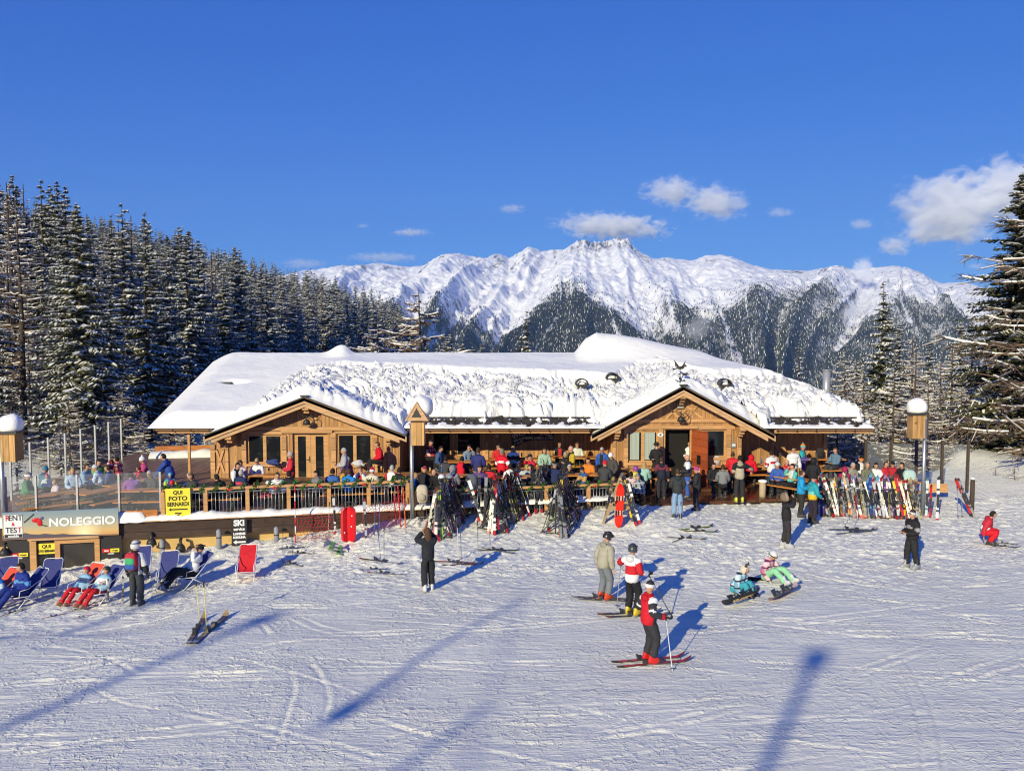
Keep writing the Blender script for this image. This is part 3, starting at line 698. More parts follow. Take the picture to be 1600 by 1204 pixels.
# weather vane on the right gable
p = Vector((GB['cx']-.12, GB['y']+.25, GB['z'])); m = MB()
m.tube([p, p+Vector((0, 0, .78))], .018, 6); m.ball(p+Vector((0, 0, .32)), .06, 0, 8, 6)
for s_ in (-1, 1): m.tube([p+Vector((0, 0, .2)), p+Vector((s_*.16, 0, .24))], .014, 5); m.ball(p+Vector((s_*.17, 0, .25)), .035, 0, 6, 5)
m.box(p+Vector((.2, 0, .5)), (.2, .012, .12)); m.tube([p+Vector((-.2, 0, .5)), p+Vector((.2, 0, .5))], .012, 5)
vo = ch('weather_vane', m, [M_DARKM]); m = MB(); q = p+Vector((0, 0, .78))
m.ball(q, (.17, .05, .07)); m.ball(q+Vector((.2, 0, .08)), (.06, .04, .05)); m.tube([q+Vector((.24, 0, .08)), q+Vector((.3, 0, .05))], [.025, .005], 5)
m.prism([q+Vector((-.02, 0, .04)), q+Vector((-.26, 0, .34)), q+Vector((-.20, 0, .06))], (0, .02, 0)); m.prism([q+Vector((.05, .01, .04)), q+Vector((.24, .01, .3)), q+Vector((.16, .01, .02))], (0, .02, 0)); m.prism([q+Vector((-.1, 0, -.02)), q+Vector((-.32, 0, -.02)), q+Vector((-.28, 0, -.1))], (0, .02, 0))
ch('eagle_figure', m, [M_DARKM], vo)
# lamps / ornaments on gables and wall
def ornament(px, py, Y, label):
    p = at(px, py, Y); t = thing('wall_lamp', label, 'lamp', (p.x, Y, p.z))
    m = MB(); m.tube([(0, .35, .12), (0, .02, .16), (0, -.02, .1)], .022, 6); m.tube([(0, 0, .1), (0, 0, -.02)], .02, 6); m.build('bracket', [M_DARKM], t)
    m = MB(); m.tube([(0, 0, 0), (0, 0, -.05), (0, 0, -.22)], [.05, .12, .17], 10); m.build('lamp_shade', [M_DARKM], t)
    m = MB(); m.tube([(.16+.17*math.cos(a), .0, -.05+.17*math.sin(a)) for a in np.linspace(0, 2*math.pi, 17)], .016, 5, 0, False); m.tube([(-.05, 0, .05), (-.22, 0, .22)], .014, 5); m.tube([(.06, 0, .08), (.28, 0, .24)], .014, 5); m.build('iron_ring', [M_DARKM], t)
    return t
ornament(479, 655, YA-.42, 'black iron lamp with ring hanging below the left gable peak')
ornament(1064, 650, YB-.4, 'black iron lamp with ring hanging below the right gable peak')
p = at(776, 676, YM-.28); t = thing('wall_lantern', 'small black lantern on the shaded wall left of the carved sign', 'lantern', tuple(p))
m = MB(); m.tube([(0, 0, .0), (0, 0, .1)], [.15, .04], 8); m.tube([(0, .28, .18), (0, 0, .2), (0, 0, .08)], .02, 6); m.build('lantern_hood', [M_DARKM], t); m = MB(); m.tube([(0, 0, 0), (0, 0, -.2)], [.1, .07], 8); m.build('lantern_glass', [flat('lamp_glass', (.5, .45, .4), .2)], t)
p = at(1063, 629, YB-.12); t = thing('wall_plaque', 'small grey wooden shrine plaque on the right gable post', 'plaque', tuple(p)); m = MB(); m.bb((-.14, -.02, -.24), (.14, .08, .2)); m.build('plaque_board', [flat('grey_wood', (.35, .3, .25), .8)], t); m = MB(); m.bb((-.08, -.04, -.14), (.08, -.022, .1)); m.prism([(-.2, -.06, .2), (.2, -.06, .2), (0, -.06, .32)], (0, .14, 0)); m.build('plaque_roof', [M_DARKM], t)
p = at(1032, 679, YB-.075); t = thing('house_plate', 'small white oval plate beside the dark entrance', 'plate', tuple(p)); m = MB(); m.prism([(.13*math.cos(a), 0, .085*math.sin(a)) for a in np.linspace(0, 2*math.pi, 16, endpoint=False)], (0, .02, 0)); m.build('plate', [M_WHITE], t); m = MB(); m.prism([(.05*math.cos(a), -.004, .04*math.sin(a)) for a in np.linspace(0, 2*math.pi, 12, endpoint=False)], (0, .003, 0)); m.build('emblem', [M_DARKM], t)
p = at(1146, 695, YB-.02); t = thing('junction_box', 'small grey wall box on the right gable beside the dark window', 'wall box', tuple(p)); m = MB(); m.bb((-.1, -.06, -.1), (.1, .015, .1)); m.build('box_housing', [M_STEEL], t); m = MB(); m.bb((-.07, -.068, -.03), (.07, -.062, .05)); m.build('cover', [M_WHITE], t)
# ---------------------------------------------------------------- trees
def crown_mesh(name, rnd, H, R0, whorls, nb, segs, snow=.75, needle=M_NEEDLE, z0=.08, sparse=0.0, droop=.28, tw=1.0, sq=1.0):
    V = []; Fq = []; MI = []
    def quad(a, b, c, d, mi):
        i = len(V); V.extend((a, b, c, d)); Fq.append((i, i+1, i+2, i+3)); MI.append(mi)
    U = Vector((0, 0, 1))
    for w in range(whorls):
        f = w/(whorls-1); z = H*(z0 + (1-z0)*f**.87)*.985
        L0 = R0*(1-f)**.80*(.55+.45*min(1, (f+.05)/.22)) + .035*R0
        for k in range(max(3, int(nb*(1-.5*f)))):
            if rnd.random() < sparse: continue
            a = rnd.random()*6.283; L = L0*rnd.uniform(.62, 1.14); zz = z + rnd.uniform(-.5, .5)*H/whorls
            d = Vector((math.cos(a), math.sin(a), 0)); s = Vector((-d.y, d.x, 0))
            sl = droop*(1.25-f*1.7)
            for j in range(segs):
                t = (j+.6)/segs
                c = d*(L*t) + Vector((0, 0, zz - sl*L*t + .22*sl*L*t*t*2))
                wd = L*.30*(1.12-t)*tw + .042*R0
                for sg in (-1, 1):
                    if rnd.random() < .08: continue
                    ax = (s*sg*.8 + d*rnd.uniform(.35, .75) + U*rnd.uniform(-.55, -.05)).normalized()
                    l = wd*rnd.uniform(.8, 1.35); n = d*rnd.uniform(.5, 1) - s*sg*rnd.uniform(.2, .6) + U*rnd.uniform(-.3, .3); n.normalize(); h = wd*rnd.uniform(.28, .5)
                    p0, p1 = c - ax*l*.12, c + ax*l
                    quad(p0 - n*h, p0 + n*h*.7, p1 + n*h*.35, p1 - n*h*.5, 0)
                    if rnd.random() < snow:
                        up = U*(.05*R0*.35 + .02) ; q = rnd.uniform(.5, 1.0)*sq
                        quad(p0 - n*h*q + up, p0 + n*h*.7*q + up, p1*.85 + p0*.15 + n*h*.3*q + up, p1*.85+p0*.15 - n*h*.45*q + up, 1)
    V = np.array([tuple(v) for v in V]); Fq = np.array(Fq)
    return np_mesh(name, V, Fq, [needle, M_SNOWT], MI, False)
def trunk_mesh(H, r, lean=0, rnd=random):
    m = MB(); m.tube([(0, 0, -1.2), (0, 0, 0), (.01*H*lean, 0, H*.5), (0, 0, H*.985)], [r*1.25, r, r*.62, r*.08], 7); return m.mesh('trunk', [M_BARK])
def larch_meshes(rnd, H, R0, n=46, snow=.5, sub=6, rm=1.0):
    m = MB(); V = []; Fq = []; MI = []
    t_ = MB(); t_.tube([(0, 0, -1.2), (0, 0, 0), (.03*H*.3, 0, H*.5), (0, 0, H)], [.02*H, .016*H, .010*H, .002*H], 7)
    def stick(p, q, r0, r1, mi=0):
        m.tube([p, q], [r0, r1], 3, mi, False, False)
    for k in range(n):
        f = (k+rnd.random())/n; z = H*(.12+.86*f); a = rnd.random()*6.283; L = R0*(1-f)**.75*rnd.uniform(.6, 1.1)+.15
        d = Vector((math.cos(a), math.sin(a), 0)); s = Vector((-d.y, d.x, 0)); p = Vector((0, 0, z)); r = (.011*L+.014)*rm
        pts = [p]; 
        for j in range(1, 5):
            t = j/4; pts.append(Vector((0, 0, z)) + d*L*t + Vector((0, 0, -.20*L*t+.26*L*t*t)) + s*rnd.uniform(-.06, .06)*L)
        for j in range(4):
            m.tube([pts[j], pts[j+1]], [r*(1-j*.22), r*(1-(j+1)*.22)], 3, 0, False, False)
            if rnd.random() < snow:
                w_ = r/rm**.8*rnd.uniform(.7, 1.7)+.010; up = Vector((0, 0, r*1.05+.02))
                a0, a1 = pts[j]+up, pts[j+1]+up
                m.tube([a0-Vector((0, 0, r*.5)), a1-Vector((0, 0, r*.5))], [w_*.62, w_*.5], 4, 1, False, False)
        for q in range(sub):
            t = rnd.uniform(.2, 1); j = min(3, int(t*4)); b = pts[j].lerp(pts[j+1], t*4-j)
            ax = (s*rnd.choice((-1, 1))*rnd.uniform(.5, 1)+d*rnd.uniform(.3, .9)+Vector((0, 0, rnd.uniform(-.5, .25)))).normalized()*L*rnd.uniform(.12, .32)
            stick(b, b+ax, r*.5, r*.2)
            for _ in range(3):
                c_ = b+ax*rnd.uniform(.3, 1); ax2 = (ax.normalized()+Vector((rnd.uniform(-1, 1), rnd.uniform(-1, 1), rnd.uniform(-1.1, .3)))).normalized()*L*rnd.uniform(.05, .13)
                stick(c_, c_+ax2, r*.3, r*.12)
            if rnd.random() < snow*.6:
                up = Vector((0, 0, r*.6+.015)); m.tube([b+up*.8, b+ax+up*.8], [.017*rm**.5, .010*rm**.5], 3, 1, False, False)
    return t_.mesh('trunk', [M_BARK]), m.mesh('crown', [M_TWIG, M_SNOWT])
rn = random.Random(5)
SPR = []
for k in range(6):
    H = [15, 17, 18, 13, 16, 19][k]; R0 = H*[.22, .20, .23, .24, .19, .21][k]
    SPR.append((H, trunk_mesh(H, .014*H), crown_mesh('crown', rn, H, R0, [38, 31, 42, 33, 40, 29][k], [9, 8, 10, 8, 9, 7][k], 8, [.97, .92, .95, .98, .94, .88][k], [M_NEEDLE, M_NEEDLE, M_NEEDLE2][k % 3], .02 + .02*(k % 3), [.04, .12, .04, .08, .05, .18][k], [.28, .36, .24, .40, .2, .32][k], .60, .9)))
SPS = []        # lighter crowns for the far rows
for k in range(3):
    H = [15, 17, 13][k]; SPS.append((H, None, crown_mesh('crown', rn, H, H*[.22, .2, .24][k], 30, 9, 5, .95, M_NEEDLE, .05, .08, tw=.8)))
LAR = [(H,) + larch_meshes(rn, H, H*.21, 80, .5, 10) for H in (13, 15, 11)]
def plant(proto, name, label, loc, hgt, rz, group=None, cat='tree', parts=True):
    H, tm, cm = proto; s = hgt/H
    t = thing(name, label, cat, loc, rz, group); t.scale = (s, s, s)
    if tm and parts: link('trunk', tm, t)
    link('crown', cm, t); return t
pos = []
def free(x, y, r):
    return all((x-a)**2+(y-b)**2 > r*r for a, b in pos)
cand = []
rt = random.Random(21)
for _ in range(16000):
    Y = 52 + 440*rt.random()**1.6; lim = -.60*Y - 3; X = rt.uniform(lim, -22)
    if X > -24 - min(11, max(0, (Y-58)*.11)) - 2*rt.random(): continue
    px = 800 + X/Y*F
    if px < -40 or px > (640 if Y < 200 else 800): continue
    r = 2.7 + Y*.008
    if free(X, Y, r): pos.append((X, Y)); cand.append((Y, X, px))
cand.sort()
FAR_V = []; cnt = 0
LBL = {0: 'snow laden spruce in the dense wood on the left slope', 1: 'bare brown larch among the snowy spruces on the left slope', 2: 'snowy spruce in the far rows of the wood on the left ridge'}
far_list = []
for Y, X, px in cand:
    z = float(ground_far(np.array([X]), np.array([Y]))[0]) if Y > 60 else gz(X, Y)
    hgt = rt.uniform(11.5, 18.5)*(1.0 if Y > 75 else .95)
    if cnt < 285:
        if rt.random() < .36: plant(LAR[rt.randrange(3)], 'larch_tree', LBL[1], (X, Y, z-.3), hgt*.95, rt.uniform(0, 6.28), 'bare larches of the left wood')
        else:
            far = Y > 130
            plant((SPR if not far else SPS)[rt.randrange(6 if not far else 3)], 'spruce_tree', LBL[2 if far else 0], (X, Y, z-.3), hgt, rt.uniform(0, 6.28), 'spruces of the far left ridge' if far else 'spruces of the left wood', parts=not far)
        cnt += 1
    else: far_list.append((X, Y, z, hgt))
print('trees', cnt, 'far', len(far_list), cand[min(285, len(cand)-1)])
# the rest of the ridge wood as one far mass
if far_list:
    base = []
    for H, _, cm in SPS:
        n_ = len(cm.vertices); co = np.zeros(n_*3); cm.vertices.foreach_get('co', co); lp = np.zeros(len(cm.loops), int); cm.loops.foreach_get('vertex_index', lp); mi = np.zeros(len(cm.polygons), int); cm.polygons.foreach_get('material_index', mi)
        base.append((H, co.reshape(-1, 3), lp.reshape(-1, 4), mi))
    Vs, Fs, Ms, off = [], [], [], 0
    for X, Y, z, h in far_list[:600]:
        H, co, lp, mi = base[rt.randrange(3)]; a = rt.uniform(0, 6.28); c, s = math.cos(a), math.sin(a); k = h/H
        P = np.stack([co[:, 0]*c-co[:, 1]*s, co[:, 0]*s+co[:, 1]*c, co[:, 2]], 1)*k + np.array([X, Y, z])
        Vs.append(P); Fs.append(lp+off); Ms.append(mi); off += len(P)
    o = link('ridge_forest', np_mesh('ridge_forest', np.concatenate(Vs), np.concatenate(Fs), [M_NEEDLE, M_SNOWT], np.concatenate(Ms), False))
    tag(o, 'distant snowy conifers closing the wood along the left ridge', 'forest', kind='stuff')
# ---- single trees one can point to
def base_at(px, Y, z=None):
    X = at(px, 560, Y).x; return (X, Y, z if z is not None else gz(X, Y) - .2)
def top_h(px, py, Y, z): return at(px, py, Y).z - z
def single(px, pytop, Y, proto, name, label, z=None, rz=0, group=None):
    b = base_at(px, Y, z); plant(proto, name, label, b, top_h(px, pytop, Y, b[2]), rz, group); return b
HERO = (16, trunk_mesh(16, .2), crown_mesh('crown', rn, 16, 2.9, 34, 9, 8, .62, M_NEEDLE2, .06, .08, tw=.85))
HERO2 = (17, trunk_mesh(17, .3), crown_mesh('crown', rn, 17, 5.0, 48, 13, 13, .62, M_NEEDLE2, .05, .10, .50, .46, .5))
SML = (8, trunk_mesh(8, .12), crown_mesh('crown', rn, 8, 1.7, 22, 8, 5, .6, M_NEEDLE2, .05, .05))
SML2 = (8, trunk_mesh(8, .12), crown_mesh('crown', rn, 8, 1.5, 18, 7, 4, .95, M_NEEDLE, .05, .15))
single(1378, 440, 52, HERO, 'spruce_tree', 'tall slim green spruce rising behind the right end of the chalet roof', -2.5)
single(1590, 268, 44, HERO2, 'spruce_tree', 'largest spruce with olive green needles at the right edge', -.4, 1.0)
single(823, 486, 62, SML, 'spruce_tree', 'small dark spruce standing alone behind the middle of the roof ridge', -3.0)
single(1249, 536, 58, SML2, 'spruce_tree', 'small snow covered spruce just behind the right roof slope', -3.2)
single(228, 440, 66, (SPR[2][0], SPR[2][1], HERO2[2].copy() if False else SPR[0][2]), 'spruce_tree', 'tall green tinted spruce left of the roof gable end', -1.0)
LARH = [(12,) + larch_meshes(rn, 12, 4.2, 80, .95, 13, 1.9), (12,) + larch_meshes(rn, 12, 3.2, 90, .7, 12, 1.35)]
GNARL = (12,) + larch_meshes(rn, 12, 6.4, 64, .97, 16, 2.3)
single(655, 452, 60, GNARL, 'larch_tree', 'gnarled larch with thick snowy boughs behind the roof ridge', -3.5)
single(590, 500, 57, GNARL, 'larch_tree', 'low spreading larch with snowy boughs left of the gnarled one', -3.5, 2)
single(705, 515, 64, LARH[1], 'larch_tree', 'thin brown larch beside the gnarled larch behind the ridge', -4, 1)
for px, py, Y, lab in ((1320, 545, 50, 'bare larch with tangled snowy twigs right of the flue pipe'), (1425, 520, 55, 'bare larch between slim spruce and the snow capped lamp post'), (1350, 575, 47, 'low bare larch directly behind the ski row'), (1470, 560, 48, 'bare larch with white twigs right of the lamp post'), (1505, 600, 45, 'leaning bare larch in front of the largest spruce')):
    single(px, py, Y, LARH[1], 'larch_tree', lab, -1.4, px)
single(1618, 195, 41, (17,) + larch_meshes(rn, 17, 5.4, 64, .6, 14, 1.15), 'larch_tree', 'bare larch with long snowy branches reaching in from the right edge', -.3, 2.2)
for px, py, Y, k, lab in ((1300, 592, 62, 1, 'snowy spruce just right of the flue pipe'), (1405, 505, 66, 0, 'snowy spruce close behind the tall slim green one'), (1452, 528, 60, 4, 'frosted spruce filling the gap left of the right edge trees'), (1500, 505, 72, 2, 'frosted spruce farther back beside the largest spruce'), (1345, 560, 70, 3, 'frosted spruce behind the low bare larch'), (1530, 560, 58, 5, 'half bare spruce left of the largest spruce')):
    single(px, py, Y, SPR[k], 'spruce_tree', lab, None, px)
for px, py, Y, lab in ((1290, 610, 47, 'bare larch whose twigs touch the right end of the roof'), (1338, 560, 54, 'brown larch behind the left half of the long ski row'), (1398, 575, 46, 'tangled larch behind the right lamp post house'), (1432, 545, 50, 'tall thin larch right above the right lamp post'), (1488, 545, 52, 'grey brown larch with upswept snowy twigs'), (1520, 500, 56, 'high bare larch left of the largest spruce'), (1545, 590, 44, 'bare larch whose boughs hang over the snow bank'), (1452, 600, 44, 'low larch thicket right of the lamp post'), (1375, 615, 44, 'low larch thicket behind the brown posts'), (1310, 625, 45, 'low larch thicket at the right corner of the chalet')):
    single(px, py, Y, LARH[1 if px % 3 else 0], 'larch_tree', lab, -1.2, px*.7)
for i, px in enumerate((545, 566, 580, 612, 628, 642, 668, 684, 698, 722, 738, 752, 768)):
    single(px, (522, 534, 516, 528, 538, 520, 532, 536, 526, 538, 542, 536, 545)[i], 92 + 9*(i % 4), SPR[i % 6], 'spruce_tree', 'dark spruce in the low row just over the middle of the roof ridge', None, px, 'low spruces over the roof ridge')
for px, py, Y, k in ((15, 600, 52, 0), (60, 575, 55, 1), (105, 610, 50, 0), (150, 600, 54, 1), (190, 590, 52, 0), (222, 640, 50, 1), (262, 620, 54, 0), (285, 650, 50, 1), (320, 660, 51, 0)):
    t_ = single(px, py, Y, LARH[k], 'larch_tree', 'brown larch thicket behind the left terrace screens', -1.3, px, 'larch thicket behind the left terrace')
single(1560, 690, 44, SML, 'spruce_tree', 'low olive bush at the foot of the largest spruce', -.2)
for px, py, Y, lab in ((45, 520, 58, 'snowy young spruce behind the lamp post at the left edge'), (125, 540, 57, 'bare larch behind the glass screens of the left terrace'), (168, 575, 60, 'brown larch right of the left terrace larch')):
    single(px, py, Y, SML2 if 'spruce' in lab else LARH[1], 'spruce_tree' if 'spruce' in lab else 'larch_tree', lab, -1.6, px)
for px, py, Y, lab in ((20, 640, 46, 'low snowy bush at the left end of the terrace'), (90, 640, 48, 'low snowy bush in the middle behind the glass screens'), (300, 660, 49, 'low snowy bush under the left eaves')):
    single(px, py, Y, SML2, 'bush', lab, -1.4, px)
for px, py, Y, lab in ((1528, 742, 38.5, 'bare twiggy shrub on the snow bank left of the largest spruce'), (1562, 728, 39, 'bare twiggy shrub on the snow bank below the largest spruce'), (1592, 722, 38, 'bare twiggy shrub on the snow bank at the right edge')):
    single(px, py, Y, (3,) + larch_meshes(rn, 3, 1.5, 30, .3, 5), 'shrub', lab, None, px)
# ---------------------------------------------------------------- clouds and haze
def cloud(px, py, wpx, hpx, dens, seed, label, group, name='cloud', Y=12500, thick=.5, scale=2.2, tilt=0):
    p = at(px, py, Y); w = wpx/F*Y/2; h = hpx/F*Y/2; m = MB()
    m.ball((0, 0, 0), (1, 1, 1), 0, 24, 14)
    mat = bpy.data.materials.new('cloud_vapour'); mat.use_nodes = True; nt = mat.node_tree; nt.nodes.clear()
    out = nt.nodes.new('ShaderNodeOutputMaterial'); vol = nt.nodes.new('ShaderNodeVolumePrincipled'); nt.links.new(vol.outputs[0], out.inputs[1])
    vol.inputs['Color'].default_value = (1, 1, 1, 1); vol.inputs['Anisotropy'].default_value = -.22
    tc = nt.nodes.new('ShaderNodeTexCoord')
    ln = N(nt, 'ShaderNodeVectorMath', operation='LENGTH'); nt.links.new(tc.outputs['Object'], ln.inputs[0])
    mp = nt.nodes.new('ShaderNodeMapping'); mp.inputs['Location'].default_value = (seed*3.1, seed*1.7, seed); mp.inputs['Scale'].default_value = (max(1, w/h)*.62, .62, 1)
    nt.links.new(tc.outputs['Object'], mp.inputs[0])
    n1 = noise_n(nt, mp.outputs[0], scale*1.35, 9, .70, .5)
    # density = dens * clamp( (noise*1.5 + 0.42 - r) * gain )
    a = N(nt, 'ShaderNodeMath', operation='MULTIPLY_ADD', i_1=1.9, i_2=-.42); nt.links.new(n1, a.inputs[0])
    b = N(nt, 'ShaderNodeMath', operation='SUBTRACT'); nt.links.new(a.outputs[0], b.inputs[0]); nt.links.new(ln.outputs['Value'], b.inputs[1])
    c = N(nt, 'ShaderNodeMath', operation='MULTIPLY_ADD', i_1=2.3, i_2=thick*.55, use_clamp=True); nt.links.new(b.outputs[0], c.inputs[0])
    d = N(nt, 'ShaderNodeMath', operation='MULTIPLY', i_1=dens); nt.links.new(c.outputs[0], d.inputs[0])
    nt.links.new(d.outputs[0], vol.inputs['Density'])
    o = m.build(name, [mat]); o.location = p; o.scale = (w, max(w*.45, h), h); o.rotation_euler = (0, R(tilt), 0)
    tag(o, label, name, group); return o
G_CL = 'small clouds in the blue sky'
cloud(1050, 300, 130, 70, .008, 1, 'left lobe of the bright cloud pair above the mountain crest', G_CL, thick=.6)
cloud(1118, 318, 130, 80, .0085, 7, 'right lobe of the bright cloud pair above the mountain crest', G_CL, thick=.6)
cloud(955, 354, 250, 60, .008, 3, 'long flat white cloud just above the rocky summit', G_CL, thick=.6, tilt=3)
cloud(1485, 328, 215, 145, .008, 4, 'large white cloud left of the right edge spruce', G_CL, thick=.8)
cloud(1585, 300, 190, 135, .008, 9, 'cloud bank partly hidden by the right edge larch', G_CL, thick=.8)
cloud(1345, 350, 56, 28, .006, 5, 'small puff left of the large right cloud', G_CL)
cloud(1218, 332, 66, 24, .005, 6, 'thin wisp right of the bright cloud pair', G_CL)
cloud(800, 326, 70, 24, .005, 8, 'thin wisp high above the left end of the crest', G_CL)
cloud(642, 363, 90, 20, .006, 10, 'little flat cloud left of the summits', G_CL)
cloud(567, 353, 34, 12, .006, 11, 'tiniest cloud dot over the left wood edge', G_CL)
cloud(600, 402, 180, 26, .0022, 12, 'faint veil of cloud low over the white ridge', G_CL)
cloud(475, 412, 110, 26, .003, 13, 'faint cloud touching the tops of the left wood', G_CL)
cloud(1525, 416, 46, 16, .005, 14, 'small wisp between far summit and right spruce', G_CL)
cloud(1440, 366, 90, 50, .008, 21, 'ragged lower tail of the large right cloud', G_CL)
cloud(1398, 384, 74, 46, .007, 15, 'torn cloud shred under the large right cloud', G_CL)
cloud(1350, 425, 56, 70, .020, 16, 'grey mist column standing in front of the right crest', 'mist shreds on the mountain flank', 'mist', Y=4700, tilt=-20)
cloud(1340, 480, 110, 50, .014, 17, 'grey mist shred drifting across the right wooded flank', 'mist shreds on the mountain flank', 'mist', Y=3500, tilt=-35)
cloud(1092, 512, 90, 60, .010, 18, 'mist shred above the right half of the roof drift', 'mist shreds on the mountain flank', 'mist', Y=2900, tilt=-40)
mb = MB(); mb.bb((-5500, -400, -640), (5500, 8200, 1150))
hz = bpy.data.materials.new('haze_air'); hz.use_nodes = True; nt = hz.node_tree; nt.nodes.clear()
out = nt.nodes.new('ShaderNodeOutputMaterial'); vol = nt.nodes.new('ShaderNodeVolumePrincipled'); nt.links.new(vol.outputs[0], out.inputs[1])
vol.inputs['Color'].default_value = (.45, .70, 1, 1); vol.inputs['Density'].default_value = 4.2e-5; vol.inputs['Anisotropy'].default_value = 0
o = mb.build('haze', [hz]); tag(o, 'thin blue air between the piste and the far mountains', 'haze', kind='stuff')
# ---------------------------------------------------------------- terrace, fences, signs, lamp posts
AX = Vector((1, .22, 0)).normalized()                   # along the front
NX = Vector((AX.y, -AX.x, 0))                           # outward, towards the piste
RZF = math.atan2(AX.y, AX.x)
def fp(X, z=0, out=0):                                  # a point on the terrace front line
    return Vector((X, yfront(X), z)) + NX*out
def fpx(px, z, out=0):                                  # front-line point seen at photo column px
    k = at(px, 780, 10).x/10; X = k*(29.5 + .22*11.5)/(1-.22*k); return fp(X, z, out)
XT0, XT1 = -24.0, 4.4
ter = thing('terrace', 'raised timber terrace with yellow rendered base and dark brown edge beam', 'terrace', (0, 34, 0))
mb = MB(); a, b = fp(-18.9), fp(XT1)
mb.prism([(a.x, a.y, FZ-.12), (b.x, b.y, FZ-.12), (b.x, 40.2, FZ-.12), (-12.4, 40.2, FZ-.12), (-12.4, 46, FZ-.12), (-18.9, 44.6, FZ-.12)], (0, 0, .12)); mb.build('deck', [M_DECK], ter, True)
mb = MB(); a, b = fp(XT0, 0, -.15), fp(-3.3, 0, -.15)
mb.prism([(a.x, a.y, -2), (b.x, b.y, -2), (b.x, b.y, FZ-.62), (a.x, a.y, FZ-.62)], (-.06, .3, 0)); mb.build('base_wall', [M_YWALL], ter, True)
mb = MB(); mb.beam(fp(XT0, FZ-.33, .02), fp(-3.1, FZ-.33, .02), .22, .54); mb.build('edge_beam', [M_BROWN], ter, True)
mb = MB(); mb.beam(fp(XT0, FZ-.035, .1), fp(-3.1, FZ-.035, .1), .3, .045); mb.build('edge_board', [M_BARGE], ter, True)
for px0, px1 in ((-10, 8), (188, 246)):
    mb = MB(); p, q = fpx(px0, FZ+.12, .06), fpx(px1, FZ+.12, .06); mb.beam(p, q, .05, .38); mb.build('kick_board', [wood('orange_board', (.55, .22, .07), 4, 'Z', .4)], ter, True)
# ploughed snow lying along the edge
V = []; nS = 260; xsn = np.linspace(-19.5, 4.3, nS); prof = [(-.35, 0), (-.3, .6), (-.1, 1), (.12, .9), (.24, .3), (.26, -.2)]
for x in xsn:
    h = .13 + .07*float(pnoise(x/.9, 3.0)) + .05*float(pnoise(x/.3, 8.0)) + (.16 if x < -12.2 else 0) - (.0)
    for o_, k in prof: p = fp(x, FZ + max(.0, h)*k + .02*float(pnoise(x/.15, o_*9)), o_); V.append(p)
o = link('edge_snow', np_mesh('edge_snow', np.array([tuple(v) for v in V]), grid_faces(nS, len(prof)), M_RSNOW), ter, True)
# lower wet platform before the entrance
pf = thing('entrance_platform', 'wet brown timber platform in front of the chalet entrance', 'platform', (8, 37, .2))
mb = MB(); mb.prism([(4.4, 33.6, .2), (6.5, 34.6, .2), (9.6, 35.2, .2), (10.6, 35.4, .2), (14.6, 36, .2), (15.6, 40.2, .2), (4.4, 40.2, .2)], (0, 0, .12)); mb.build('deck', [M_WET], pf, True)
mb = MB(); mb.prism([(4.45, 36.6, .33), (9.8, 36.9, .33), (9.8, 38.4, .33), (4.45, 38.4, .33)], (0, 0, .13)); mb.build('step', [M_WET], pf, True)
PZ0 = .33
# ---- baluster railing with garland
def railing(px0, px1, n, label, gar, dz=0, out=-.05):
    p0, p1 = fpx(px0, FZ+dz, out), fpx(px1, FZ+dz, out); t = thing('railing', label, 'railing', tuple(p0))
    L = (p1-p0).length; d = (p1-p0)/L
    for k in range(n+1):
        q = p0 + d*(L*k/n); m = MB(); m.box(q+Vector((0, 0, .47)), (.13, .13, 1.02), 0, Matrix.Rotation(RZF, 3, 'Z')); m.build('post', [M_POSTW], t, True)
    m = MB(); m.beam(p0+Vector((0, 0, 1.03)), p1+Vector((0, 0, 1.03)), .16, .08); m.build('handrail', [M_POSTW], t, True)
    for k in range(n):
        a, b = p0+d*(L*k/n+.08), p0+d*(L*(k+1)/n-.08); m = MB()
        for z in (.12, .9): m.beam(a+Vector((0, 0, z)), b+Vector((0, 0, z)), .03, .03)
        nb = int((b-a).length/.115)
        for j in range(1, nb): q = a+(b-a)*(j/nb); m.tube([q+Vector((0, 0, .12)), q+Vector((0, 0, .9))], .011, 5)
        m.build('baluster_panel', [M_STEEL], t, True)
    # garland wound round the handrail
    rg_ = random.Random(px0); V = []; Fq = []; MI = []; turns = L/.42
    for j in range(int(L*95)):
        s = rg_.random()*L; a = s/L*turns*6.283; q = p0 + d*s + Vector((0, 0, 1.03)) + NX*(.12*math.cos(a)) + Vector((0, 0, .11*math.sin(a))) + Vector([rg_.gauss(0, .03) for _ in range(3)])
        e1 = Vector([rg_.gauss(0, 1) for _ in range(3)]).normalized()*.075; e2 = e1.orthogonal().normalized()*.028
        i = len(V); V += [q-e1, q+e2, q+e1, q-e2]; Fq.append((i, i+1, i+2, i+3)); MI.append(0)
    g = np_mesh('garland', np.array([tuple(v) for v in V]), np.array(Fq), [flat('garland_green', (.055, .13, .02), .6, 0, .3, .5, 0, 9)], MI, False)
    go = link('garland', g); tag(go, gar, 'garland'); m = MB()
    for j in range(int(L/1.5)):
        q = p0 + d*(.6+1.5*j) + NX*.14 + Vector((0, 0, 1.0))
        if q.x < p1.x-.2: m.ball(q, (.05, .03, .04), 0, 8, 6); m.ball(q+d*.06+Vector((0, 0, -.03)), (.04, .03, .035), 0, 8, 6)
    o = m.build('bow', [M_RED], go); o['label'] = 'small red bows'
railing(254, 637, 6, 'wooden post railing with grey steel balusters before the left gable', 'green garland with red bows wound along the left railing', -.10)
railing(646, 982, 5, 'wooden post railing with steel balusters half hidden behind the ski racks', 'green garland along the railing behind the ski racks', -.46, .12)
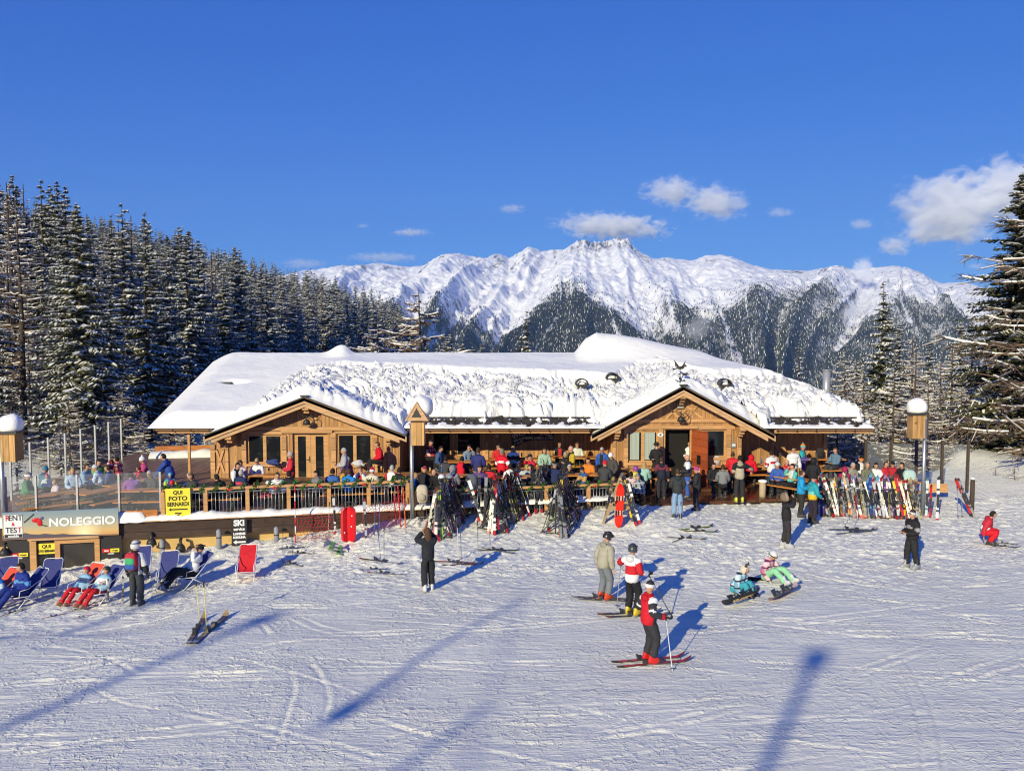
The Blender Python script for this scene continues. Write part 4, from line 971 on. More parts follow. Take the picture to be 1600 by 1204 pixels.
# ---- glass wind screens
def glass_mat():
    m, nt, bs = new_mat('screen_glass')
    bs.inputs['Base Color'].default_value = (.9, .95, .95, 1); bs.inputs['Roughness'].default_value = .03; bs.inputs['Alpha'].default_value = .055; bs.inputs['Specular IOR Level'].default_value = .8
    return m
M_GLASS = glass_mat()
def screen(pts, label, z0, h, glass_h=None):
    t = thing('glass_screen', label, 'glass screen', tuple(pts[0])); gh = glass_h or h-.1
    for p in pts:
        m = MB(); m.box(Vector((p.x, p.y, z0+h/2)), (.065, .065, h)); m.build('post', [M_STEEL], t, True)
    for a, b in zip(pts[:-1], pts[1:]):
        d = (b-a).normalized()*.05; m = MB(); A, B = a+d, b-d
        m.beam(Vector((A.x, A.y, z0+.1+gh/2)), Vector((B.x, B.y, z0+.1+gh/2)), .012, gh); m.build('pane', [M_GLASS], t, True)
screen([fpx(p, FZ, -.25) for p in (-60, 5, 53, 118, 184, 249)], 'waist high glass wind screen along the front of the left terrace', FZ, 1.52)
bk = [atz(20, 781, FZ), atz(50, 768, FZ), atz(78, 757, FZ), atz(105, 747, FZ), atz(129, 736, FZ), atz(151, 728, FZ), atz(171, 722, FZ), atz(190, 716, FZ)]
bk = [Vector((-18.4-.05*k, 32.6+1.45*k, FZ)) for k in range(8)]
screen(bk, 'tall glass wind screen running back along the left side of the terrace', FZ, 1.95)
screen([Vector((-11.9+.0, 46.5, FZ)), Vector((-14, 46.2, FZ)), Vector((-15.8, 45.8, FZ))], 'short rear glass screen seen below the left eaves', FZ, 1.9)
t = thing('rear_parapet', 'brown board parapet at the rear of the terrace below the left eaves', 'parapet', (-14, 44, FZ)); m = MB(); m.beam((-17.5, 43.6, FZ+.25), (-11.9, 44.6, FZ+.25), .06, .5); m.build('board', [wood('orange_board', (.55, .22, .07), 4, 'Z', .4)], t, True)
V = []
for x in np.linspace(-17.5, -11.9, 50):
    for o_, k in prof: V.append((x, 43.2+(x+17.5)*.18-o_*1.6, FZ+.01+k*(.3+.12*float(pnoise(x/.7, 5.0)))))
link('snow_ridge', np_mesh('snow_ridge', np.array(V), grid_faces(50, len(prof)), M_RSNOW), t, True)
t = thing('eaves_post', 'slim wooden post carrying the left end of the eaves', 'post', (-13.75, 37.9, FZ)); m = MB(); m.bb((-.05, -.05, 0), (.05, .05, EZ-.35-FZ)); m.build('shaft', [M_POSTW], t); m = MB(); m.bb((-.09, -.09, 0), (.09, .09, .12)); m.build('foot', [M_STEEL], t)
# right hand screen with wooden posts and its board
pts = [Vector((14.9+1.02*k, 37.5-.12*k, PZ0)) for k in range(5)]
t = thing('wind_screen', 'glass screen with brown posts behind the long ski row on the right', 'glass screen', tuple(pts[0]))
for p in pts: m = MB(); m.box(p+Vector((0, 0, 1.05)), (.1, .1, 2.1)); m.build('post', [M_BARK], t, True)
for a, b in zip(pts[:-1], pts[1:]): m = MB(); m.beam(a+Vector((.06, 0, 1.2)), b+Vector((-.06, 0, 1.2)), .012, 1.5); m.build('pane', [M_GLASS], t, True)
m = MB(); m.beam(pts[-1]+Vector((-2.2, -.9, .3)), pts[-1]+Vector((-1.3, -1.0, .3)), .05, .36); m.build('kick_board', [M_POSTW], t, True)
for px, py in ((1218, 705), (1275, 707)):
    p = atz(px, 765, PZ0); t = thing('steel_post', 'bare grey post between the tables on the right platform' if px < 1250 else 'bare grey post beside the right corner of the chalet wall', 'post', tuple(p)); m = MB(); m.tube([(0, 0, 0), (0, 0, 1.55)], .055, 8); m.build('shaft', [M_BARK], t); m = MB(); m.ball((0, 0, 1.55), (.07, .07, .04)); m.build('cap', [M_DARKM], t)
p = gpt(1191, 784); t = thing('log_bollard', 'short thick log post with snow on top at the platform edge', 'post', tuple(p)); m = MB(); m.tube([(0, 0, -.2), (0, 0, .78)], .13, 10); m.build('log', [flat('pale_log', (.45, .36, .24), .8, 0, .3, .3)], t); m = MB(); m.ball((0, 0, .8), (.19, .17, .07)); m.build('snow_cap', [M_RSNOW], t)
# ---- lamp posts with little timber houses
def lamp_post(px, pybase, pytop, label, side, roofdir, base=None):
    b = base or gpt(px, pybase); H = at(px, pytop, b.y).z - b.z
    t = thing('lamp_post', label, 'lamp post', tuple(b)); m = MB(); m.tube([(0, 0, -.3), (0, 0, H-.9)], [.075, .065], 12); m.build('pole', [M_STEEL], t)
    bx = side*.36; m = MB(); zb = H-1.62
    m.bb((bx-.23, -.22, zb), (bx+.23, .28, zb+.9)); m.build('lamp_house', [wood('house_boards', (.62, .36, .14), .19, 'X', .5)], t)
    zt = zb+.9; m = MB()
    if roofdir:
        m.prism([(bx-.36, -.42, zt-.02), (bx+.36, -.42, zt-.02), (bx, -.42, zt+.58)], (0, .06, 0)); m.prism([(bx-.17, -.432, zt+.1), (bx+.17, -.432, zt+.1), (bx, -.432, zt+.42)], (0, .01, 0), 1)
        m.prism([(bx-.41, -.44, zt-.02), (bx, -.44, zt+.64), (bx, -.44, zt+.58), (bx-.36, -.44, zt-.04)], (0, .9, 0)); m.prism([(bx+.41, -.44, zt-.02), (bx, -.44, zt+.64), (bx, -.44, zt+.58), (bx+.36, -.44, zt-.04)][::-1], (0, .9, 0))
    else: m.bb((bx-.33, -.32, zt), (bx+.33, .38, zt+.07))
    m.build('house_roof', [M_BARGE if roofdir else M_DARKM, M_DARKM], t)
    m = MB(); rr = random.Random(px)
    if roofdir: m.ball((bx+.15, .06, zt+.44), (.40, .44, .38), 0, 18, 12, lambda p: p*(1+.06*math.sin(5*p.x+3*p.z)+.05*math.sin(7*p.y)))
    else: m.ball((bx, .03, zt+.26), (.38, .38, .35), 0, 18, 12, lambda p: Vector((max(-.86, min(.86, p.x)), max(-.86, min(.86, p.y)), max(-.6, p.z)))*(1+.04*math.sin(5*p.x+4*p.y)))
    m.build('snow_cap', [M_RSNOW], t)
lamp_post(633, 798, 622, 'steel lamp post with a gabled timber lamp house under a snow cap', .62, True, fp(-3.55, .55, .25))
lamp_post(1441, 806, 617, 'steel lamp post with a timber lamp house and rounded snow cap on the right', -.9, False)
lamp_post(3, 800, 641, 'steel lamp post with a snow capped timber house at the left edge', .95, False, fpx(3, FZ, -.1))
# ---- lettering helper and signs
def letters(parent, txt, size, loc, mat, rot=(math.pi/2, 0, 0), bold=0, sx=1, depth=.004, name='lettering', label=None):
    o = link(name, text_mesh(txt, size, depth, bold, sx), parent); o.data.materials.append(mat); o.location = loc; o.rotation_euler = rot
    if label: o['label'] = label
    return o
M_INK = flat('black_ink', (.012, .012, .012), .5); M_YEL = flat('sign_yellow', (.86, .72, .05), .45); M_SIGNB = flat('sign_black', (.025, .022, .022), .45)
def arrow(m, x0, x1, z, h, y, mi=0):
    m.prism([(x0, y, z), (x0+h*1.4, y, z+h), (x0+h*1.4, y, z+h*.38), (x1, y, z+h*.38), (x1, y, z-h*.38), (x0+h*1.4, y, z-h*.38), (x0+h*1.4, y, z-h)], (0, -.004, 0), mi)
p = fpx(279, FZ+.50, .12); t = thing('photo_sign', 'large yellow sign reading QUI FOTO BERNARDI with a black arrow on the railing', 'sign', tuple(p), RZF)
m = MB(); m.bb((-.39, -.015, -.52), (.39, .015, .50)); m.build('board', [M_YEL], t)
for s, sz, z, sx in (('QUI', .17, .36, 1), ('FOTO', .2, .16, 1.1), ('BERNARDI', .19, -.03, .76), ('Noleggio', .055, -.33, 1), ('sci', .05, -.39, 1), ('Servizio fotografico', .05, -.45, 1)): letters(t, s, sz, (0, -.018, z), M_INK, bold=.006, sx=sx)
m = MB(); arrow(m, -.3, .3, -.2, .055, -.016); m.build('arrow', [M_INK], t)
p = fpx(374, FZ-.48, .30); t = thing('ski_service_sign', 'narrow black sign reading SKI service with white letters and arrow on the beam', 'sign', tuple(p), RZF)
m = MB(); m.bb((-.25, -.012, -.5), (.25, .012, .42)); m.build('board', [M_SIGNB], t)
for s, sz, z, sx, bo in (('SKI', .27, .26, .95, .014), ('service', .14, .06, .9, .006), ('LAMINE', .1, -.1, 1.1, .008), ('SCIOLINA', .1, -.22, .9, .008)): letters(t, s, sz, (0, -.014, z), M_WHITE, bold=bo, sx=sx)
m = MB(); arrow(m, -.2, .2, -.38, .075, -.013); m.build('arrow', [M_WHITE], t)
# rental front
p0, p1 = fpx(7, 0, .28), fpx(187, 0, .28); cx = (p0+p1)/2; Wd = (p1-p0).length; zt = at(97, 797, cx.y).z; zb = at(97, 839, cx.y).z; hh = (zt-zb)/2
t = thing('rental_sign', 'wide rental shop sign reading NOLEGGIO over a sunset mountain picture', 'sign', (cx.x, cx.y, (zt+zb)/2), RZF)
def sunset_mat():
    m, nt, bs = new_mat('printed_sunset'); v = coords(nt); sp = N(nt, 'ShaderNodeSeparateXYZ'); nt.links.new(v, sp.inputs[0])
    mr = N(nt, 'ShaderNodeMapRange'); mr.inputs[1].default_value = -hh; mr.inputs[2].default_value = hh; nt.links.new(sp.outputs[2], mr.inputs[0])
    c = ramp(nt, mr.outputs[0], [(.0, (.62, .30, .10)), (.2, (.66, .44, .18)), (.5, (.42, .42, .30)), (1, (.22, .30, .36))])
    ds = N(nt, 'ShaderNodeVectorMath', operation='DISTANCE'); ds.inputs[1].default_value = (Wd*.2, -.02, -hh*.72); nt.links.new(v, ds.inputs[0])
    gl = ramp(nt, ds.outputs['Value'], [(.0, 1.0), (.12, .75), (.55, 0.0)])
    nt.links.new(mixcol(nt, gl, c, (.98, .86, .5)), bs.inputs['Base Color']); bs.inputs['Roughness'].default_value = .35; return m
m = MB(); m.bb((-Wd/2, -.02, -hh), (Wd/2, .05, hh)); m.build('panel', [sunset_mat()], t)
m = MB(); ridge = [(-.5, .1), (-.42, -.02), (-.36, .12), (-.31, .3), (-.27, .12), (-.2, .02), (-.14, .1), (-.06, -.06), (.02, -.02), (.08, -.16), (.16, -.2), (.3, -.3), (.5, -.36)]
m.prism([(-Wd/2+.01, -.021, -hh+.01)] + [(x*Wd*.99, -.021, -hh+.01+(.42+y)*hh*.62) for x, y in ridge] + [(Wd/2-.01, -.021, -hh+.01)], (0, -.002, 0)); m.build('printed_mountains', [flat('print_dark', (.10, .085, .11), .4)], t)
letters(t, 'NOLEGGIO', .36, (Wd*.185, -.03, .05), M_WHITE, bold=.014, sx=1.08)
m = MB(); bx = -Wd*.407; m.bb((bx-.27, -.036, -hh*.86), (bx+.27, -.024, hh*.82)); m.bb((bx-.26, -.040, -hh*.84), (bx+.26, -.037, -hh*.60), 1); m.build('logo_board', [M_WHITE, M_SIGNB], t)
for s, sz, x, z, mt in (('R', .25, -.16, .26, M_RED), ('ENT', .25, .07, .26, M_INK), ('&', .16, .0, .06, M_RED), ('TES', .25, -.06, -.14, M_INK), ('T', .25, .185, -.14, M_RED)): letters(t, s, sz, (bx+x, -.042, z*hh/.45), mt, sx=.86, bold=.002)
letters(t, 'onside', .12, (bx, -.044, -hh*.725), M_WHITE, bold=.004)
m = MB(); m.beam((-.78, -.03, .1), (-.48, -.03, .36), .012, .03); m.ball((-.42, -.03, .16), (.13, .01, .08), 1, 10, 6); m.ball((-.32, -.032, .08), (.08, .01, .12), 1, 10, 6); m.ball((-.25, -.032, .22), (.05, .01, .05), 2, 8, 6); m.beam((-.34, -.03, .02), (-.1, -.03, -.05), .012, .03)
o = m.build('printed_skier', [M_INK, M_RED, flat('print_blue', (.08, .1, .25), .4)], t); o.location.x = -Wd*.09
# shop front under it
fr = thing('shop_front', 'glazed rental shop entrance with timber frames and dark side panels', 'shop front', (cx.x, cx.y, -1), RZF)
def sf(x0, x1, z0, z1, y0, y1, mat, name, parent=None):
    m = MB(); m.bb((x0, y0, z0+1), (x1, y1, z1+1)); return m.build(name, [mat], parent or fr)
def lx(px): return (fpx(px, 0, .28)-cx).dot(AX)
sf(lx(12), lx(47), -2, zb-.02, .09, .18, M_SIGNB, 'side_panel'); sf(lx(156), lx(190), -2, zb-.02, .09, .18, M_SIGNB, 'side_panel')
for a, b in ((47, 57), (86, 94), (148, 156)): sf(lx(a), lx(b), -2, zb-.02, .05, .2, M_POSTW, 'door_post')
sf(lx(46), lx(156), zb-.06, zb-.005, -.06, .049, M_BARGE, 'lintel')
g = sf(lx(57), lx(86), -2, zb-.06, .16, .18, M_DGLASS, 'pane'); g = sf(lx(94), lx(148), -2, zb-.22, .16, .18, flat('shop_glass', (.05, .045, .04), .12), 'pane'); sf(lx(94), lx(148), zb-.22, zb-.06, .05, .2, M_POSTW, 'transom')
z2 = at(72, 857, cx.y).z; t = thing('small_photo_sign', 'small yellow sign reading QUI FOTO BERNARDI in the shop entrance', 'sign', tuple(Vector((cx.x, cx.y, z2)) + AX*lx(72) + NX*.0), RZF)
m = MB(); m.bb((-.25, .13, -.17), (.25, .15, .17)); m.build('board', [M_YEL], t); letters(t, 'QUI', .15, (0, .125, .07), M_INK, bold=.004); letters(t, 'FOTO BERNARDI', .11, (0, .125, -.08), M_INK, sx=.62, bold=.004)
for px, lab in ((30, 'red and yellow sticker sign left of the shop entrance'), (173, 'red and yellow sticker sign right of the shop entrance')):
    z2 = at(px, 866, cx.y).z; t = thing('sticker_sign', lab, 'sign', tuple(Vector((cx.x, cx.y, z2)) + AX*lx(px)), RZF); m = MB()
    m.bb((-.26, .07, -.02), (-.01, .085, .1)); m.build('red_field', [M_RED], t); m = MB(); m.bb((-.01, .07, -.02), (.26, .085, .1)); m.build('yellow_field', [M_YEL], t); m = MB(); m.bb((-.26, .07, -.1), (.26, .085, -.022)); m.build('black_field', [M_SIGNB], t)
    letters(t, 'test', .09, (-.135, .068, .04), M_WHITE, bold=.004); letters(t, 'onside', .07, (.0, .068, -.06), M_WHITE, bold=.003); letters(t, 'noleggio', .06, (.125, .068, .04), M_INK, bold=.002)
# carved chalet sign
p = at(833, 681, YM-.1); t = thing('carved_sign', 'dark carved wooden sign reading CHALET DEGLI ANGELI on the middle wall', 'sign', tuple(p))
m = MB(); top = [(-.98, .05), (-.9, .28), (-.6, .4), (0, .42), (.5, .4), (.85, .38), (.93, .2), (.95, -.12), (.9, -.2), (.3, -.18), (-.1, -.2), (-.45, -.3), (-.75, -.46), (-.92, -.5), (-.97, -.3)]
m.prism([(x, 0, z) for x, z in top][::-1], (0, .05, 0)); m.build('board', [wood('dark_carved', (.07, .035, .02), 3, 'Z', .5)], t)
M_CARVE = flat('carved_pink', (.85, .62, .60), .6); M_CREAM = flat('cream_letters', (.75, .68, .52), .6)
for i, c in enumerate('CHALET DEGLI ANGELI'):
    x = -.86 + i*.0945; small = 7 <= i < 12
    if c != ' ': letters(t, c, .17 if small else .3, (x, -.008, .16 - .10*((x)/.9)**2 + (-.06 if x < -.75 else 0)), M_CARVE, (math.pi/2, -.12*x, 0), .004, .8, name='letter')
for i, c in enumerate('BAR RISTORANTE RIFUGIO ALPINO'):
    x = -.84 + i*.061
    if c != ' ': letters(t, c, .12, (x, -.008, -.09 - .32*max(0, -x-.35)**1.3), M_CREAM, (math.pi/2, -.5 if x < -.5 else 0, 0), .006, .8, name='letter')
for i, c in enumerate('2 RIST'):
    if c != ' ': letters(t, c, .11, (-.82+i*.066, -.008, -.38+i*.028), M_CREAM, (math.pi/2, -.42, 0), .006, .8, name='letter')
# ---- poles standing in the snow bank by the wall, wall bracket lamps
for px, py0, py1, lab in ((255, 893, 842, 'grey rounded board stake standing before the yellow wall, right of the shop'), (343, 850, 826, 'grey rounded board stake left of the black sign'), (432, 846, 822, 'dark stub of a stake right of the black sign')):
    b = fpx(px, 0, .45); b.z = gz(b.x, b.y); h = at(px, py1, b.y).z-b.z; t = thing('snow_stake', lab, 'stake', tuple(b)); m = MB(); m.tube([(0, 0, -.3), (0, 0, h-.06), (0, 0, h)], [.09, .09, .03], 8); m.build('shaft', [flat('stake_grey', (.25, .26, .29), .6)], t); m = MB(); m.tube([(0, 0, h-.3), (0, 0, h-.26)], .094, 8); m.build('band', [M_DARKM], t)
for px, py, lab in ((8, 858, 'dark wall lamp on the yellow wall left of the shop'), (237, 842, 'dark curled bracket on the yellow wall right of the shop'), (282, 851, 'dark wall lamp on the yellow wall behind the deck chairs')):
    b = fpx(px, 0, .1); b.z = at(px, py, b.y).z; t = thing('wall_light', lab, 'lamp', tuple(b), RZF); m = MB(); m.tube([(0, .1, -.25), (0, -.1, -.2), (0, -.16, .05), (0, -.1, .22), (0, .05, .2)], .05, 8); m.build('bracket', [M_DARKM], t); m = MB(); m.tube([(0, -.12, .1), (0, -.14, -.02), (0, -.15, -.16)], [.04, .14, .17], 10); m.build('lamp_shade', [M_DARKM], t)
# ---- beer tables and benches
def table_protos():
    T = thing('beer_table', 'x', 'table'); m = MB(); m.box((0, 0, .755), (2.1, .62, .035)); m.build('tabletop', [M_TABLE], T)
    for s in (-1, 1):
        m = MB()
        for y in (-.24, .24): m.tube([(s*.78, y*1.1, 0), (s*.78, y*.85, .735)], .016, 6)
        m.tube([(s*.78, -.26, .12), (s*.78, .26, .12)], .014, 6); m.tube([(s*.78, 0, .5), (s*.35, 0, .73)], .012, 6); m.build('leg_frame', [flat('green_steel', (.03, .09, .05), .4)], T)
    B = thing('bench', 'x', 'bench'); m = MB(); m.box((0, 0, .455), (2.1, .27, .032)); m.build('seat', [M_TABLE], B)
    for s in (-1, 1):
        m = MB()
        for y in (-.1, .1): m.tube([(s*.78, y*1.15, 0), (s*.78, y*.9, .44)], .014, 6)
        m.tube([(s*.78, -.11, .1), (s*.78, .11, .1)], .012, 6); m.build('leg_frame', [flat('green_steel', (.03, .09, .05), .4)], B)
    return T, B
def dup(root, loc, rz, label=None, group=None):
    r = root.copy(); COL.objects.link(r); r.location = loc; r.rotation_euler = (0, 0, rz)
    if label: r['label'] = label
    if group: r['group'] = group
    for c_ in list(root.children):
        c = c_.copy(); COL.objects.link(c); c.parent = r
        for g_ in c_.children: g = g_.copy(); COL.objects.link(g); g.parent = c
    return r
TP, BP = table_protos()
first = [True]
def table(px, py, where, rz=0, z=FZ, benches=(1, 1), Y=None):
    p = atz(px, py, z+.77) if Y is None else at(px, py, Y); 
    if z == FZ and p.y < yfront(p.x)+1.15: q = at(px, py, yfront(p.x)+1.15); p = Vector((q.x, q.y, 0))
    loc = (p.x, p.y, z); rz = R(rz)
    if first[0]: T = TP; T.location = loc; T.rotation_euler = (0, 0, rz); T['label'] = 'orange beer table ' + where; T['group'] = 'beer tables on the terraces'
    else: dup(TP, loc, rz, 'orange beer table ' + where, 'beer tables on the terraces')
    for s, on in zip((-1, 1), benches):
        if not on: continue
        bl = (p.x - math.sin(rz)*.58*s, p.y + math.cos(rz)*.58*s, z)
        lab = 'orange bench %s the table %s' % ('in front of' if s < 0 else 'behind', where)
        if first[0]: BP.location = bl; BP.rotation_euler = (0, 0, rz); BP['label'] = lab; BP['group'] = 'benches at the beer tables'; first[0] = False
        else: dup(BP, bl, rz, lab, 'benches at the beer tables')
for a in ((112, 747, 'at the back of the left terrace', 10), (168, 764, 'in the middle of the left terrace', 62), (85, 772, 'at the far left behind the glass', 40), (236, 773, 'behind the right end of the front glass', 5), (208, 752, 'beside the standing woman in plaid red', 60),
          (412, 741, 'below the left gable window', 4), (330, 762, 'nearest the yellow sign', 8), (480, 762, 'behind the left railing at the gable door', 8), (555, 757, 'in front of the gable door people', 8), (598, 740, 'below the right window of the left gable', 5), (668, 741, 'in front of the wide dark window', 5), (655, 761, 'right of the gabled lamp post', 8), (733, 720, 'below the wide dark windows', 0), (803, 716, 'below the carved sign', 0), (877, 713, 'right of the carved sign', 0), (917, 714, 'in the corner by the right gable', 0), (735, 742, 'behind the pink ski', 6), (800, 745, 'behind the second ski rack', 6), (905, 752, 'behind the third ski rack', 6)): table(*a)
for a in ((1010, 732, 'under the curtained window', 0, PZ0+.13), (1108, 727, 'under the right gable window', 0, PZ0+.1), (1180, 727, 'right of the khaki jacket man', 4, PZ0), (1232, 745, 'beside the blue jacket man', -52, PZ0), (1282, 716, 'at the right corner of the chalet', 0, PZ0+.2), (1308, 733, 'behind the left half of the long ski row', 4, PZ0), (1395, 752, 'behind the right half of the long ski row', 4, PZ0)): table(*a)
# ---------------------------------------------------------------- skis, poles, boards, racks
def board_mb(L, wt, wc, wl, th, tipc=.10, n=22, tail=.03, rad=.14):
    m = MB(); V = []
    for i in range(n+1):
        t = i/n; z = L*t
        w = wl*(1-t)**2*1.0 + wt*t**2 + wc*2*t*(1-t); w = wc + (w-wc)
        e = L-z
        if e < rad: w *= math.sqrt(max(0.02, 1-((rad-e)/rad)**2))
        if z < tail*2: w *= .7 + .3*(z/(tail*2))
        if rad > .2 and z < rad*.9: w *= math.sqrt(max(.02, 1-((rad*.9-z)/(rad*.9))**2))/(1 if z >= tail*2 else (.7+.3*z/(tail*2)))
        y = -tipc*max(0, (t-.87)/.13)**2 - (tipc*.55*max(0, (.12-t)/.12)**2 if rad > .2 else tipc*.12*max(0, (.06-t)/.06)**2)
        V += [(-w/2, y-th, z), (w/2, y-th, z), (w/2, y, z), (-w/2, y, z)]
    return V
def ski_meshes(c1, c2, c3, L=1.62):
    V = board_mb(L, .115, .070, .098, .014); n = len(V)//4-1; m = MB(); F_, MI = [], []
    for i in range(n):
        a = i*4; b = a+4; t = i/n
        top = 1 if t > .87 else (2 if t < .09 else (1 if .64 < t < .69 or .22 < t < .26 else 0))
        for k, mi in ((0, top), (1, 3), (2, 3), (3, 3)): F_.append((a+k, a+(k+1) % 4, b+(k+1) % 4, b+k)); MI.append(mi)
    F_ += [(0, 3, 2, 1), (n*4, n*4+1, n*4+2, n*4+3)]; MI += [3, 3]; m.v = V; m.f = F_; m.m = MI; m.sm = [False]*len(F_)
    bd = m.mesh('board', [gloss(c1), gloss(c2), gloss(c3), gloss((.03, .03, .035))])
    m = MB(); z0 = L*.47
    m.bb((-.04, -.035, z0-.19), (.04, -.0145, z0+.19)); m.bb((-.036, -.085, z0+.11), (.036, -.035, z0+.19)); m.bb((-.045, -.075, z0+.19), (.045, -.036, z0+.23)); m.bb((-.036, -.105, z0-.20), (.036, -.035, z0-.11)); m.bb((-.03, -.13, z0-.22), (.03, -.09, z0-.18)); m.bb((-.06, -.02, z0-.08), (.06, -.008, z0-.05), 1)
    return bd, m.mesh('binding', [gloss((.035, .035, .04)), M_STEEL])
SKI_COL = {'black': ((.02, .02, .024), (.14, .14, .15), (.4, .02, .02)), 'white': ((.72, .72, .72), (.05, .05, .06), (.5, .02, .02)), 'red': ((.5, .015, .02), (.2, .02, .02), (.02, .02, .02)), 'yellow': ((.75, .52, .02), (.03, .03, .03), (.1, .1, .1)),
           'blue': ((.03, .06, .25), (.1, .3, .5), (.05, .05, .05)), 'grey': ((.25, .26, .28), (.06, .06, .07), (.3, .3, .3)), 'lime': ((.45, .62, .05), (.05, .05, .05), (.2, .3, .05)), 'silver': ((.5, .52, .55), (.3, .02, .03), (.05, .05, .05)), 'orange': ((.7, .18, .02), (.75, .75, .75), (.03, .03, .03)), 'brown': ((.10, .06, .04), (.35, .25, .12), (.4, .4, .4)), 'purple': ((.16, .05, .22), (.35, .25, .5), (.03, .03, .03)), 'pale': ((.55, .62, .62), (.1, .2, .25), (.7, .1, .1)), 'pink': ((.72, .05, .28), (.75, .4, .55), (.05, .05, .05))}
SKI_M = {}
def orient(d, n):
    d = Vector(d).normalized(); n = Vector(n); n = (n - d*n.dot(d)).normalized(); y = -n; x = y.cross(d)
    return Matrix((x, y, d)).transposed().to_euler()
def ski(p, d, n, col, label, group, s=1.0):
    if col not in SKI_M: SKI_M[col] = ski_meshes(*SKI_COL[col])
    t = thing('ski', label, 'ski', tuple(p), 0, group); t.rotation_euler = orient(d, n); t.scale = (s, s, s)
    link('board', SKI_M[col][0], t); link('binding', SKI_M[col][1], t); return t
POLE_M = {}
def pole(base, top, label, group, col=(.3, .3, .32)):
    if col not in POLE_M:
        m = MB(); m.tube([(0, 0, 0), (0, 0, .04), (0, 0, 1.12)], [.003, .010, .011], 6); a = m.mesh('shaft', [gloss(col)])
        m = MB(); m.tube([(0, 0, 1.06), (0, 0, 1.2), (0, 0, 1.22)], [.018, .02, .024], 8); m.tube([(.02, 0, 1.19), (.09, 0, 1.1), (.03, 0, 1.0), (.01, 0, 1.1)], .006, 4); b = m.mesh('grip', [gloss((.025, .025, .028))])
        m = MB(); m.tube([(0, 0, .07), (0, 0, .085)], [.045, .03], 10); c = m.mesh('basket', [gloss((.03, .03, .03))]); POLE_M[col] = (a, b, c)
    t = thing('ski_pole', label, 'ski pole', tuple(base), 0, group); d = Vector(top)-Vector(base); t.rotation_euler = orient(d, (0, -1, .01)); s = max(.8, min(1.15, d.length/1.2)); t.scale = (s, s, s)
    for nme, me in zip(('shaft', 'grip', 'basket'), POLE_M[col]): link(nme, me, t)
    return t
rs = random.Random(31)
PAL = ['black']*7 + ['white']*4 + ['grey']*4 + ['silver']*3 + ['red']*2 + ['blue']*2 + ['yellow', 'lime', 'brown', 'purple', 'pale', 'orange']
def a_frame(px, py, ang, L, label, where, n, pal=PAL, hb=1.27, spread=.5):
    """metal rack: a rail on two triangular trestles, skis leaning on it from both sides"""
    b = gpt(px, py); d = Vector((math.sin(ang), math.cos(ang), 0)); s = Vector((d.y, -d.x, 0))
    t = thing('ski_rack', label, 'ski rack', tuple(b)); top0 = b+Vector((0, 0, hb)); top1 = b+d*L; z1 = gz(top1.x, top1.y); top1.z = max(b.z, z1)+hb
    for q, tp in ((b, top0), (b+d*L, top1)):
        m = MB()
        q0 = q.copy(); q0.z = gz(q.x, q.y)-.05; m.beam(q0, tp, .05, .05)
        for sg in (-1, 1):
            f = q+s*sg*.5; f.z = gz(f.x, f.y)+.0; m.beam(f, Vector((q.x, q.y, q0.z+.62)), .035, .035)
        f0, f1 = q+s*-.52, q+s*.52; f0.z = gz(f0.x, f0.y)+.03; f1.z = gz(f1.x, f1.y)+.03; m.beam(f0, f1, .04, .04)
        m.build('trestle', [M_DARKM], t, True)
    m = MB(); m.tube([top0, top1], .03, 8); m.build('rail', [M_DARKM], t, True)
    for i in range(n):
        for sg in (-1, 1):
            if rs.random() < .08: continue
            u = (i+.5)/n + rs.uniform(-.3, .3)/n; q = b+d*(L*u); f = q+s*sg*spread*rs.uniform(.55, 1.2); f.z = gz(f.x, f.y)
            tp = b+d*(L*u+rs.uniform(-.14, .14)); tp.z = top0.z*(1-u)+top1.z*u + .02; tp += s*sg*.05
            dr = (tp-f); col = rs.choice(pal); k = rs.uniform(.93, 1.08)
            ski(f, dr, s*sg*-.3+Vector((0, -.4, 0)) if rs.random() < .4 else s*sg, col, '%s ski leaning on the %s' % (col, where), 'skis on the %s' % where, k)
            if rs.random() < .42:
                f2 = f+d*.07+s*sg*.05; pole(f2, f2+dr.normalized()*1.18, 'ski pole leaning on the %s' % where, 'poles on the %s' % where, rs.choice([(.3, .3, .32), (.03, .03, .03), (.6, .6, .6), (.5, .03, .03), (.5, .5, .06)]))
    for i in range(5):
        w = rs.uniform(-.42, .42); f = b-d*rs.uniform(.1, .35)+s*w; f.z = gz(f.x, f.y); tp = b+d*.1+s*w*.35; tp.z = top0.z+.05; col = rs.choice(pal)
        ski(f, tp-f, Vector((rs.uniform(-.5, .5), -1, .2)), col, '%s ski leaning on the %s' % (col, where), 'skis on the %s' % where, rs.uniform(.95, 1.1))
    return b, d, s
a_frame(682, 839, .16, 2.4, 'dark metal ski rack nearest the gabled lamp post', 'rack by the gabled lamp post', 16, spread=.5)
b2 = a_frame(768, 832, .42, 2.3, 'dark metal ski rack between the other two metal racks', 'middle metal rack', 17, ['black']*5+['white']*4+['red']*4+['grey']*4+['silver']*3+['brown'])
a_frame(868, 834, .22, 2.2, 'dark metal ski rack left of the wooden trestle', 'metal rack left of the wooden trestle', 16, ['black']*8+['grey']*3+['yellow']*3+['lime']*2+['white']*3+['purple']*2+['pink'])
a_frame(842, 800, .25, 1.5, 'low metal ski rack close to the railing behind the other racks', 'rack close to the railing', 9, ['black']*6+['blue']*2+['white']*2+['grey']*3)
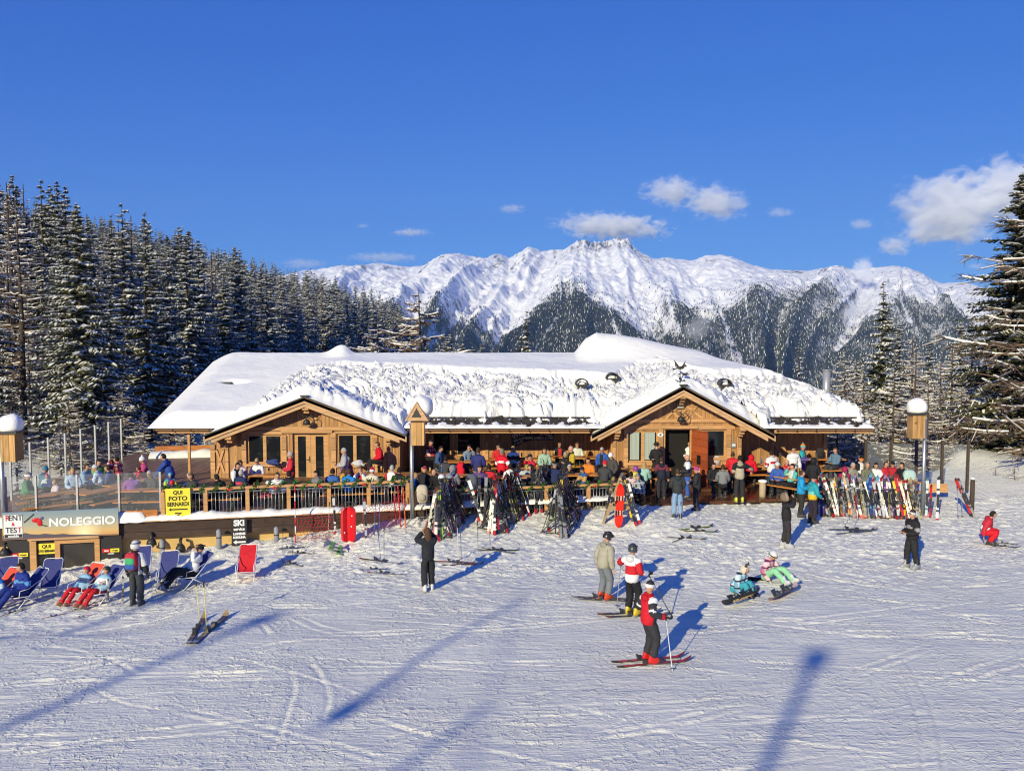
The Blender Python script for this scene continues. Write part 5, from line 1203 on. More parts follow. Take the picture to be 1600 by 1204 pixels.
# wooden trestle with red snowboard
b = gpt(962, 820); t = thing('wooden_trestle', 'wooden A shaped ski trestle carrying the red snowboard', 'ski rack', tuple(b))
A_, B_ = b+Vector((0, 0, 0)), b+Vector((.25, .9, 0))
for q in (A_, B_):
    m = MB(); tp = Vector((q.x+.12, q.y, b.z+1.55))
    for sg in (-1, 1): f = Vector((q.x+.12+sg*.58, q.y, 0)); f.z = gz(f.x, f.y)-.05; m.beam(f, tp, .09, .07)
    m.beam(Vector((q.x-.22, q.y, b.z+.55)), Vector((q.x+.46, q.y, b.z+.55)), .07, .09); m.build('trestle', [wood('grey_timber', (.42, .31, .18), 4, 'Z', .7)], t, True)
m = MB(); m.beam(A_+Vector((.12, -.15, 1.57)), B_+Vector((.12, .15, 1.57)), .1, .1); m.build('rail', [bpy.data.materials['grey_timber']], t, True)
SB = {}
def snowboard(p, d, n, c1, c2, label, deco=None, base=(.05, .05, .055)):
    V = board_mb(1.5, .285, .25, .285, .014, .13, 30, .0, .30); k = len(V)//4-1; m = MB(); F_, MI = [], []
    for i in range(k):
        a = i*4; b = a+4
        for j, mi in ((0, 0), (1, 1), (2, 2), (3, 1)): F_.append((a+j, a+(j+1) % 4, b+(j+1) % 4, b+j)); MI.append(mi)
    m.v = V; m.f = F_; m.m = MI; m.sm = [False]*len(F_)
    t = thing('snowboard', label, 'snowboard', tuple(p)); t.rotation_euler = orient(d, n); m.build('deck', [gloss(c1, .7), gloss((.03, .03, .03)), gloss(base, .7)], t)
    for z in (.5, 1.0):
        m = MB(); m.bb((-.13, -.045, z-.08), (.13, -.015, z+.08)); m.prism([(-.13, -.045, z-.07), (-.13, -.22, z-.10), (-.13, -.22, z+.10), (-.13, -.045, z+.07)], (.03, 0, 0)); m.tube([(-.02, -.045, z-.08), (-.02, -.14, z-.05), (-.02, -.14, z+.05), (-.02, -.045, z+.08)], .018, 6); m.tube([(.09, -.045, z-.08), (.09, -.11, z-.04), (.09, -.11, z+.04), (.09, -.045, z+.08)], .016, 6)
        m.build('binding', [gloss(c2)], t)
    if deco: deco(t)
    return t
f = gpt(966, 824); snowboard(f+Vector((0, -.05, 0)), Vector((.10, .26, 1.35)), Vector((-.3, -1, .15)), (.74, .02, .01), (.25, .03, .02), 'bright red snowboard leaning on the wooden trestle', base=(.74, .02, .01))
for px, py, c, tx in ((945, 818, 'brown', .28), (1000, 822, 'white', -.42), (994, 822, 'black', -.42), (988, 815, 'yellow', -.30)):
    f = gpt(px, py); ski(f, Vector((tx, .12, 1.45)), Vector((0, -1, .1)), c, '%s ski leaning on the wooden trestle' % c, 'skis on the wooden trestle')
f = gpt(980, 812); pole(f, f+Vector((.18, .1, 1.1)), 'yellow ski pole leaning inside the wooden trestle', 'poles on the wooden trestle', (.6, .5, .04))
# single big skis standing between the racks
f = gpt(737, 820); ski(f+Vector((.42, 0, 0)), Vector((-.52, .25, 1.5)), Vector((-.3, -1, .2)), 'white', 'broad white ski leaning left between the first two racks', 'lone skis between the racks', 1.1)
f = gpt(712, 812); ski(f, Vector((-.12, .2, 1.5)), Vector((-.2, -1, .2)), 'pink', 'shocking pink ski on the rack by the gabled lamp post', 'lone skis between the racks', 1.05)
f = gpt(748, 815); ski(f, Vector((.02, .15, 1.5)), Vector((0, -1, .2)), 'black', 'upright black ski beside the man in the long navy coat', 'lone skis between the racks', 1.05)
f = gpt(757, 815); ski(f, Vector((.06, .15, 1.5)), Vector((0, -1, .2)), 'grey', 'upright grey ski below the man in the long navy coat', 'lone skis between the racks', 1.05)
# long row on the right
pr0, pr1 = gpt(1283, 806), gpt(1438, 812)
t = thing('ski_rack', 'long low rail rack with a row of upright skis on the right', 'ski rack', tuple(pr0)); bk_ = Vector((0, .42, 0)); zr_ = 1.02
m = MB(); m.tube([pr0+bk_+Vector((0, 0, zr_)), pr1+bk_+Vector((0, 0, zr_))], .035, 8); m.build('rail', [M_STEEL], t, True)
for k in range(5):
    q = pr0.lerp(pr1, k/4)+bk_; m = MB(); m.tube([q+Vector((0, 0, -.3)), q+Vector((0, 0, zr_))], .035, 8); m.build('post', [M_DARKM], t, True)
rowcol = ['blue', 'red', 'white', 'yellow', 'black', 'lime', 'silver', 'grey', 'yellow', 'white', 'brown', 'orange', 'black', 'purple', 'white', 'pale', 'black', 'grey', 'blue', 'orange', 'pale', 'black', 'silver', 'black', 'blue', 'yellow', 'grey', 'white', 'black', 'silver', 'purple', 'red', 'yellow', 'white', 'red', 'brown', 'silver', 'orange']
rowcol = [c for c in rowcol for _ in (0, 1)]
for i, c in enumerate(rowcol):
    if rs.random() < (.7 if i % 2 else .3): c = rs.choice(['black', 'black', 'black', 'grey', 'grey', 'silver', 'brown', 'blue', 'purple'])
    u = (i+.5)/len(rowcol); q = pr0.lerp(pr1, u)+Vector((rs.uniform(-.06, .06), rs.uniform(-.16, .1), 0)); q.z = gz(q.x, q.y)-.02
    lean = rs.uniform(-.26, .26) if i != 22 else -.42
    ski(q, Vector((lean, .42, 1.02)), Vector((rs.uniform(-.6, .6), -1, .2)), c, '%s ski standing in the long row on the right' % c, 'skis in the long row', rs.uniform(.86, 1.08))
    if i % 3 == 0:
        q2 = q+Vector((.05, -.08, 0)); pole(q2, q2+Vector((rs.uniform(-.1, .1), .38, 1.05)), 'ski pole standing in the long row on the right', 'poles in the long row', rs.choice([(.3, .3, .32), (.03, .03, .03), (.55, .4, .04), (.5, .03, .03)]))
for px, py, c, lab, h in ((1447, 808, 'pale', 'pale ski stuck upright just right of the right lamp post', 1.0), (1453, 809, 'red', 'red and white ski stuck upright second from the right lamp post', .85), (1464, 812, 'white', 'white ski with red tail stuck upright alone at the right', 1.08)):
    f = gpt(px, py); ski(f-Vector((0, 0, .1)), Vector((.02, .03, 1)), Vector((-.3, -1, .1)), c, lab, 'skis stuck upright in the snow', h)
# dark stake with skis leaning, right
f = gpt(1518, 806); t = thing('marker_post', 'dark wooden stake on the right with skis leaning to it', 'post', tuple(f)); m = MB(); m.tube([(0, 0, -.3), (0, 0, 1.35), (0, 0, 1.45)], [.09, .085, .03], 8); m.build('shaft', [M_BARK], t); m = MB(); m.ball((0, 0, 1.44), (.1, .1, .05)); m.build('snow_cap', [M_RSNOW], t)
for dx, c in ((0, 'red'), (.1, 'grey')): q = f+Vector((dx-.05, -.15, .0)); ski(q, Vector((-.55, .15, 1.3)), Vector((-.4, -1, .3)), c, '%s ski leaning left against the dark stake on the right' % c, 'skis at the dark stake')
q = gpt(1497, 812)
for dx in (0, .16): pole(q+Vector((dx, 0, 0)), q+Vector((dx-.03, .1, 1.2)), 'ski pole planted left of the dark stake', 'poles left of the dark stake')
# skis lying on the snow (photo points of tail and tip)
def lying(p0, p1, col, label, group, dz=.03, s=None):
    a, b = gpt(*p0), gpt(*p1); a.z += dz; b.z += dz; ski(a, b-a, (0, 0, 1), col, label, group, (b-a).length/1.62 if s is None else s)
def planted(px, py, px1, py1, label, group, col=(.3, .3, .32)):
    b = gpt(px, py); tp = at(px1, py1, b.y+.05); pole(b-Vector((0, 0, .08)), tp, label, group, col)
G = 'skis lying before the racks'
for a in (((690, 885), (757, 885), 'red', 'red ski lying beside the woman in black, nearer one'), ((676, 880), (745, 881), 'red', 'red ski lying beside the woman in black, farther one'), ((746, 863), (812, 861), 'black', 'black ski lying on the snow before the middle rack'), ((752, 858), (806, 866), 'grey', 'grey ski crossed over the black one before the middle rack'),
          ((562, 876), (630, 885), 'black', 'broad black ski lying below the red sled'), ((562, 890), (608, 893), 'grey', 'grey ski lying in front of the broad black one below the red sled'), ((574, 896), (632, 900), 'white', 'white ski lying lowest below the red sled'), ((430, 861), (480, 859), 'black', 'black ski lying flat right of the red deck chair'), ((450, 864), (492, 868), 'brown', 'brown ski lying right of the red deck chair'), ((434, 886), (468, 880), 'black', 'black ski in the dark heap right of the red deck chair'), ((440, 880), (474, 888), 'grey', 'grey ski in the dark heap right of the red deck chair'),
          ((1061, 829), (1114, 824), 'lime', 'lime green ski lying behind the pair of helmeted skiers, farther one'), ((1066, 833), (1122, 834), 'lime', 'lime green ski lying behind the helmeted skiers, nearer one'), ((1042, 844), (1104, 844), 'black', 'black ski lying below the lime green skis'), ((1050, 850), (1080, 838), 'grey', 'grey ski lying across the black one below the lime green skis'),
          ((1294, 830), (1372, 831), 'brown', 'brown ski lying in front of the long row, farther one'), ((1306, 836), (1366, 830), 'grey', 'grey ski lying in front of the long row, nearer one'), ((1538, 854), (1594, 857), 'black', 'black ski under the crouching person in red trousers'), ((1550, 848), (1592, 853), 'black', 'black ski behind the crouching person in red trousers'),
          ((294, 1008), (320, 966), 'brown', 'brown ski lying by the yellow poles, left one'), ((302, 1010), (356, 963), 'brown', 'long brown ski lying by the yellow poles, right one'), ((66, 968), (104, 962), 'red', 'red child ski lying nearest the blue clothed boy'), ((104, 958), (140, 952), 'white', 'white and red child ski before the children in red trousers'), ((112, 946), (150, 948), 'red', 'red child ski at the feet of the children'), ((112, 970), (144, 962), 'pink', 'pink child ski lying lowest before the children'), ((0, 965), (40, 955), 'brown', 'brown ski lying at the left edge before the blue clothed man')): lying(*a, G)
for a in ((717, 876, 714, 816, 'pale pole planted at the red skis, left one', 'poles at the red skis', (.62, .55, .5)), (721, 876, 719, 814, 'pale pole planted at the red skis, right one', 'poles at the red skis', (.62, .55, .5)), (747, 858, 746, 815, 'dark pole planted at the skis before the middle rack', 'poles before the middle rack', (.04, .04, .04)), (766, 852, 764, 805, 'dark pole planted right of its mate before the middle rack', 'poles before the middle rack', (.04, .04, .04)),
          (596, 880, 590, 826, 'blue pole planted at the broad black ski', 'poles below the sled', (.05, .08, .3)), (600, 876, 600, 824, 'dark pole planted at the broad black ski', 'poles below the sled', (.04, .04, .04)), (442, 868, 442, 815, 'dark pole planted right of the red deck chair, left one', 'poles by the red deck chair', (.04, .04, .05)), (457, 868, 456, 820, 'dark pole planted right of the red deck chair, right one', 'poles by the red deck chair', (.04, .04, .05)),
          (312, 966, 306, 908, 'yellow pole planted in the snow, left one', 'yellow poles', (.65, .58, .12)), (323, 982, 318, 908, 'yellow pole planted in the snow, right one', 'yellow poles', (.65, .58, .12)), (1317, 828, 1318, 775, 'thin pole planted at the skis before the long row', 'poles before the long row', (.3, .3, .3)), (1331, 830, 1332, 785, 'second thin pole planted at the skis before the long row', 'poles before the long row', (.3, .3, .3)), (1063, 826, 1064, 785, 'grey pole planted at the lime green skis', 'poles at the lime skis', (.4, .4, .42))): planted(*a)
for px, py in ((168, 950), (191, 944)): f = gpt(px, py); ski(f-Vector((0, 0, .12)), Vector((0.02, .1, 1)), Vector((0, -1, 0)), 'grey', 'small grey child ski stuck upright left of the backpack skier', 'upright child skis', .55)
for px, py, c in ((524, 838, 'white'), (572, 842, 'silver')): f = gpt(px, py); ski(f-Vector((0, 0, .05)), Vector((-.05, .05, 1)), Vector((.5, -1, 0)), c, '%s ski stuck upright %s the red sled' % (c, 'left of' if px < 540 else 'right of'), 'skis beside the sled', .85)
for px, c in ((513, (.5, .5, .5)), (585, (.06, .1, .35)), (592, (.06, .1, .35))): f = gpt(px, 840); pole(f, f+Vector((.03, .1, 1.15)), '%s pole planted near the red sled' % ('grey' if px < 550 else 'blue'), 'poles near the sled', c)
# rescue sled
f = gpt(545, 846); t = thing('rescue_sled', 'red plastic rescue sled standing upright against the netting', 'sled', tuple(f), .1); m = MB()
pr = [(-.24, .02), (-.24, -.12), (-.17, -.14), (-.04, -.02), (.04, -.02), (.17, -.14), (.24, -.12), (.24, .02)]
rows = [(0, .7), (.08, .95), (.3, 1), (.8, 1), (1.02, .95), (1.12, .6)]; V = [(x*k, y, z) for z, k in rows for x, y in pr]
m.add(V, [(r_*8+i, r_*8+(i+1) % 8, (r_+1)*8+(i+1) % 8, (r_+1)*8+i) for r_ in range(5) for i in range(8)] + [tuple(range(7, -1, -1)), tuple(40+i for i in range(8))]); m.build('sled_shell', [M_RED], t)
m = MB(); m.tube([(-.12, -.1, 1.1), (-.12, -.12, 1.3), (.12, -.12, 1.3), (.12, -.1, 1.1)], .016, 6); m.build('handle', [M_DARKM], t); m = MB()
for x, z in ((-.12, .3), (.1, .5), (.12, .85)): m.ball((x, -.125, z), (.025, .012, .025), 0, 8, 6)
m.build('fitting', [M_WHITE], t)
# half buried snowboard
f = gpt(527, 868); t = snowboard(f+Vector((.25, .25, -.05)), Vector((-.55, -.35, .42)), Vector((-.5, -.7, .6)), (.66, .55, .50), (.1, .25, .1), 'pale pink snowboard stuck slanting in the snow below the netting', base=(.05, .16, .06)); t.scale = (1.15, 1.15, .62)
# red safety netting and its poles
def netting(pts, label, h=.95):
    t = thing('safety_net', label, 'netting', tuple(pts[0])); m = MB(); cols, rws = 0, 8
    P = []
    for a, b in zip(pts[:-1], pts[1:]):
        k = int((b-a).length/.12); P += [a.lerp(b, j/k) for j in range(k)]
    P.append(pts[-1]); sag = lambda i: .10*math.sin(i*.37)+.05*math.sin(i*.9)
    for r_ in range(rws+1):
        m.tube([p+Vector((0, .03*math.sin(i*.8+r_), h*r_/rws*(.9+sag(i)*.5) + .03*math.sin(i*1.7+r_*2))) for i, p in enumerate(P)], .0075, 3, 0, False, False)
    for i, p in enumerate(P): m.tube([p+Vector((.05*math.sin(r_*1.3), .03*math.sin(i*.8+r_), h*r_/rws*(.9+sag(i)*.5))) for r_ in range(rws+1)], .0065, 3, 0, False, False)
    m.build('mesh', [flat('net_red', (.5, .02, .03), .6)], t); t.children[0].matrix_parent_inverse = pworld(t).inverted(); return t
def gz_on(px, py): f = gpt(px, py); return f
net1 = netting([gz_on(464, 846), gz_on(520, 842)], 'red safety netting left of the red sled', .95); net2 = netting([gz_on(566, 842), gz_on(608, 826), gz_on(640, 806)], 'red safety netting climbing to the gabled lamp post', 1.0)
for px, py, pt, c, lab in ((462, 848, 757, 'w', 'red and white pole holding the netting at its left end'), (626, 824, 757, 'r', 'red pole holding the netting beside the gabled lamp post'), (634, 826, 760, 'o', 'orange pole leaning beside the gabled lamp post'), (619, 822, 770, 'r', 'red pole leaning left of the orange pole')):
    b = gpt(px, py); h = at(px, pt, b.y).z-b.z; t = thing('net_pole', lab, 'pole', tuple(b)); t.rotation_euler = (0, -.06 if c != 'w' else 0, 0); nn = 7; m = MB()
    for k in range(nn): m.tube([(0, 0, h*k/nn), (0, 0, h*(k+1)/nn)], .022, 6, 1 if (c == 'w' and k % 2) else 0)
    m.build('shaft', [flat('pole_orange', (.75, .12, .02), .4) if c == 'o' else M_RED, M_WHITE], t); m = MB(); m.ball((0, 0, h), .03, 0, 8, 5); m.build('knob', [M_DARKM], t)
# things hung on or lying about the racks
def helmet_thing(p, col, label):
    t = thing('ski_helmet', label, 'helmet', tuple(p)); m = MB(); m.ball((0, 0, .05), (.125, .15, .12), 0, 14, 9, lambda q: Vector((q.x, q.y, max(q.z, -.5)))); m.build('shell', [gloss(col)], t); m = MB(); m.ball((0, -.1, .03), (.1, .06, .045), 0, 10, 6); m.build('goggle', [gloss((.02, .02, .03), .15)], t)
for px, py, c, lab in ((690, 748, (.75, .75, .75), 'white helmet hung on top of the rack by the gabled lamp post'), (703, 748, (.25, .26, .3), 'grey helmet hung beside the white one on the rack'), (955, 783, (.03, .03, .035), 'black helmet hanging on the red snowboard binding')): helmet_thing(at(px, py, 30.6), c, lab)
def bag(p, col, label, name='backpack', sc=1.0, kind='bag', rz=0):
    t = thing(name, label, kind, tuple(p), rz); t.scale = (sc, sc, sc); m = MB(); m.ball((0, 0, .24), (.17, .12, .26), 0, 14, 10, lambda q: Vector((math.copysign(abs(q.x)**.6, q.x), math.copysign(abs(q.y)**.6, q.y), math.copysign(abs(q.z)**.75, q.z)))); m.build('body', [cloth(col)], t)
    m = MB(); m.ball((0, -.11, .16), (.12, .06, .11), 0, 10, 7); m.build('pocket', [cloth([x*.8 for x in col])], t); m = MB()
    for s_ in (-1, 1): m.tube([(s_*.08, .1, .45), (s_*.1, .17, .3), (s_*.1, .11, .05)], .018, 5)
    m.build('strap', [cloth((.03, .03, .03))], t)
bag(at(660, 800, 30.9)+Vector((0, 0, .35)), (.50, .43, .34), 'beige jacket bundle hanging on the left end of the first rack', 'jacket', 1.25, 'jacket'); bag(at(737, 768, 31.6), (.10, .11, .15), 'dark grey backpack hung between the first two racks', sc=1.3); bag(at(1420, 764, 35.9), (.42, .58, .55), 'mint green backpack hung on a post behind the long ski row', sc=1.6)
bag(atz(1092, 725, PZ0+.88), (.03, .03, .04), 'black bag lying on the table left of the khaki jacket man', sc=.8); bag(atz(1120, 726, PZ0+.88), (.55, .5, .5), 'white and red bag lying on the table under the right gable', sc=.8); bag(atz(1281, 716, PZ0+.97), (.03, .03, .035), 'black backpack on the table at the right chalet corner', sc=1.0)
for px, py, Y, c, lab in ((1000, 716, 37.6, (.05, .05, .06), 'black coat heaped on the table under the curtained window'), (1012, 714, 37.6, (.5, .08, .2), 'pink coat heaped on the table under the curtained window'), (1022, 714, 37.6, (.10, .10, .14), 'dark coat heaped beside the pink one'), (560, 726, 36.9, (.55, .56, .6), 'grey scarf heap on the sill of the right gable window'), (427, 724, 36.9, (.04, .06, .2), 'navy jacket laid on the sill of the left window')):
    p = atz(px, py, (PZ0+.13+.78) if px > 700 else FZ+.8) if px > 700 else at(px, py, Y); t = thing('coat', lab, 'coat', tuple(p)); m = MB(); q_ = random.Random(px); m.ball((0, 0, .06), (.26, .18, .13), 0, 16, 10, lambda q: q*(1+.18*math.sin(4*q.x+px)+.15*math.sin(5*q.y+3*q.z))); m.build('folds', [cloth(c)], t); m = MB(); m.tube([(.1, -.1, .1), (.24, -.18, .02), (.3, -.1, -.02)], [.06, .055, .045], 8); m.build('sleeve', [cloth([x*.9 for x in c])], t)
# cups and bottles on the nearer tables
rb = random.Random(4)
for px, py, z in ((398, 735, FZ), (420, 735, FZ), (545, 741, FZ), (596, 735, FZ), (660, 737, FZ), (672, 737, FZ), (690, 739, FZ), (728, 717, FZ), (750, 717, FZ), (795, 713, FZ), (815, 713, FZ), (866, 710, FZ), (890, 710, FZ), (915, 711, FZ), (1170, 724, PZ0), (1190, 724, PZ0), (1225, 742, PZ0), (150, 754, FZ), (170, 752, FZ), (240, 769, FZ), (110, 744, FZ), (655, 755, FZ)):
    p = atz(px, py, z+.775); k = rb.random()
    if z == FZ and p.y < yfront(p.x)+.9: continue
    t = thing('beer_glass' if k < .6 else 'bottle', ('small glass' if k < .6 else 'slim bottle') + ' standing on an orange beer table', 'glass' if k < .6 else 'bottle', tuple(p), 0, 'drinks on the beer tables'); m = MB()
    if k < .6: m.tube([(0, 0, 0), (0, 0, .15)], [.03, .038], 8); m.build('glass', [flat('beer', (.6, .32, .05), .1)], t); m = MB(); m.tube([(0, 0, .151), (0, 0, .17)], [.037, .03], 8); m.build('foam', [M_WHITE], t)
    else: m.tube([(0, 0, 0), (0, 0, .17), (0, 0, .2), (0, 0, .28)], [.036, .036, .014, .014], 8); m.build('glass', [flat('blue_bottle', (.03, .12, .4), .1)], t); m = MB(); m.tube([(0, 0, .281), (0, 0, .30)], .016, 8); m.build('cap', [M_WHITE], t)
# two ski poles on the wall under the sign
for dx in (848, 856): p = at(dx, 717, 39.9); pole(p, p+Vector((0, .2, 1.0)), 'ski pole leaning on the wall right below the carved sign', 'poles below the carved sign')
# ---- deck chairs
def deck_chair(p, rz, col, label, sc=1.0):
    t = thing('deck_chair', label, 'deck chair', tuple(p), rz, 'deck chairs on the snow'); t.scale = (sc*.82,)*3
    head, knee, foot = Vector((0, .72, 1.06)), Vector((0, -.10, .30)), Vector((0, -.52, .40)); m = MB()
    for s in (-1, 1):
        o = Vector((s*.31, 0, 0)); m.tube([o+head, o+Vector((0, .0, .34)), o+foot], .016, 6)
        m.tube([o*.97+Vector((0, .45, -.05)), o*.97+Vector((0, -.2, .37))], .014, 6); m.tube([o*.97+Vector((0, -.45, -.05)), o*.97+Vector((0, .12, .46))], .014, 6); m.tube([o+Vector((0, .36, .78)), o+Vector((0, -.02, .60)), o+Vector((0, -.32, .58)), o+Vector((0, -.36, .36))], .014, 6)
    m.tube([Vector((-.31, 0, 0))+head, Vector((-.25, .03, .05))+head, Vector((.25, .03, .05))+head, Vector((.31, 0, 0))+head], .016, 6); m.tube([foot-Vector((.31, 0, 0)), foot+Vector((.31, 0, 0))], .015, 6); m.tube([(-.3, .45, -.04), (.3, .45, -.04)], .013, 6); m.tube([(-.3, -.45, -.04), (.3, -.45, -.04)], .013, 6)
    m.build('frame', [M_WHITE], t); m = MB(); n_ = 14; V = []
    path = [head+Vector((0, .01, .02)), Vector((0, .40, .78)), Vector((0, .15, .42)), Vector((0, -.05, .28)), Vector((0, -.28, .30)), foot]
    for i in range(n_+1):
        u = i/n_*5; k = min(4, int(u)); q = path[k].lerp(path[k+1], u-k)
        for x in (-.285, .285): V.append((x, q.y, q.z))
    m.add(V, [(2*i, 2*i+1, 2*i+3, 2*i+2) for i in range(n_)], 0, True); m.build('canvas', [cloth(col)], t); return t
RD, BL = (.62, .02, .03), (.06, .07, .22)
CH = {}
for k, px, py, rz, c, lab in (('a', 385, 906, .15, RD, 'empty bright red deck chair standing alone on the snow'), ('b', 262, 916, .2, BL, 'empty blue deck chair left of the man in white jacket'), ('c', 300, 916, -.1, BL, 'blue deck chair in which the man in white jacket reclines'), ('d', 130, 938, .35, (.7, .09, .05), 'orange red deck chair behind the children in red trousers'), ('e', 160, 940, .45, BL, 'blue deck chair right of the children in red trousers'), ('f', 78, 932, .25, BL, 'blue deck chair standing before the shop door'), ('g', 38, 945, .35, BL, 'blue deck chair behind the seated man in blue'), ('h', 12, 926, .4, BL, 'blue deck chair by the left end of the shop'), ('i', -2, 946, .5, (.7, .09, .05), 'red deck chair cut by the left edge'), ('j', 222, 908, .3, BL, 'blue deck chair hidden behind the backpack skier')): CH[k] = deck_chair(gpt(px, py), rz, c, lab)
# ---------------------------------------------------------------- chair lift beside the camera (throws the long shadows over the piste)
SH = Vector((math.sin(R(SUN_AZ)), math.cos(R(SUN_AZ)), 0))/math.tan(R(SUN_EL))
def caster(px, py, h):
    g = gpt(px, py); return Vector((g.x, g.y, g.z)) - SH*h + Vector((0, 0, h))
def lift_mast(px, py, h, label):
    p = caster(px, py, h); b = Vector((p.x, p.y, gz(p.x, p.y))); t = thing('lift_mast', label, 'mast', tuple(b)); hh = p.z-b.z
    m = MB(); m.tube([(0, 0, -.3), (0, 0, hh)], [.16, .10], 10); m.build('pole', [M_STEEL], t); m = MB(); m.tube([(-.2, 0, hh-.1), (-.15, 0, hh+.2), (.15, 0, hh+.2), (.2, 0, hh-.1)], [.1, .18, .18, .1], 8); m.build('lamp_head', [M_DARKM], t); return p
lift_mast(1272, 1036, 17, 'tall steel lamp mast beside the lift line behind the viewer'); lift_mast(398, 974, 19, 'thin steel lamp mast left behind the viewer'); lift_mast(250, 940, 19, 'farther steel lamp mast left behind the viewer')
def chair(px, py, h, label):
    p = caster(px, py, h); t = thing('lift_chair', label, 'lift chair', tuple(p)); t.rotation_euler.z = R(90-SUN_AZ)
    m = MB(); m.tube([(0, 0, 0), (0, .1, -.9), (0, .1, -2.0), (.0, -.1, -2.5)], .06, 8); m.build('hanger', [M_STEEL], t)
    m = MB(); m.bb((-.55, -.30, -2.95), (.55, .0, -2.85)); m.bb((-.55, .0, -2.9), (.55, .08, -2.35)); m.build('seat', [M_DARKM], t); m = MB(); m.tube([(-.5, 0, -2.3), (-.5, -.4, -2.4), (.5, -.4, -2.4), (.5, 0, -2.3)], .03, 6); m.build('safety_bar', [M_STEEL], t)
    return p
c1 = chair(812, 940, 16, 'empty chair of the lift hanging left behind the viewer'); c2 = chair(760, 1105, 16, 'nearer chair of the lift hanging behind the viewer')
d = (c1-c2).normalized(); m = MB(); m.tube([c2-d*25, c1+d*3], .025, 6); tag(m.build('lift_cable', [M_DARKM]), 'steel cable of the chair lift beside the viewer', 'cable')
# ---------------------------------------------------------------- people
M_SKIN = flat('skin', (.52, .29, .20), .55, 0, .3, .08, 0, 8); M_LIP = flat('lips', (.40, .13, .11), .5); M_EYE = flat('eyes', (.03, .02, .018), .3)
ARMS = {  # elbow, wrist in the torso frame (origin pelvis, person faces -Y), for the side x>0
 'down': ((.27, .03, .16), (.28, -.07, -.09)), 'pole': ((.27, .08, .18), (.31, -.22, .10)), 'front': ((.24, .0, .16), (.10, -.27, .14)), 'low': ((.25, -.02, .16), (.14, -.26, -.02)),
 'face': ((.24, -.22, .30), (.07, -.21, .58)), 'photo': ((.27, -.24, .42), (.08, -.27, .64)), 'hip': ((.36, .06, .2), (.19, -.05, .03)), 'table': ((.24, -.14, .16), (.12, -.38, .17)), 'out': ((.40, -.08, .30), (.52, -.30, .18)),
 'knee': ((.25, -.16, .14), (.17, -.40, .0)), 'reach': ((.22, -.26, .26), (.12, -.52, .10)), 'back': ((.33, .10, .18), (.30, .22, .0)), 'cross': ((.25, -.10, .18), (-.06, -.20, .22)), 'raise': ((.30, -.2, .42), (.20, -.38, .56)), 'behind_head': ((.42, .05, .62), (.10, .10, .72))}
LEGS = {  # pelvis, knee(x>0), ankle(x>0)
 'stand': ((0, 0, .96), (.11, -.03, .50), (.12, .02, .10)), 'stride': ((0, 0, .94), (.12, -.08, .49), (.13, -.12, .10)), 'ski': ((0, 0, .95), (.12, -.13, .53), (.12, -.02, .14)), 'sit': ((0, 0, .54), (.13, -.44, .53), (.13, -.42, .10)),
 'recline': ((0, .02, .40), (.14, -.46, .50), (.15, -.86, .12)), 'ground': ((0, 0, .15), (.19, -.46, .42), (.20, -.84, .13)), 'crouch': ((0, .1, .40), (.15, -.34, .46), (.12, -.10, .10)), 'kneesit': ((0, 0, .16), (.13, -.44, .36), (.12, -.50, .1))}
def head_template():
    nu, nv = 22, 16; V = []; Fq = []; MI = []
    for j in range(nv+1):
        ph = math.pi*j/nv
        for i in range(nu):
            a = 2*math.pi*i/nu; x, y, z = math.sin(ph)*math.sin(a), -math.sin(ph)*math.cos(a), math.cos(ph)
            k = 1 - .34*max(0, (-z-.15))**1.1*(1 if y < .3 else .5); x *= k
            if y < 0:
                nose = math.exp(-((z+.12)/.16)**2-(x/.14)**2); y -= .22*nose + .05*math.exp(-((z+.78)/.15)**2-(x/.3)**2) + .03*math.exp(-((z-.28)/.1)**2)
                y += .07*math.exp(-((z-.08)/.12)**2-((abs(x)-.36)/.16)**2)
            ear = math.exp(-((z+.02)/.18)**2-((y-.08)/.14)**2)*(abs(x) > .8); x += math.copysign(.16*ear, x)
            V.append((x*.077, y*.097, z*.118))
    for j in range(nv):
        for i in range(nu):
            q = (j*nu+i, (j+1)*nu+i, (j+1)*nu+(i+1) % nu, j*nu+(i+1) % nu); c = np.mean([V[t] for t in q], 0)/np.array([.077, .097, .118]); mi = 0
            if c[1] < -.4:
                if abs(abs(c[0])-.36) < .15 and abs(c[2]-.07) < .1: mi = 1
                if abs(c[0]) < .27 and abs(c[2]+.46) < .09: mi = 2
            Fq.append(q); MI.append(mi)
    return np.array(V), Fq, MI
HEAD = head_template()
def part_sphere(keep, k=(1, 1, 1), off=(0, 0, 0), nu=22, nv=14, fn=None, thick=0):
    m = MB(); V = []; Fq = []
    for j in range(nv+1):
        ph = math.pi*j/nv
        for i in range(nu):
            a = 2*math.pi*i/nu; p = Vector((math.sin(ph)*math.sin(a), -math.sin(ph)*math.cos(a), math.cos(ph)))
            if fn: p = fn(p)
            V.append((p.x*k[0]+off[0], p.y*k[1]+off[1], p.z*k[2]+off[2]))
    MI = []
    for j in range(nv):
        for i in range(nu):
            q = (j*nu+i, (j+1)*nu+i, (j+1)*nu+(i+1) % nu, j*nu+(i+1) % nu); c = Vector(np.mean([V[t] for t in q], 0)); r = keep(Vector(((c.x-off[0])/k[0], (c.y-off[1])/k[1], (c.z-off[2])/k[2])))
            if r is not None and r is not False: Fq.append(q); MI.append(int(r) if r is not True else 0)
    m.v = V; m.f = Fq; m.m = MI; m.sm = [True]*len(Fq); return m
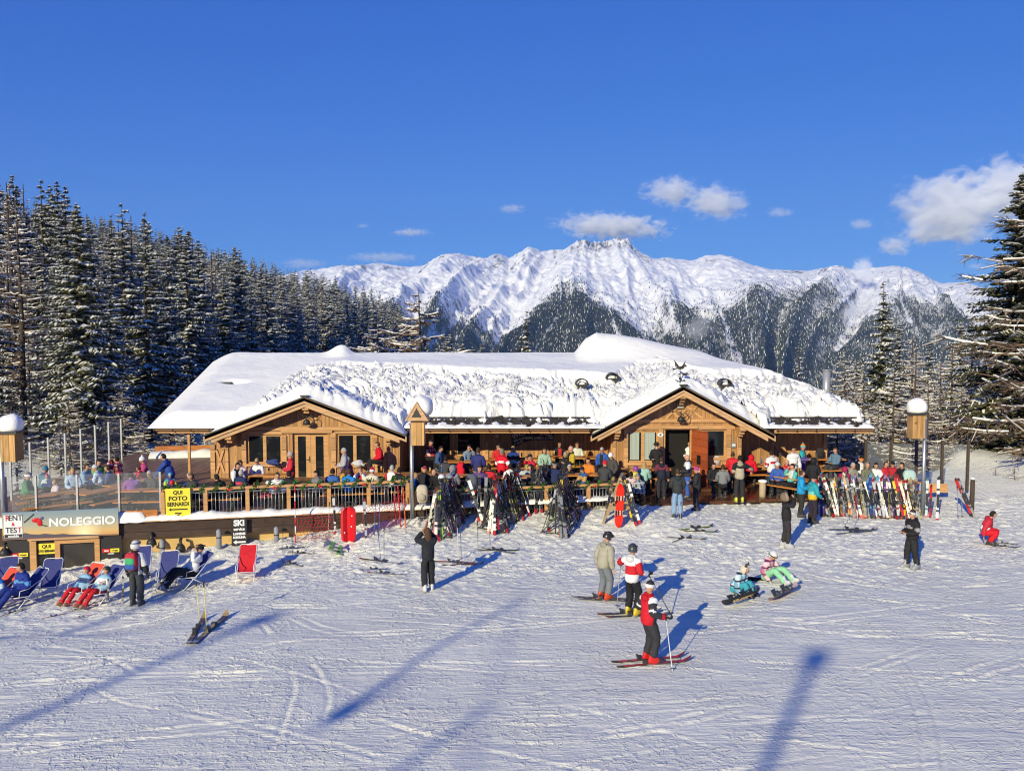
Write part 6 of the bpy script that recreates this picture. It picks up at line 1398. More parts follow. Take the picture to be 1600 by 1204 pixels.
def headwear(style):
    if style in ('short', 'grey'): return part_sphere(lambda p: p.z > .42 or (p.y > -.12 and p.z > -.25) or (p.y > .25 and p.z > -.5), (.085, .106, .127), (0, .004, .004), fn=lambda p: p*(1+.03*math.sin(9*p.x+7*p.z)))
    if style == 'long':
        m = part_sphere(lambda p: p.z > .45 or p.y > -.05, (.09, .112, .13), (0, .006, .003)); m.ball((0, .07, -.13), (.095, .06, .2), 0, 12, 9, lambda p: p*(1+.06*math.sin(8*p.x+5*p.z))); return m
    if style == 'beanie':
        m = part_sphere(lambda p: (1 if p.z < .34 else 0) if p.z > .10 else None, (.092, .113, .145), (0, .004, .0)); return m
    if style == 'bobble':
        m = headwear('beanie'); m.ball((0, .01, .16), .035, 1, 8, 6); return m
    if style == 'helmet': return part_sphere(lambda p: 0 if (p.z > .12 or (p.y > -.25 and p.z > -.42)) else None, (.112, .135, .148), (0, .008, .012))
    if style == 'cap':
        m = part_sphere(lambda p: 0 if p.z > .2 else None, (.09, .11, .14), (0, .003, .0)); m.box((0, -.14, .04), (.13, .1, .012)); return m
    if style == 'hat':
        m = MB(); m.tube([(0, 0, .05), (0, 0, .056)], [.17, .165], 18); m.tube([(0, 0, .055), (0, 0, .14), (0, 0, .155)], [.1, .09, .05], 14); return m
    if style == 'hood': return part_sphere(lambda p: 0 if (p.y > -.45 or p.z > .72) and p.z > -.95 else None, (.125, .145, .155), (0, .015, -.005))
    if style == 'fur': return part_sphere(lambda p: (1 if p.y < -.15 else 0) if (p.y > -.6) and p.z > -.95 else None, (.145, .15, .16), (0, .015, 0), fn=lambda p: p*(1+.06*math.sin(23*p.x+17*p.z+11*p.y)))
    if style == 'animal':
        m = headwear('hood')
        for s in (-1, 1): m.tube([(s*.07, 0, .12), (s*.09, .01, .21)], [.045, .008], 8, 1)
        return m
HW = {}
def goggles(kind):
    m = MB()
    if kind == 'sun':
        for s in (-1, 1): m.ball((s*.031, -.099, .012), (.027, .012, .02), 0, 10, 6)
        m.box((0, -.108, .016), (.03, .008, .008)); 
        for s in (-1, 1): m.beam((s*.058, -.092, .018), (s*.08, .0, .015), .006, .01)
    else:
        z = .015 if kind == 'gog' else .085; y = -.098 if kind == 'gog' else -.098
        m.ball((0, y, z), (.082, .035, .042), 1, 14, 8)
        m.tube([(.112*math.cos(a), .008+.135*math.sin(a), z+.01) for a in np.linspace(-1.0, math.pi+1.0, 20)], .014, 5, 0)
    return m
def hand_template(grip):
    m = MB(); m.ball((0, 0, -.045), (.042, .017, .052), 0, 12, 8)
    for i, (x, L) in enumerate(((-.030, .062), (-.010, .074), (.011, .070), (.030, .054))):
        b = .55 if not grip else 1.5; p = Vector((x, 0, -.083)); pts = [Vector((x*.9, 0, -.06)), p]; a = b*.4
        for k_ in range(3): d = Vector((x*.25/.03*.05, -math.sin(a), -math.cos(a))); p = p + d*L*(.45, .32, .25)[k_]; pts.append(p); a += b*.55
        m.tube(pts, [.0095, .0095, .009, .0082, .0065], 6)
    m.tube([(.03, -.004, -.02), (.052, -.018, -.045), (.056, -.034, -.07), (.05 if not grip else .03, -.045, -.088)], [.012, .0115, .010, .007], 6)
    return m
HANDS = {g: hand_template(g) for g in (False, True)}
def boot_template():
    m = MB()
    rows = [(-.105, .0, .085, .05), (-.12, .035, .10, .075), (.0, .04, .095, .12), (.0, .10, .075, .11), (.02, .22, .068, .075), (.02, .30, .066, .07)]
    V = []; n = 12
    for k, (z, hw, ln) in enumerate(((-.02, .05, .155), (.05, .056, .16), (.09, .056, .13), (.13, .057, .092), (.19, .060, .078), (.25, .062, .080))):
        for i in range(n):
            a = 2*math.pi*i/n; x = hw*math.sin(a); y = -ln*math.cos(a)
            cy = -.05 if k < 2 else (-.035 if k == 2 else (.0 if k == 3 else -.012))
            V.append((math.copysign(abs(x/hw)**.7*hw, x), y+cy, z))
    m.add(V, [(k*n+i, k*n+(i+1) % n, (k+1)*n+(i+1) % n, (k+1)*n+i) for k in range(5) for i in range(n)] + [tuple(range(n))[::-1], tuple(5*n+i for i in range(n))], 0, True)
    for z in (.07, .11, .2, .27): m.box((.064, -.03, z), (.012, .07, .014), 1)
    m.bb((-.05, -.22, -.035), (.05, .12, -.019), 1); return m
BOOT = boot_template(); BOOTM = {}; GOGM = {}
JOBS = []
def skin_job(name, verts, edges, radii, cb, sub=1):
    me = bpy.data.meshes.new(name); me.from_pydata(verts, edges, []); o = bpy.data.objects.new(name, me); COL.objects.link(o)
    md = o.modifiers.new('s', 'SKIN'); md.use_smooth_shade = True; md.branch_smoothing = .35
    lay = me.skin_vertices[0].data
    for i, r in enumerate(radii): lay[i].radius = r if isinstance(r, tuple) else (r, r)
    for i in range(len(radii)): lay[i].use_root = (i == 0)
    sb = o.modifiers.new('u', 'SUBSURF'); sb.levels = sub; sb.render_levels = sub
    JOBS.append((o, cb))
PPL = []
def crease(me, k, amp, seed):
    n = len(me.vertices); co = np.zeros(n*3); no = np.zeros(n*3); me.vertices.foreach_get('co', co); me.vertices.foreach_get('normal', no); co = co.reshape(-1, 3); no = no.reshape(-1, 3)
    d = pnoise(co[:, 0]*7+seed, co[:, 2]*15) * .6 + pnoise(co[:, 1]*11+seed, co[:, 2]*26+3)*.5 + .4*pnoise(co[:, 0]*21, co[:, 2]*9+co[:, 1]*17)
    co += no*(d*amp*k)[:, None]; me.vertices.foreach_set('co', co.ravel()); me.update()
def person(label, px, py, floor=None, legs='stand', arms=('down', 'down'), face=0, lean=0, jk=(.02, .02, .025), tr=(.02, .02, .022), bt=(.05, .05, .055), hw=('short', (.05, .03, .02)), gl=None, pat=None, jk2=(.7, .7, .7), jk3=None, H=1.76, mode='feet', look=(0, 0), glove=None, Y=None, sub=1, asym=0, legs2=None, dx=0, grp=None):
    k = H/1.76; pel, kn, an = LEGS[legs]; L2 = LEGS[legs2] if legs2 else None
    seated = legs not in ('stand', 'stride', 'ski')
    P0 = Vector(pel); Rt = Matrix.Rotation(R(lean), 3, 'X')
    def T(v): return (P0 + Rt @ Vector(v))*k
    def Lg(v): return Vector(v)*k
    J = {'pel': P0*k, 'waist': T((0, 0, .13)), 'chest': T((0, 0, .32)), 'up': T((0, .005, .43)), 'neck': T((0, .005, .51)), 'nk2': T((0, -.01, .56)), 'head': T((0, -.025, .675))}
    Rh = Rt @ Matrix.Rotation(R(look[0]), 3, 'Z') @ Matrix.Rotation(R(look[1])-R(lean)*.75, 3, 'X')
    for i, s in enumerate((1, -1)):
        e, w = ARMS[arms[i]]; J['sh%d' % i] = T((s*.175, .0, .43)); J['el%d' % i] = T((s*e[0], e[1], e[2])); J['wr%d' % i] = T((s*w[0], w[1], w[2]))
        q = (kn, an) if not (L2 and i == 1) else (L2[1], L2[2]); st = (asym if i == 0 else -asym)
        J['hp%d' % i] = Lg((s*.09, P0.y, P0.z-.03)); J['kn%d' % i] = Lg((s*q[0][0], q[0][1]+st*.5, q[0][2])); J['an%d' % i] = Lg((s*q[1][0], q[1][1]+st, q[1][2] + (abs(st)*.15 if st > 0 else 0)))
    htop = J['head'].z + .125*k
    if mode == 'feet':
        base = gpt(px, py) if floor is None else atz(px, py, floor)
    else:
        base = atz(px, py, floor + htop)
        if Y is not None: q = at(px, py, Y); base = Vector((q.x, Y, 0))
        if floor == FZ and base.y < yfront(base.x)+.6: q = at(px, py, yfront(base.x)+.6); base = Vector((q.x, q.y, 0))
        base.z = floor
    fx = R(face); t = thing('person', label, 'person', tuple(base), fx, grp); mats = {}
    # ---- body
    bn = ['pel', 'waist', 'chest', 'up', 'neck', 'nk2', 'head'] + [a+str(i) for i in (0, 1) for a in ('sh', 'el', 'wr', 'hp', 'kn', 'an')]; ix = {n_: i for i, n_ in enumerate(bn)}
    be = [(0, 1), (1, 2), (2, 3), (3, 4), (4, 5), (5, 6)]
    for i in (0, 1): be += [(ix['up'], ix['sh%d' % i]), (ix['sh%d' % i], ix['el%d' % i]), (ix['el%d' % i], ix['wr%d' % i]), (0, ix['hp%d' % i]), (ix['hp%d' % i], ix['kn%d' % i]), (ix['kn%d' % i], ix['an%d' % i])]
    br = {'pel': .10, 'waist': .09, 'chest': .11, 'up': .08, 'neck': .062, 'nk2': .058, 'head': .06, 'sh': .055, 'el': .040, 'wr': .036, 'hp': .07, 'kn': .036, 'an': .030}
    def body_cb(me, t=t, J=J, Rh=Rh, k=k, arms=arms, glove=glove):
        V = np.zeros(len(me.vertices)*3); me.vertices.foreach_get('co', V); V = V.reshape(-1, 3); Fs = [tuple(p.vertices) for p in me.polygons]
        m = MB(); m.v = [tuple(v) for v in V]; m.f = Fs; m.m = [0]*len(Fs); m.sm = [True]*len(Fs)
        hv, hf, hm = HEAD; Mh = np.array(Rh); P = hv @ Mh.T*k*1.04 + np.array(J['head']); b = len(m.v); m.v += [tuple(p) for p in P]; m.f += [tuple(b+i for i in f) for f in hf]; m.m += hm; m.sm += [True]*len(hf)
        gm = MB()
        for i, s in enumerate((1, -1)):
            d = (J['wr%d' % i]-J['el%d' % i]).normalized(); z = -d; x = Vector((1, .3*s, 0)); y = z.cross(x).normalized(); x = y.cross(z); Mx = Matrix((x*(s if True else 1), y*1, z)).transposed()
            h = HANDS[arms[i] in ('pole', 'low', 'front', 'photo', 'face', 'raise')]; tgt = gm if glove is not None else m; sc = k*(1.0 if glove is None else 1.22)
            tgt.add([J['wr%d' % i] + Mx @ (Vector(p)*sc) for p in h.v], h.f, 0, True)
        m.build('body', [M_SKIN, M_EYE, M_LIP], t)
        if glove is not None: gm.build('gloves', [cloth(glove)], t)
    skin_job('tmp', [J[n_] for n_ in bn], be, [br[n_.rstrip('01')]*k for n_ in bn], body_cb, sub)
    # ---- trousers
    tv = [J['pel']+Rt @ Vector((0, 0, .03)), J['pel']]; te = [(0, 1)]; trd = [.175*k, .18*k]
    for i in (0, 1):
        hp, kn_, an_ = J['hp%d' % i], J['kn%d' % i], J['an%d' % i]; b = len(tv); d = (an_-kn_).normalized()
        tv += [hp, hp.lerp(kn_, .5), kn_, kn_.lerp(an_, .55), an_ + d*.01*k]; te += [(1, b), (b, b+1), (b+1, b+2), (b+2, b+3), (b+3, b+4)]; trd += [x*k for x in (.132, .118, .100, .092, .104)]
    def tr_cb(me, t=t, tr=tr, k=k): crease(me, k, .020, base.x*3.1); me.materials.clear(); me.materials.append(cloth(tr)); link('trousers', me, t)
    skin_job('tmp', tv, te, trd, tr_cb, 2)
    # ---- jacket
    jv = [T((0, 0, -.02 if seated else -.17)), T((0, 0, .12)), T((0, -.005, .31)), T((0, .005, .43)), T((0, .005, .535))]; je = [(0, 1), (1, 2), (2, 3), (3, 4)]; jr = [(.215*k, .19*k), (.195*k, .175*k), (.205*k, .18*k), .15*k, .088*k]; arm0 = len(jv)
    for i in (0, 1):
        sh, el, wr = J['sh%d' % i], J['el%d' % i], J['wr%d' % i]; b = len(jv); jv += [sh, sh.lerp(el, .5), el, el.lerp(wr, .5), wr]; je += [(3, b), (b, b+1), (b+1, b+2), (b+2, b+3), (b+3, b+4)]; jr += [x*k for x in (.108, .096, .088, .08, .066)]
    inv = Rt.transposed(); arm_seg = [(J['sh%d' % i], J['el%d' % i], J['wr%d' % i]) for i in (0, 1)]
    def jk_cb(me, t=t, pat=pat):
        c1, c2, c3 = cloth(jk) if not isinstance(jk, str) else MATS[jk], cloth(jk2), cloth(jk3 or jk2); me.materials.clear(); crease(me, k, .019, base.x*1.7)
        for c in (c1, c2, c3): me.materials.append(c)
        if pat:
            mi = []
            for p in me.polygons:
                c = p.center; l = inv @ (c/k-P0); da = 9; dist_t = 9; onarm = False
                def sd(a, b): ab = b-a; u = max(0, min(1, (c-a).dot(ab)/ab.length_squared)); return (c-a-ab*u).length, u
                best = 9; along = 0
                for sh, el, wr in arm_seg:
                    d1, u1 = sd(sh, el); d2, u2 = sd(el, wr)
                    if d1 < best: best, along = d1, u1*.5
                    if d2 < best: best, along = d2, .5+u2*.5
                dt, _ = sd(J['pel'], J['up']); onarm = best < .11*k and abs(l.x) > .15 or best < .075*k and along > .3; r = 0
                if pat == 'sleeve': r = 1 if onarm else 0
                elif pat == 'yoke': r = 1 if (l.z > .33 or (onarm and along < .35)) else 0
                elif pat == 'band': r = 1 if (not onarm and .13 < l.z < .33) or (onarm and .12 < along < .62) else (0)
                elif pat == 'low': r = 1 if l.z < .10 and not onarm else (2 if l.z < .24 and not onarm and jk3 else 0)
                elif pat == 'open': r = 1 if (l.y < -.03 and abs(l.x) < .075 and l.z > .02) else 0
                elif pat == 'side': r = 1 if (abs(l.x) > .115 and not onarm) or (onarm and along < .5) else 0
                elif pat == 'stripe': r = 1 if (onarm and abs(along-.35) < .1) or (not onarm and abs(l.z-.30) < .045) else 0
                elif pat == 'skier':
                    if onarm: r = 2 if along < .12 or .35 < along < .42 else (1 if along < .8 else 0)
                    else: r = 0 if l.y > -.01 or l.z > .46 else (2 if l.y > -.045 and l.z > .1 else 1)
                elif pat == 'chest': r = 1 if (.22 < l.z < .40) else 0
                mi.append(r)
            me.polygons.foreach_set('material_index', mi)
        link('jacket', me, t)
    skin_job('tmp', jv, je, jr, jk_cb, 2)
    # ---- collar, folded hood, hem band
    cm = cloth([x*.8 for x in jk]) if not isinstance(jk, str) else MATS[jk]; m = MB(); nk = T((0, .0, .50)); ups = Rt @ Vector((0, 0, 1))
    ring = lambda c, r, rz_: [c + Rt @ Vector((r*math.cos(a)*k, r*.92*math.sin(a)*k, rz_*k + .02*k*math.sin(a))) for a in np.linspace(0, 2*math.pi, 13)]
    m.tube(ring(nk, .083, .035), .028*k, 6, 0, False); o = m.build('collar', [cm], t)
    if mode == 'feet' and (not hw or hw[0] not in ('hood', 'fur', 'long')):
        m = MB(); c_ = T((0, .10, .47)); m.ball(c_, (.12*k, .065*k, .085*k), 0, 12, 8); m.build('folded_hood', [cm], t)
    # ---- boots, head wear, glasses
    if bt not in BOOTM: BOOTM[bt] = BOOT.mesh('boot', [gloss(bt), gloss((.3, .3, .32))])
    for i, s in enumerate((1, -1)):
        o = link('boot', BOOTM[bt], t); a = J['an%d' % i]; sh = (J['kn%d' % i]-a).normalized(); o.location = a - Vector((0, 0, .085*k)); o.scale = (k, k, k)
        tilt = math.atan2(-(sh.y), sh.z); o.rotation_euler = (max(-.2, min(.9, tilt*.35)) if not legs in ('ground', 'recline') else (-.55 if legs == 'ground' else -.5), 0, s*.12)
        if legs in ('ground', 'recline'): o.location = a - Vector((0, .0, .06))
    if hw:
        st, c = hw[0], hw[1]; c2 = hw[2] if len(hw) > 2 else c; key = (st, c, c2)
        if key not in HW:
            g = gloss if st == 'helmet' else (lambda q: cloth(q)); HW[key] = headwear(st).mesh('x', [g(c), g(c2)])
        nm = {'short': 'hair', 'grey': 'hair', 'long': 'hair', 'beanie': 'beanie', 'bobble': 'beanie', 'helmet': 'helmet', 'cap': 'cap', 'hat': 'hat', 'hood': 'hood', 'fur': 'fur_hood', 'animal': 'animal_hat'}[st]
        o = link(nm, HW[key], t); o.location = J['head']; o.rotation_euler = Rh.to_euler(); o.scale = (k*1.04,)*3
    if gl:
        if gl not in GOGM: GOGM[gl] = goggles(gl).mesh('x', [gloss((.03, .03, .032)), gloss((.25, .13, .03), .1)] if gl != 'sun' else [gloss((.01, .01, .012), .12)])
        o = link('sunglasses' if gl == 'sun' else 'goggles', GOGM[gl], t); o.location = J['head']; o.rotation_euler = Rh.to_euler(); o.scale = (k*1.04,)*3
    def world(v): c, s_ = math.cos(fx), math.sin(fx); return Vector((base.x+v.x*c-v.y*s_, base.y+v.x*s_+v.y*c, base.z+v.z))
    return t, {n_: world(v) for n_, v in J.items()}, base
def plaid(name, a, b, c):
    m, nt, bs = new_mat(name); v = coords(nt); out = None
    for ax, sc in ((0, 38), (2, 34)):
        sp = N(nt, 'ShaderNodeSeparateXYZ'); nt.links.new(v, sp.inputs[0]); s_ = N(nt, 'ShaderNodeMath', operation='MULTIPLY', i_1=sc); nt.links.new(sp.outputs[ax], s_.inputs[0]); w = N(nt, 'ShaderNodeMath', operation='SINE'); nt.links.new(s_.outputs[0], w.inputs[0])
        f = ramp(nt, w.outputs[0], [(.45, 0.0), (.55, 1.0)]) if ax == 0 else ramp(nt, w.outputs[0], [(.70, 0.0), (.78, 1.0)]); out = mixcol(nt, f, out if out is not None else a, b if ax == 0 else c)
    nt.links.new(out, bs.inputs['Base Color']); bs.inputs['Roughness'].default_value = .8; MATS[name] = m
plaid('plaid_blue', (.55, .68, .74), (.16, .36, .52), (.02, .025, .04)); plaid('plaid_pink', (.72, .50, .56), (.50, .14, .26), (.16, .03, .09)); plaid('plaid_red', (.45, .03, .04), (.6, .5, .5), (.05, .02, .02)); plaid('camo', (.30, .33, .36), (.05, .05, .06), (.5, .5, .5))
BK, DG, GR, WH, RE, NV, BU, TQ, KH = (.018, .018, .022), (.05, .052, .058), (.19, .20, .215), (.74, .74, .75), (.55, .015, .03), (.02, .03, .09), (.04, .10, .38), (.05, .33, .42), (.30, .285, .22)
BR, BLD, GRY, DK = (.06, .035, .02), (.42, .28, .12), (.40, .39, .38), (.02, .015, .012)
S = 'sit'
# ---- on the piste
_, J1, B1 = person('skier in red and black jacket with red boots, nearest on the piste', 1013, 1037, legs='ski', arms=('pole', 'pole'), face=112, jk=RE, jk2=(.035, .035, .045), jk3=WH, pat='skier', tr=(.035, .036, .042), bt=(.60, .02, .02), hw=('beanie', (.03, .03, .035), (.7, .7, .7)), look=(20, 10), glove=(.03, .03, .03), H=1.80, sub=2)
_, J2, B2 = person('skier in white and red jacket with yellow boots and dark helmet', 987, 963, legs='ski', arms=('out', 'pole'), face=140, jk=WH, jk2=(.52, .02, .03), pat='band', tr=BK, bt=(.62, .45, .03), hw=('helmet', (.05, .055, .065)), gl='gogup', look=(25, 12), glove=BK, H=1.80, sub=2)
_, J3, B3 = person('skier in khaki jacket and grey trousers looking down, black helmet', 943, 938, legs='ski', arms=('down', 'down'), face=128, jk=(.36, .34, .27), tr=(.17, .19, .215), bt=(.55, .06, .02), hw=('helmet', (.025, .025, .03)), gl='gogup', lean=10, look=(-20, 28), H=1.80, sub=2)
_, J4, B4 = person('snowboarder in pale blue plaid jacket and turquoise trousers sitting on the snow', 1148, 926, legs='kneesit', arms=('knee', 'knee'), face=45, lean=28, jk='plaid_blue', tr=TQ, bt=(.04, .04, .05), hw=('animal', (.62, .55, .46), (.06, .05, .05)), look=(10, 12), sub=2, H=1.66)
_, J5, B5 = person('snowboarder in pink plaid jacket, mint trousers and white helmet sitting on the snow', 1196, 908, legs='ground', arms=('reach', 'low'), face=38, lean=20, jk='plaid_pink', tr=(.28, .60, .36), bt=(.55, .55, .55), hw=('helmet', (.62, .63, .64)), gl='gog', look=(-6, 18), sub=2, H=1.68, glove=(.5, .5, .5))
person('person in black fur hooded jacket taking a photograph towards the right', 1228, 855, legs='stand', arms=('photo', 'photo'), face=80, lean=-6, jk=(.022, .02, .024), tr=(.035, .032, .036), bt=(.45, .45, .46), hw=('fur', (.20, .15, .10), (.34, .27, .19)), look=(0, -8), sub=2, asym=.06)
person('person in teal and yellow jacket with black beanie', 1269, 818, legs='stand', arms=('front', 'low'), face=105, jk=(.03, .32, .40), jk2=(.66, .44, .02), jk3=(.16, .52, .46), pat='low', tr=(.03, .022, .032), hw=('beanie', BK, BK), sub=2)
person('man in bright blue jacket facing right by the right platform', 1251, 809, legs='stand', arms=('front', 'front'), face=75, jk=(.02, .30, .60), tr=(.03, .03, .03), hw=('short', BR), sub=2)
person('person in all black ski suit with black striped beanie and sunglasses', 1424, 888, legs='stand', arms=('front', 'front'), face=-75, jk=(.022, .022, .026), jk2=(.3, .3, .32), pat='stripe', tr=(.026, .026, .030), bt=(.30, .31, .33), hw=('beanie', (.03, .03, .03), (.5, .5, .5)), gl='sun', look=(0, -10), sub=2, asym=.09)
person('person in red, white and teal jacket and red trousers crouching on the snow', 1541, 850, legs='crouch', arms=('knee', 'down'), face=60, lean=22, jk=(.50, .03, .05), jk2=(.18, .25, .27), jk3=WH, pat='low', tr=(.60, .015, .03), bt=(.05, .05, .055), hw=('short', DK), look=(20, 0), sub=2, H=1.7)
person('woman in tight black suit with long brown hair and white boots holding a camera', 669, 922, legs='stand', arms=('photo', 'photo'), face=-160, jk=(.022, .024, .03), tr=(.024, .025, .030), bt=(.62, .62, .62), hw=('long', (.09, .045, .025)), sub=2, asym=.07, H=1.72)
_, JB, BB = person('skier in black and white jacket with backpack and white helmet seen from behind', 214, 947, legs='stand', arms=('down', 'down'), face=172, jk=(.03, .03, .034), jk2=(.6, .6, .6), pat='side', tr=(.05, .055, .062), bt=(.06, .06, .065), hw=('helmet', (.66, .66, .68)), gl='gogup', look=(-25, 0), sub=2, glove=BK)
c_ = CH['c'].location; _, _, _ = person('man in white jacket and black trousers reclining in a blue deck chair', 0, 0, floor=0, legs='recline', arms=('face', 'low'), face=-48, lean=-24, jk=WH, tr=BK, bt=(.3, .3, .32), hw=('beanie', BK, BK), gl='gogup', look=(0, -4), sub=2, mode='head', Y=20)
PPL_last = [o for o in COL.objects if o.name.startswith('person') and o.get('label', '').startswith('man in white jacket and black')][0]; PPL_last.location = (c_.x+.0, c_.y-.02, c_.z)
CH['c'].rotation_euler.z = R(-48)+.05
def on_chair(key, face, label, **kw):
    t, J, B = person(label, 0, 0, floor=0, legs='recline', mode='head', Y=20, face=face, **kw); c = CH[key].location; t.location = (c.x, c.y-.02, c.z-.01); CH[key].rotation_euler.z = R(face); return t
on_chair('d', -20, 'child in pale blue jacket, red trousers and red helmet on an orange deck chair', arms=('low', 'low'), lean=-20, jk=(.25, .45, .62), jk2=(.05, .08, .2), pat='chest', tr=(.60, .02, .03), bt=(.45, .2, .12), hw=('helmet', (.55, .02, .04)), sub=1, H=1.36)
on_chair('e', -25, 'child in pale blue jacket, red trousers and black patterned helmet on a blue deck chair', arms=('low', 'cross'), lean=-20, jk=(.27, .48, .65), jk2=WH, pat='chest', tr=(.60, .02, .03), bt=(.45, .2, .12), hw=('helmet', (.05, .05, .05)), gl='gogup', sub=1, H=1.42)
on_chair('g', -30, 'man in royal blue ski suit sitting in a deck chair, dark hair', arms=('front', 'low'), lean=4, jk=(.02, .04, .26), jk2=(.1, .3, .6), pat='stripe', tr=(.02, .04, .22), bt=(.1, .1, .12), hw=('short', DK), look=(-30, 6), sub=2, H=1.78)
on_chair('i', -20, 'boy in bright blue suit sitting in the red deck chair at the left edge', arms=('low', 'front'), lean=2, jk=(.02, .14, .48), jk2=(.5, .6, .7), pat='chest', tr=(.02, .12, .40), bt=(.1, .1, .12), hw=('short', BR), sub=1, H=1.45)
# backpack of the skier seen from behind
m = MB(); t = thing('backpack', 'red and green backpack with blue pocket on the skier in white helmet', 'backpack', tuple(BB+Vector((0, 0, 1.02))), R(172))
box_r = lambda q: Vector((math.copysign(abs(q.x)**.55, q.x), math.copysign(abs(q.y)**.6, q.y), math.copysign(abs(q.z)**.6, q.z)))
m = MB(); m.ball((0, .21, .25), (.17, .11, .25), 0, 14, 10, box_r); m.build('body', [cloth((.45, .03, .05))], t); m = MB(); m.ball((0, .29, .27), (.14, .05, .10), 0, 12, 8, box_r); m.build('upper_pocket', [cloth((.05, .38, .16))], t); m = MB(); m.ball((0, .29, .12), (.15, .06, .08), 0, 12, 8, box_r); m.build('lower_pocket', [cloth((.04, .10, .35))], t)
# skis and poles of the standing skiers, boards of the sitting ones
def under(B, J, face, cols, lab, L=1.66, g='skis under the standing skiers'):
    for i in (0, 1):
        a = J['an%d' % i]; d = Vector((math.sin(R(face)), -math.cos(R(face)), 0)); p = Vector((a.x, a.y, 0)) - d*.78; z0, z1 = gz(p.x, p.y), gz(p.x+d.x*L, p.y+d.y*L); p.z = z0+.03
        ski(p, d+Vector((0, 0, (z1-z0)/L)), (0, 0, 1), cols, lab + (' left' if i == 0 else ' right') + ' foot', g, L/1.62)
under(B1, J1, 100, 'red', 'red ski of the nearest red skier under his'); under(B2, J2, 98, 'black', 'black ski of the skier in yellow boots under the'); under(B3, J3, 82, 'brown', 'greenish brown ski of the khaki skier under the')
for J, i, off, lab, c in ((J1, 1, (.10, -.30), 'white pole held in the right hand of the nearest red skier', (.7, .7, .7)), (J1, 0, (.0, -.25), 'dark pole held in the left hand of the nearest red skier', (.12, .12, .12)), (J2, 1, (.62, .1), 'dark pole slanting from the right hand of the skier in yellow boots', (.06, .06, .06)), (J2, 0, (-.1, .0), 'pole held in the left hand of the skier in yellow boots', (.3, .3, .3)), (J3, 0, (.1, .0), 'pole held by the khaki skier', (.3, .3, .32))):
    h = J['wr%d' % i]; b = Vector((h.x+off[0], h.y+off[1], 0)); b.z = gz(b.x, b.y); pole(b, h+(h-b).normalized()*.07, lab, 'poles in skiers hands', c)
def graf(t):
    for i, (c, z, col) in enumerate((('R', .40, (.75, .42, .10)), ('K', .54, (.70, .38, .10)), ('R', .70, (.66, .2, .08)), ('B', .83, (.72, .40, .08)), ('Y', .97, (.75, .45, .12)), ('!', 1.08, (.5, .15, .25)))):
        for mz, cc, k in ((0, (.75, .6, .35), .007), (1, col, .0)):
            o = link('lettering', text_mesh(c, .23, .001, k), t); o.data.materials.append(gloss(cc)); o.location = (.0, .0035 + .002*mz, z); o.rotation_euler = Matrix(((0, -1, 0), (0, 0, 1), (-1, 0, 0))).transposed().to_euler()
a, b = atz(1131, 942, .16), atz(1203, 919, .20)
snowboard(a, b-a, Vector((.30, .75, .35)), (.03, .03, .035), (.03, .03, .03), 'black snowboard with orange graffiti lettering held upright before the blue plaid snowboarder', graf, (.035, .04, .048))
a, b = atz(1204, 938, .05), atz(1264, 906, .14); snowboard(a, b-a, Vector((-.35, .35, .85)), (.40, .33, .37), (.06, .06, .065), 'greyish pink snowboard on the feet of the pink plaid snowboarder', base=(.34, .22, .28))
p = gpt(1172, 908); t = thing('glove', 'black glove lying between the two sitting snowboarders', 'glove', tuple(p)); m = MB(); m.ball((0, 0, .04), (.22, .1, .06), 0, 12, 8); m.build('palm', [cloth(BK)], t); m = MB()
for k in range(4): m.tube([(.15, -.06+.04*k, .04), (.34, -.08+.05*k, .03)], .022, 6)
m.tube([(.05, -.08, .04), (.14, -.17, .03)], .022, 6); m.build('finger', [cloth(BK)], t)
# ---- before the entrance
person('person in long black coat and pale jeans seen from behind', 1058, 809, arms=('front', 'front'), face=180, jk=(.035, .04, .045), tr=(.22, .34, .52), hw=('short', BR), H=1.78)
person('woman with magenta beanie and black jacket seen from the side', 1088, 797, arms=('front', 'front'), face=-110, jk=(.03, .03, .035), tr=(.03, .03, .035), hw=('beanie', (.42, .05, .22), (.42, .05, .22)), H=1.66)
person('bald man in dark hooded jacket facing left before the red brown door', 1074, 778, floor=PZ0, arms=('front', 'low'), face=-100, jk=(.035, .035, .045), jk2=WH, pat='yoke', tr=BU, hw=None)
person('person in navy team jacket with white lettering seen from behind', 1033, 783, arms=('front', 'down'), face=175, jk=(.02, .022, .04), jk2=(.16, .03, .05), pat='yoke', tr=(.03, .03, .04), hw=('short', BR), H=1.76)
person('man with black brimmed hat and sunglasses drinking beside the entrance', 1026, 683, floor=PZ0+.13, mode='head', Y=37.6, arms=('face', 'front'), face=-20, jk=BK, hw=('hat', (.03, .025, .02)), gl='sun', H=1.82)
person('waiter in white shirt half hidden behind the open door leaf', 1078, 690, floor=PZ0+.1, mode='head', Y=38.9, arms=('front', 'front'), face=-30, jk=WH, hw=('short', BR))
person('man in khaki and black jacket standing with his back to the piste', 1155, 783, floor=PZ0, arms=('front', 'out'), face=175, jk=(.42, .37, .27), jk2=BK, pat='yoke', tr=(.03, .03, .035), bt=(.55, .62, .05), hw=('short', DK), H=1.82)
person('person in red jacket just behind the khaki jacket man', 1145, 706, floor=PZ0, mode='head', arms=('front', 'front'), face=160, jk=(.55, .02, .03), hw=('short', BR), H=1.7)
person('person in bright red hooded jacket bending over the table', 1171, 712, floor=PZ0, mode='head', legs=S, arms=('table', 'table'), face=150, lean=26, jk=(.62, .01, .03), hw=('hood', (.62, .01, .03)))
person('man in white jacket with red trim and navy trousers facing away', 1206, 695, floor=PZ0, mode='head', Y=36.6, arms=('front', 'front'), face=-160, jk=WH, jk2=(.5, .03, .05), pat='stripe', tr=NV, hw=('short', DK))
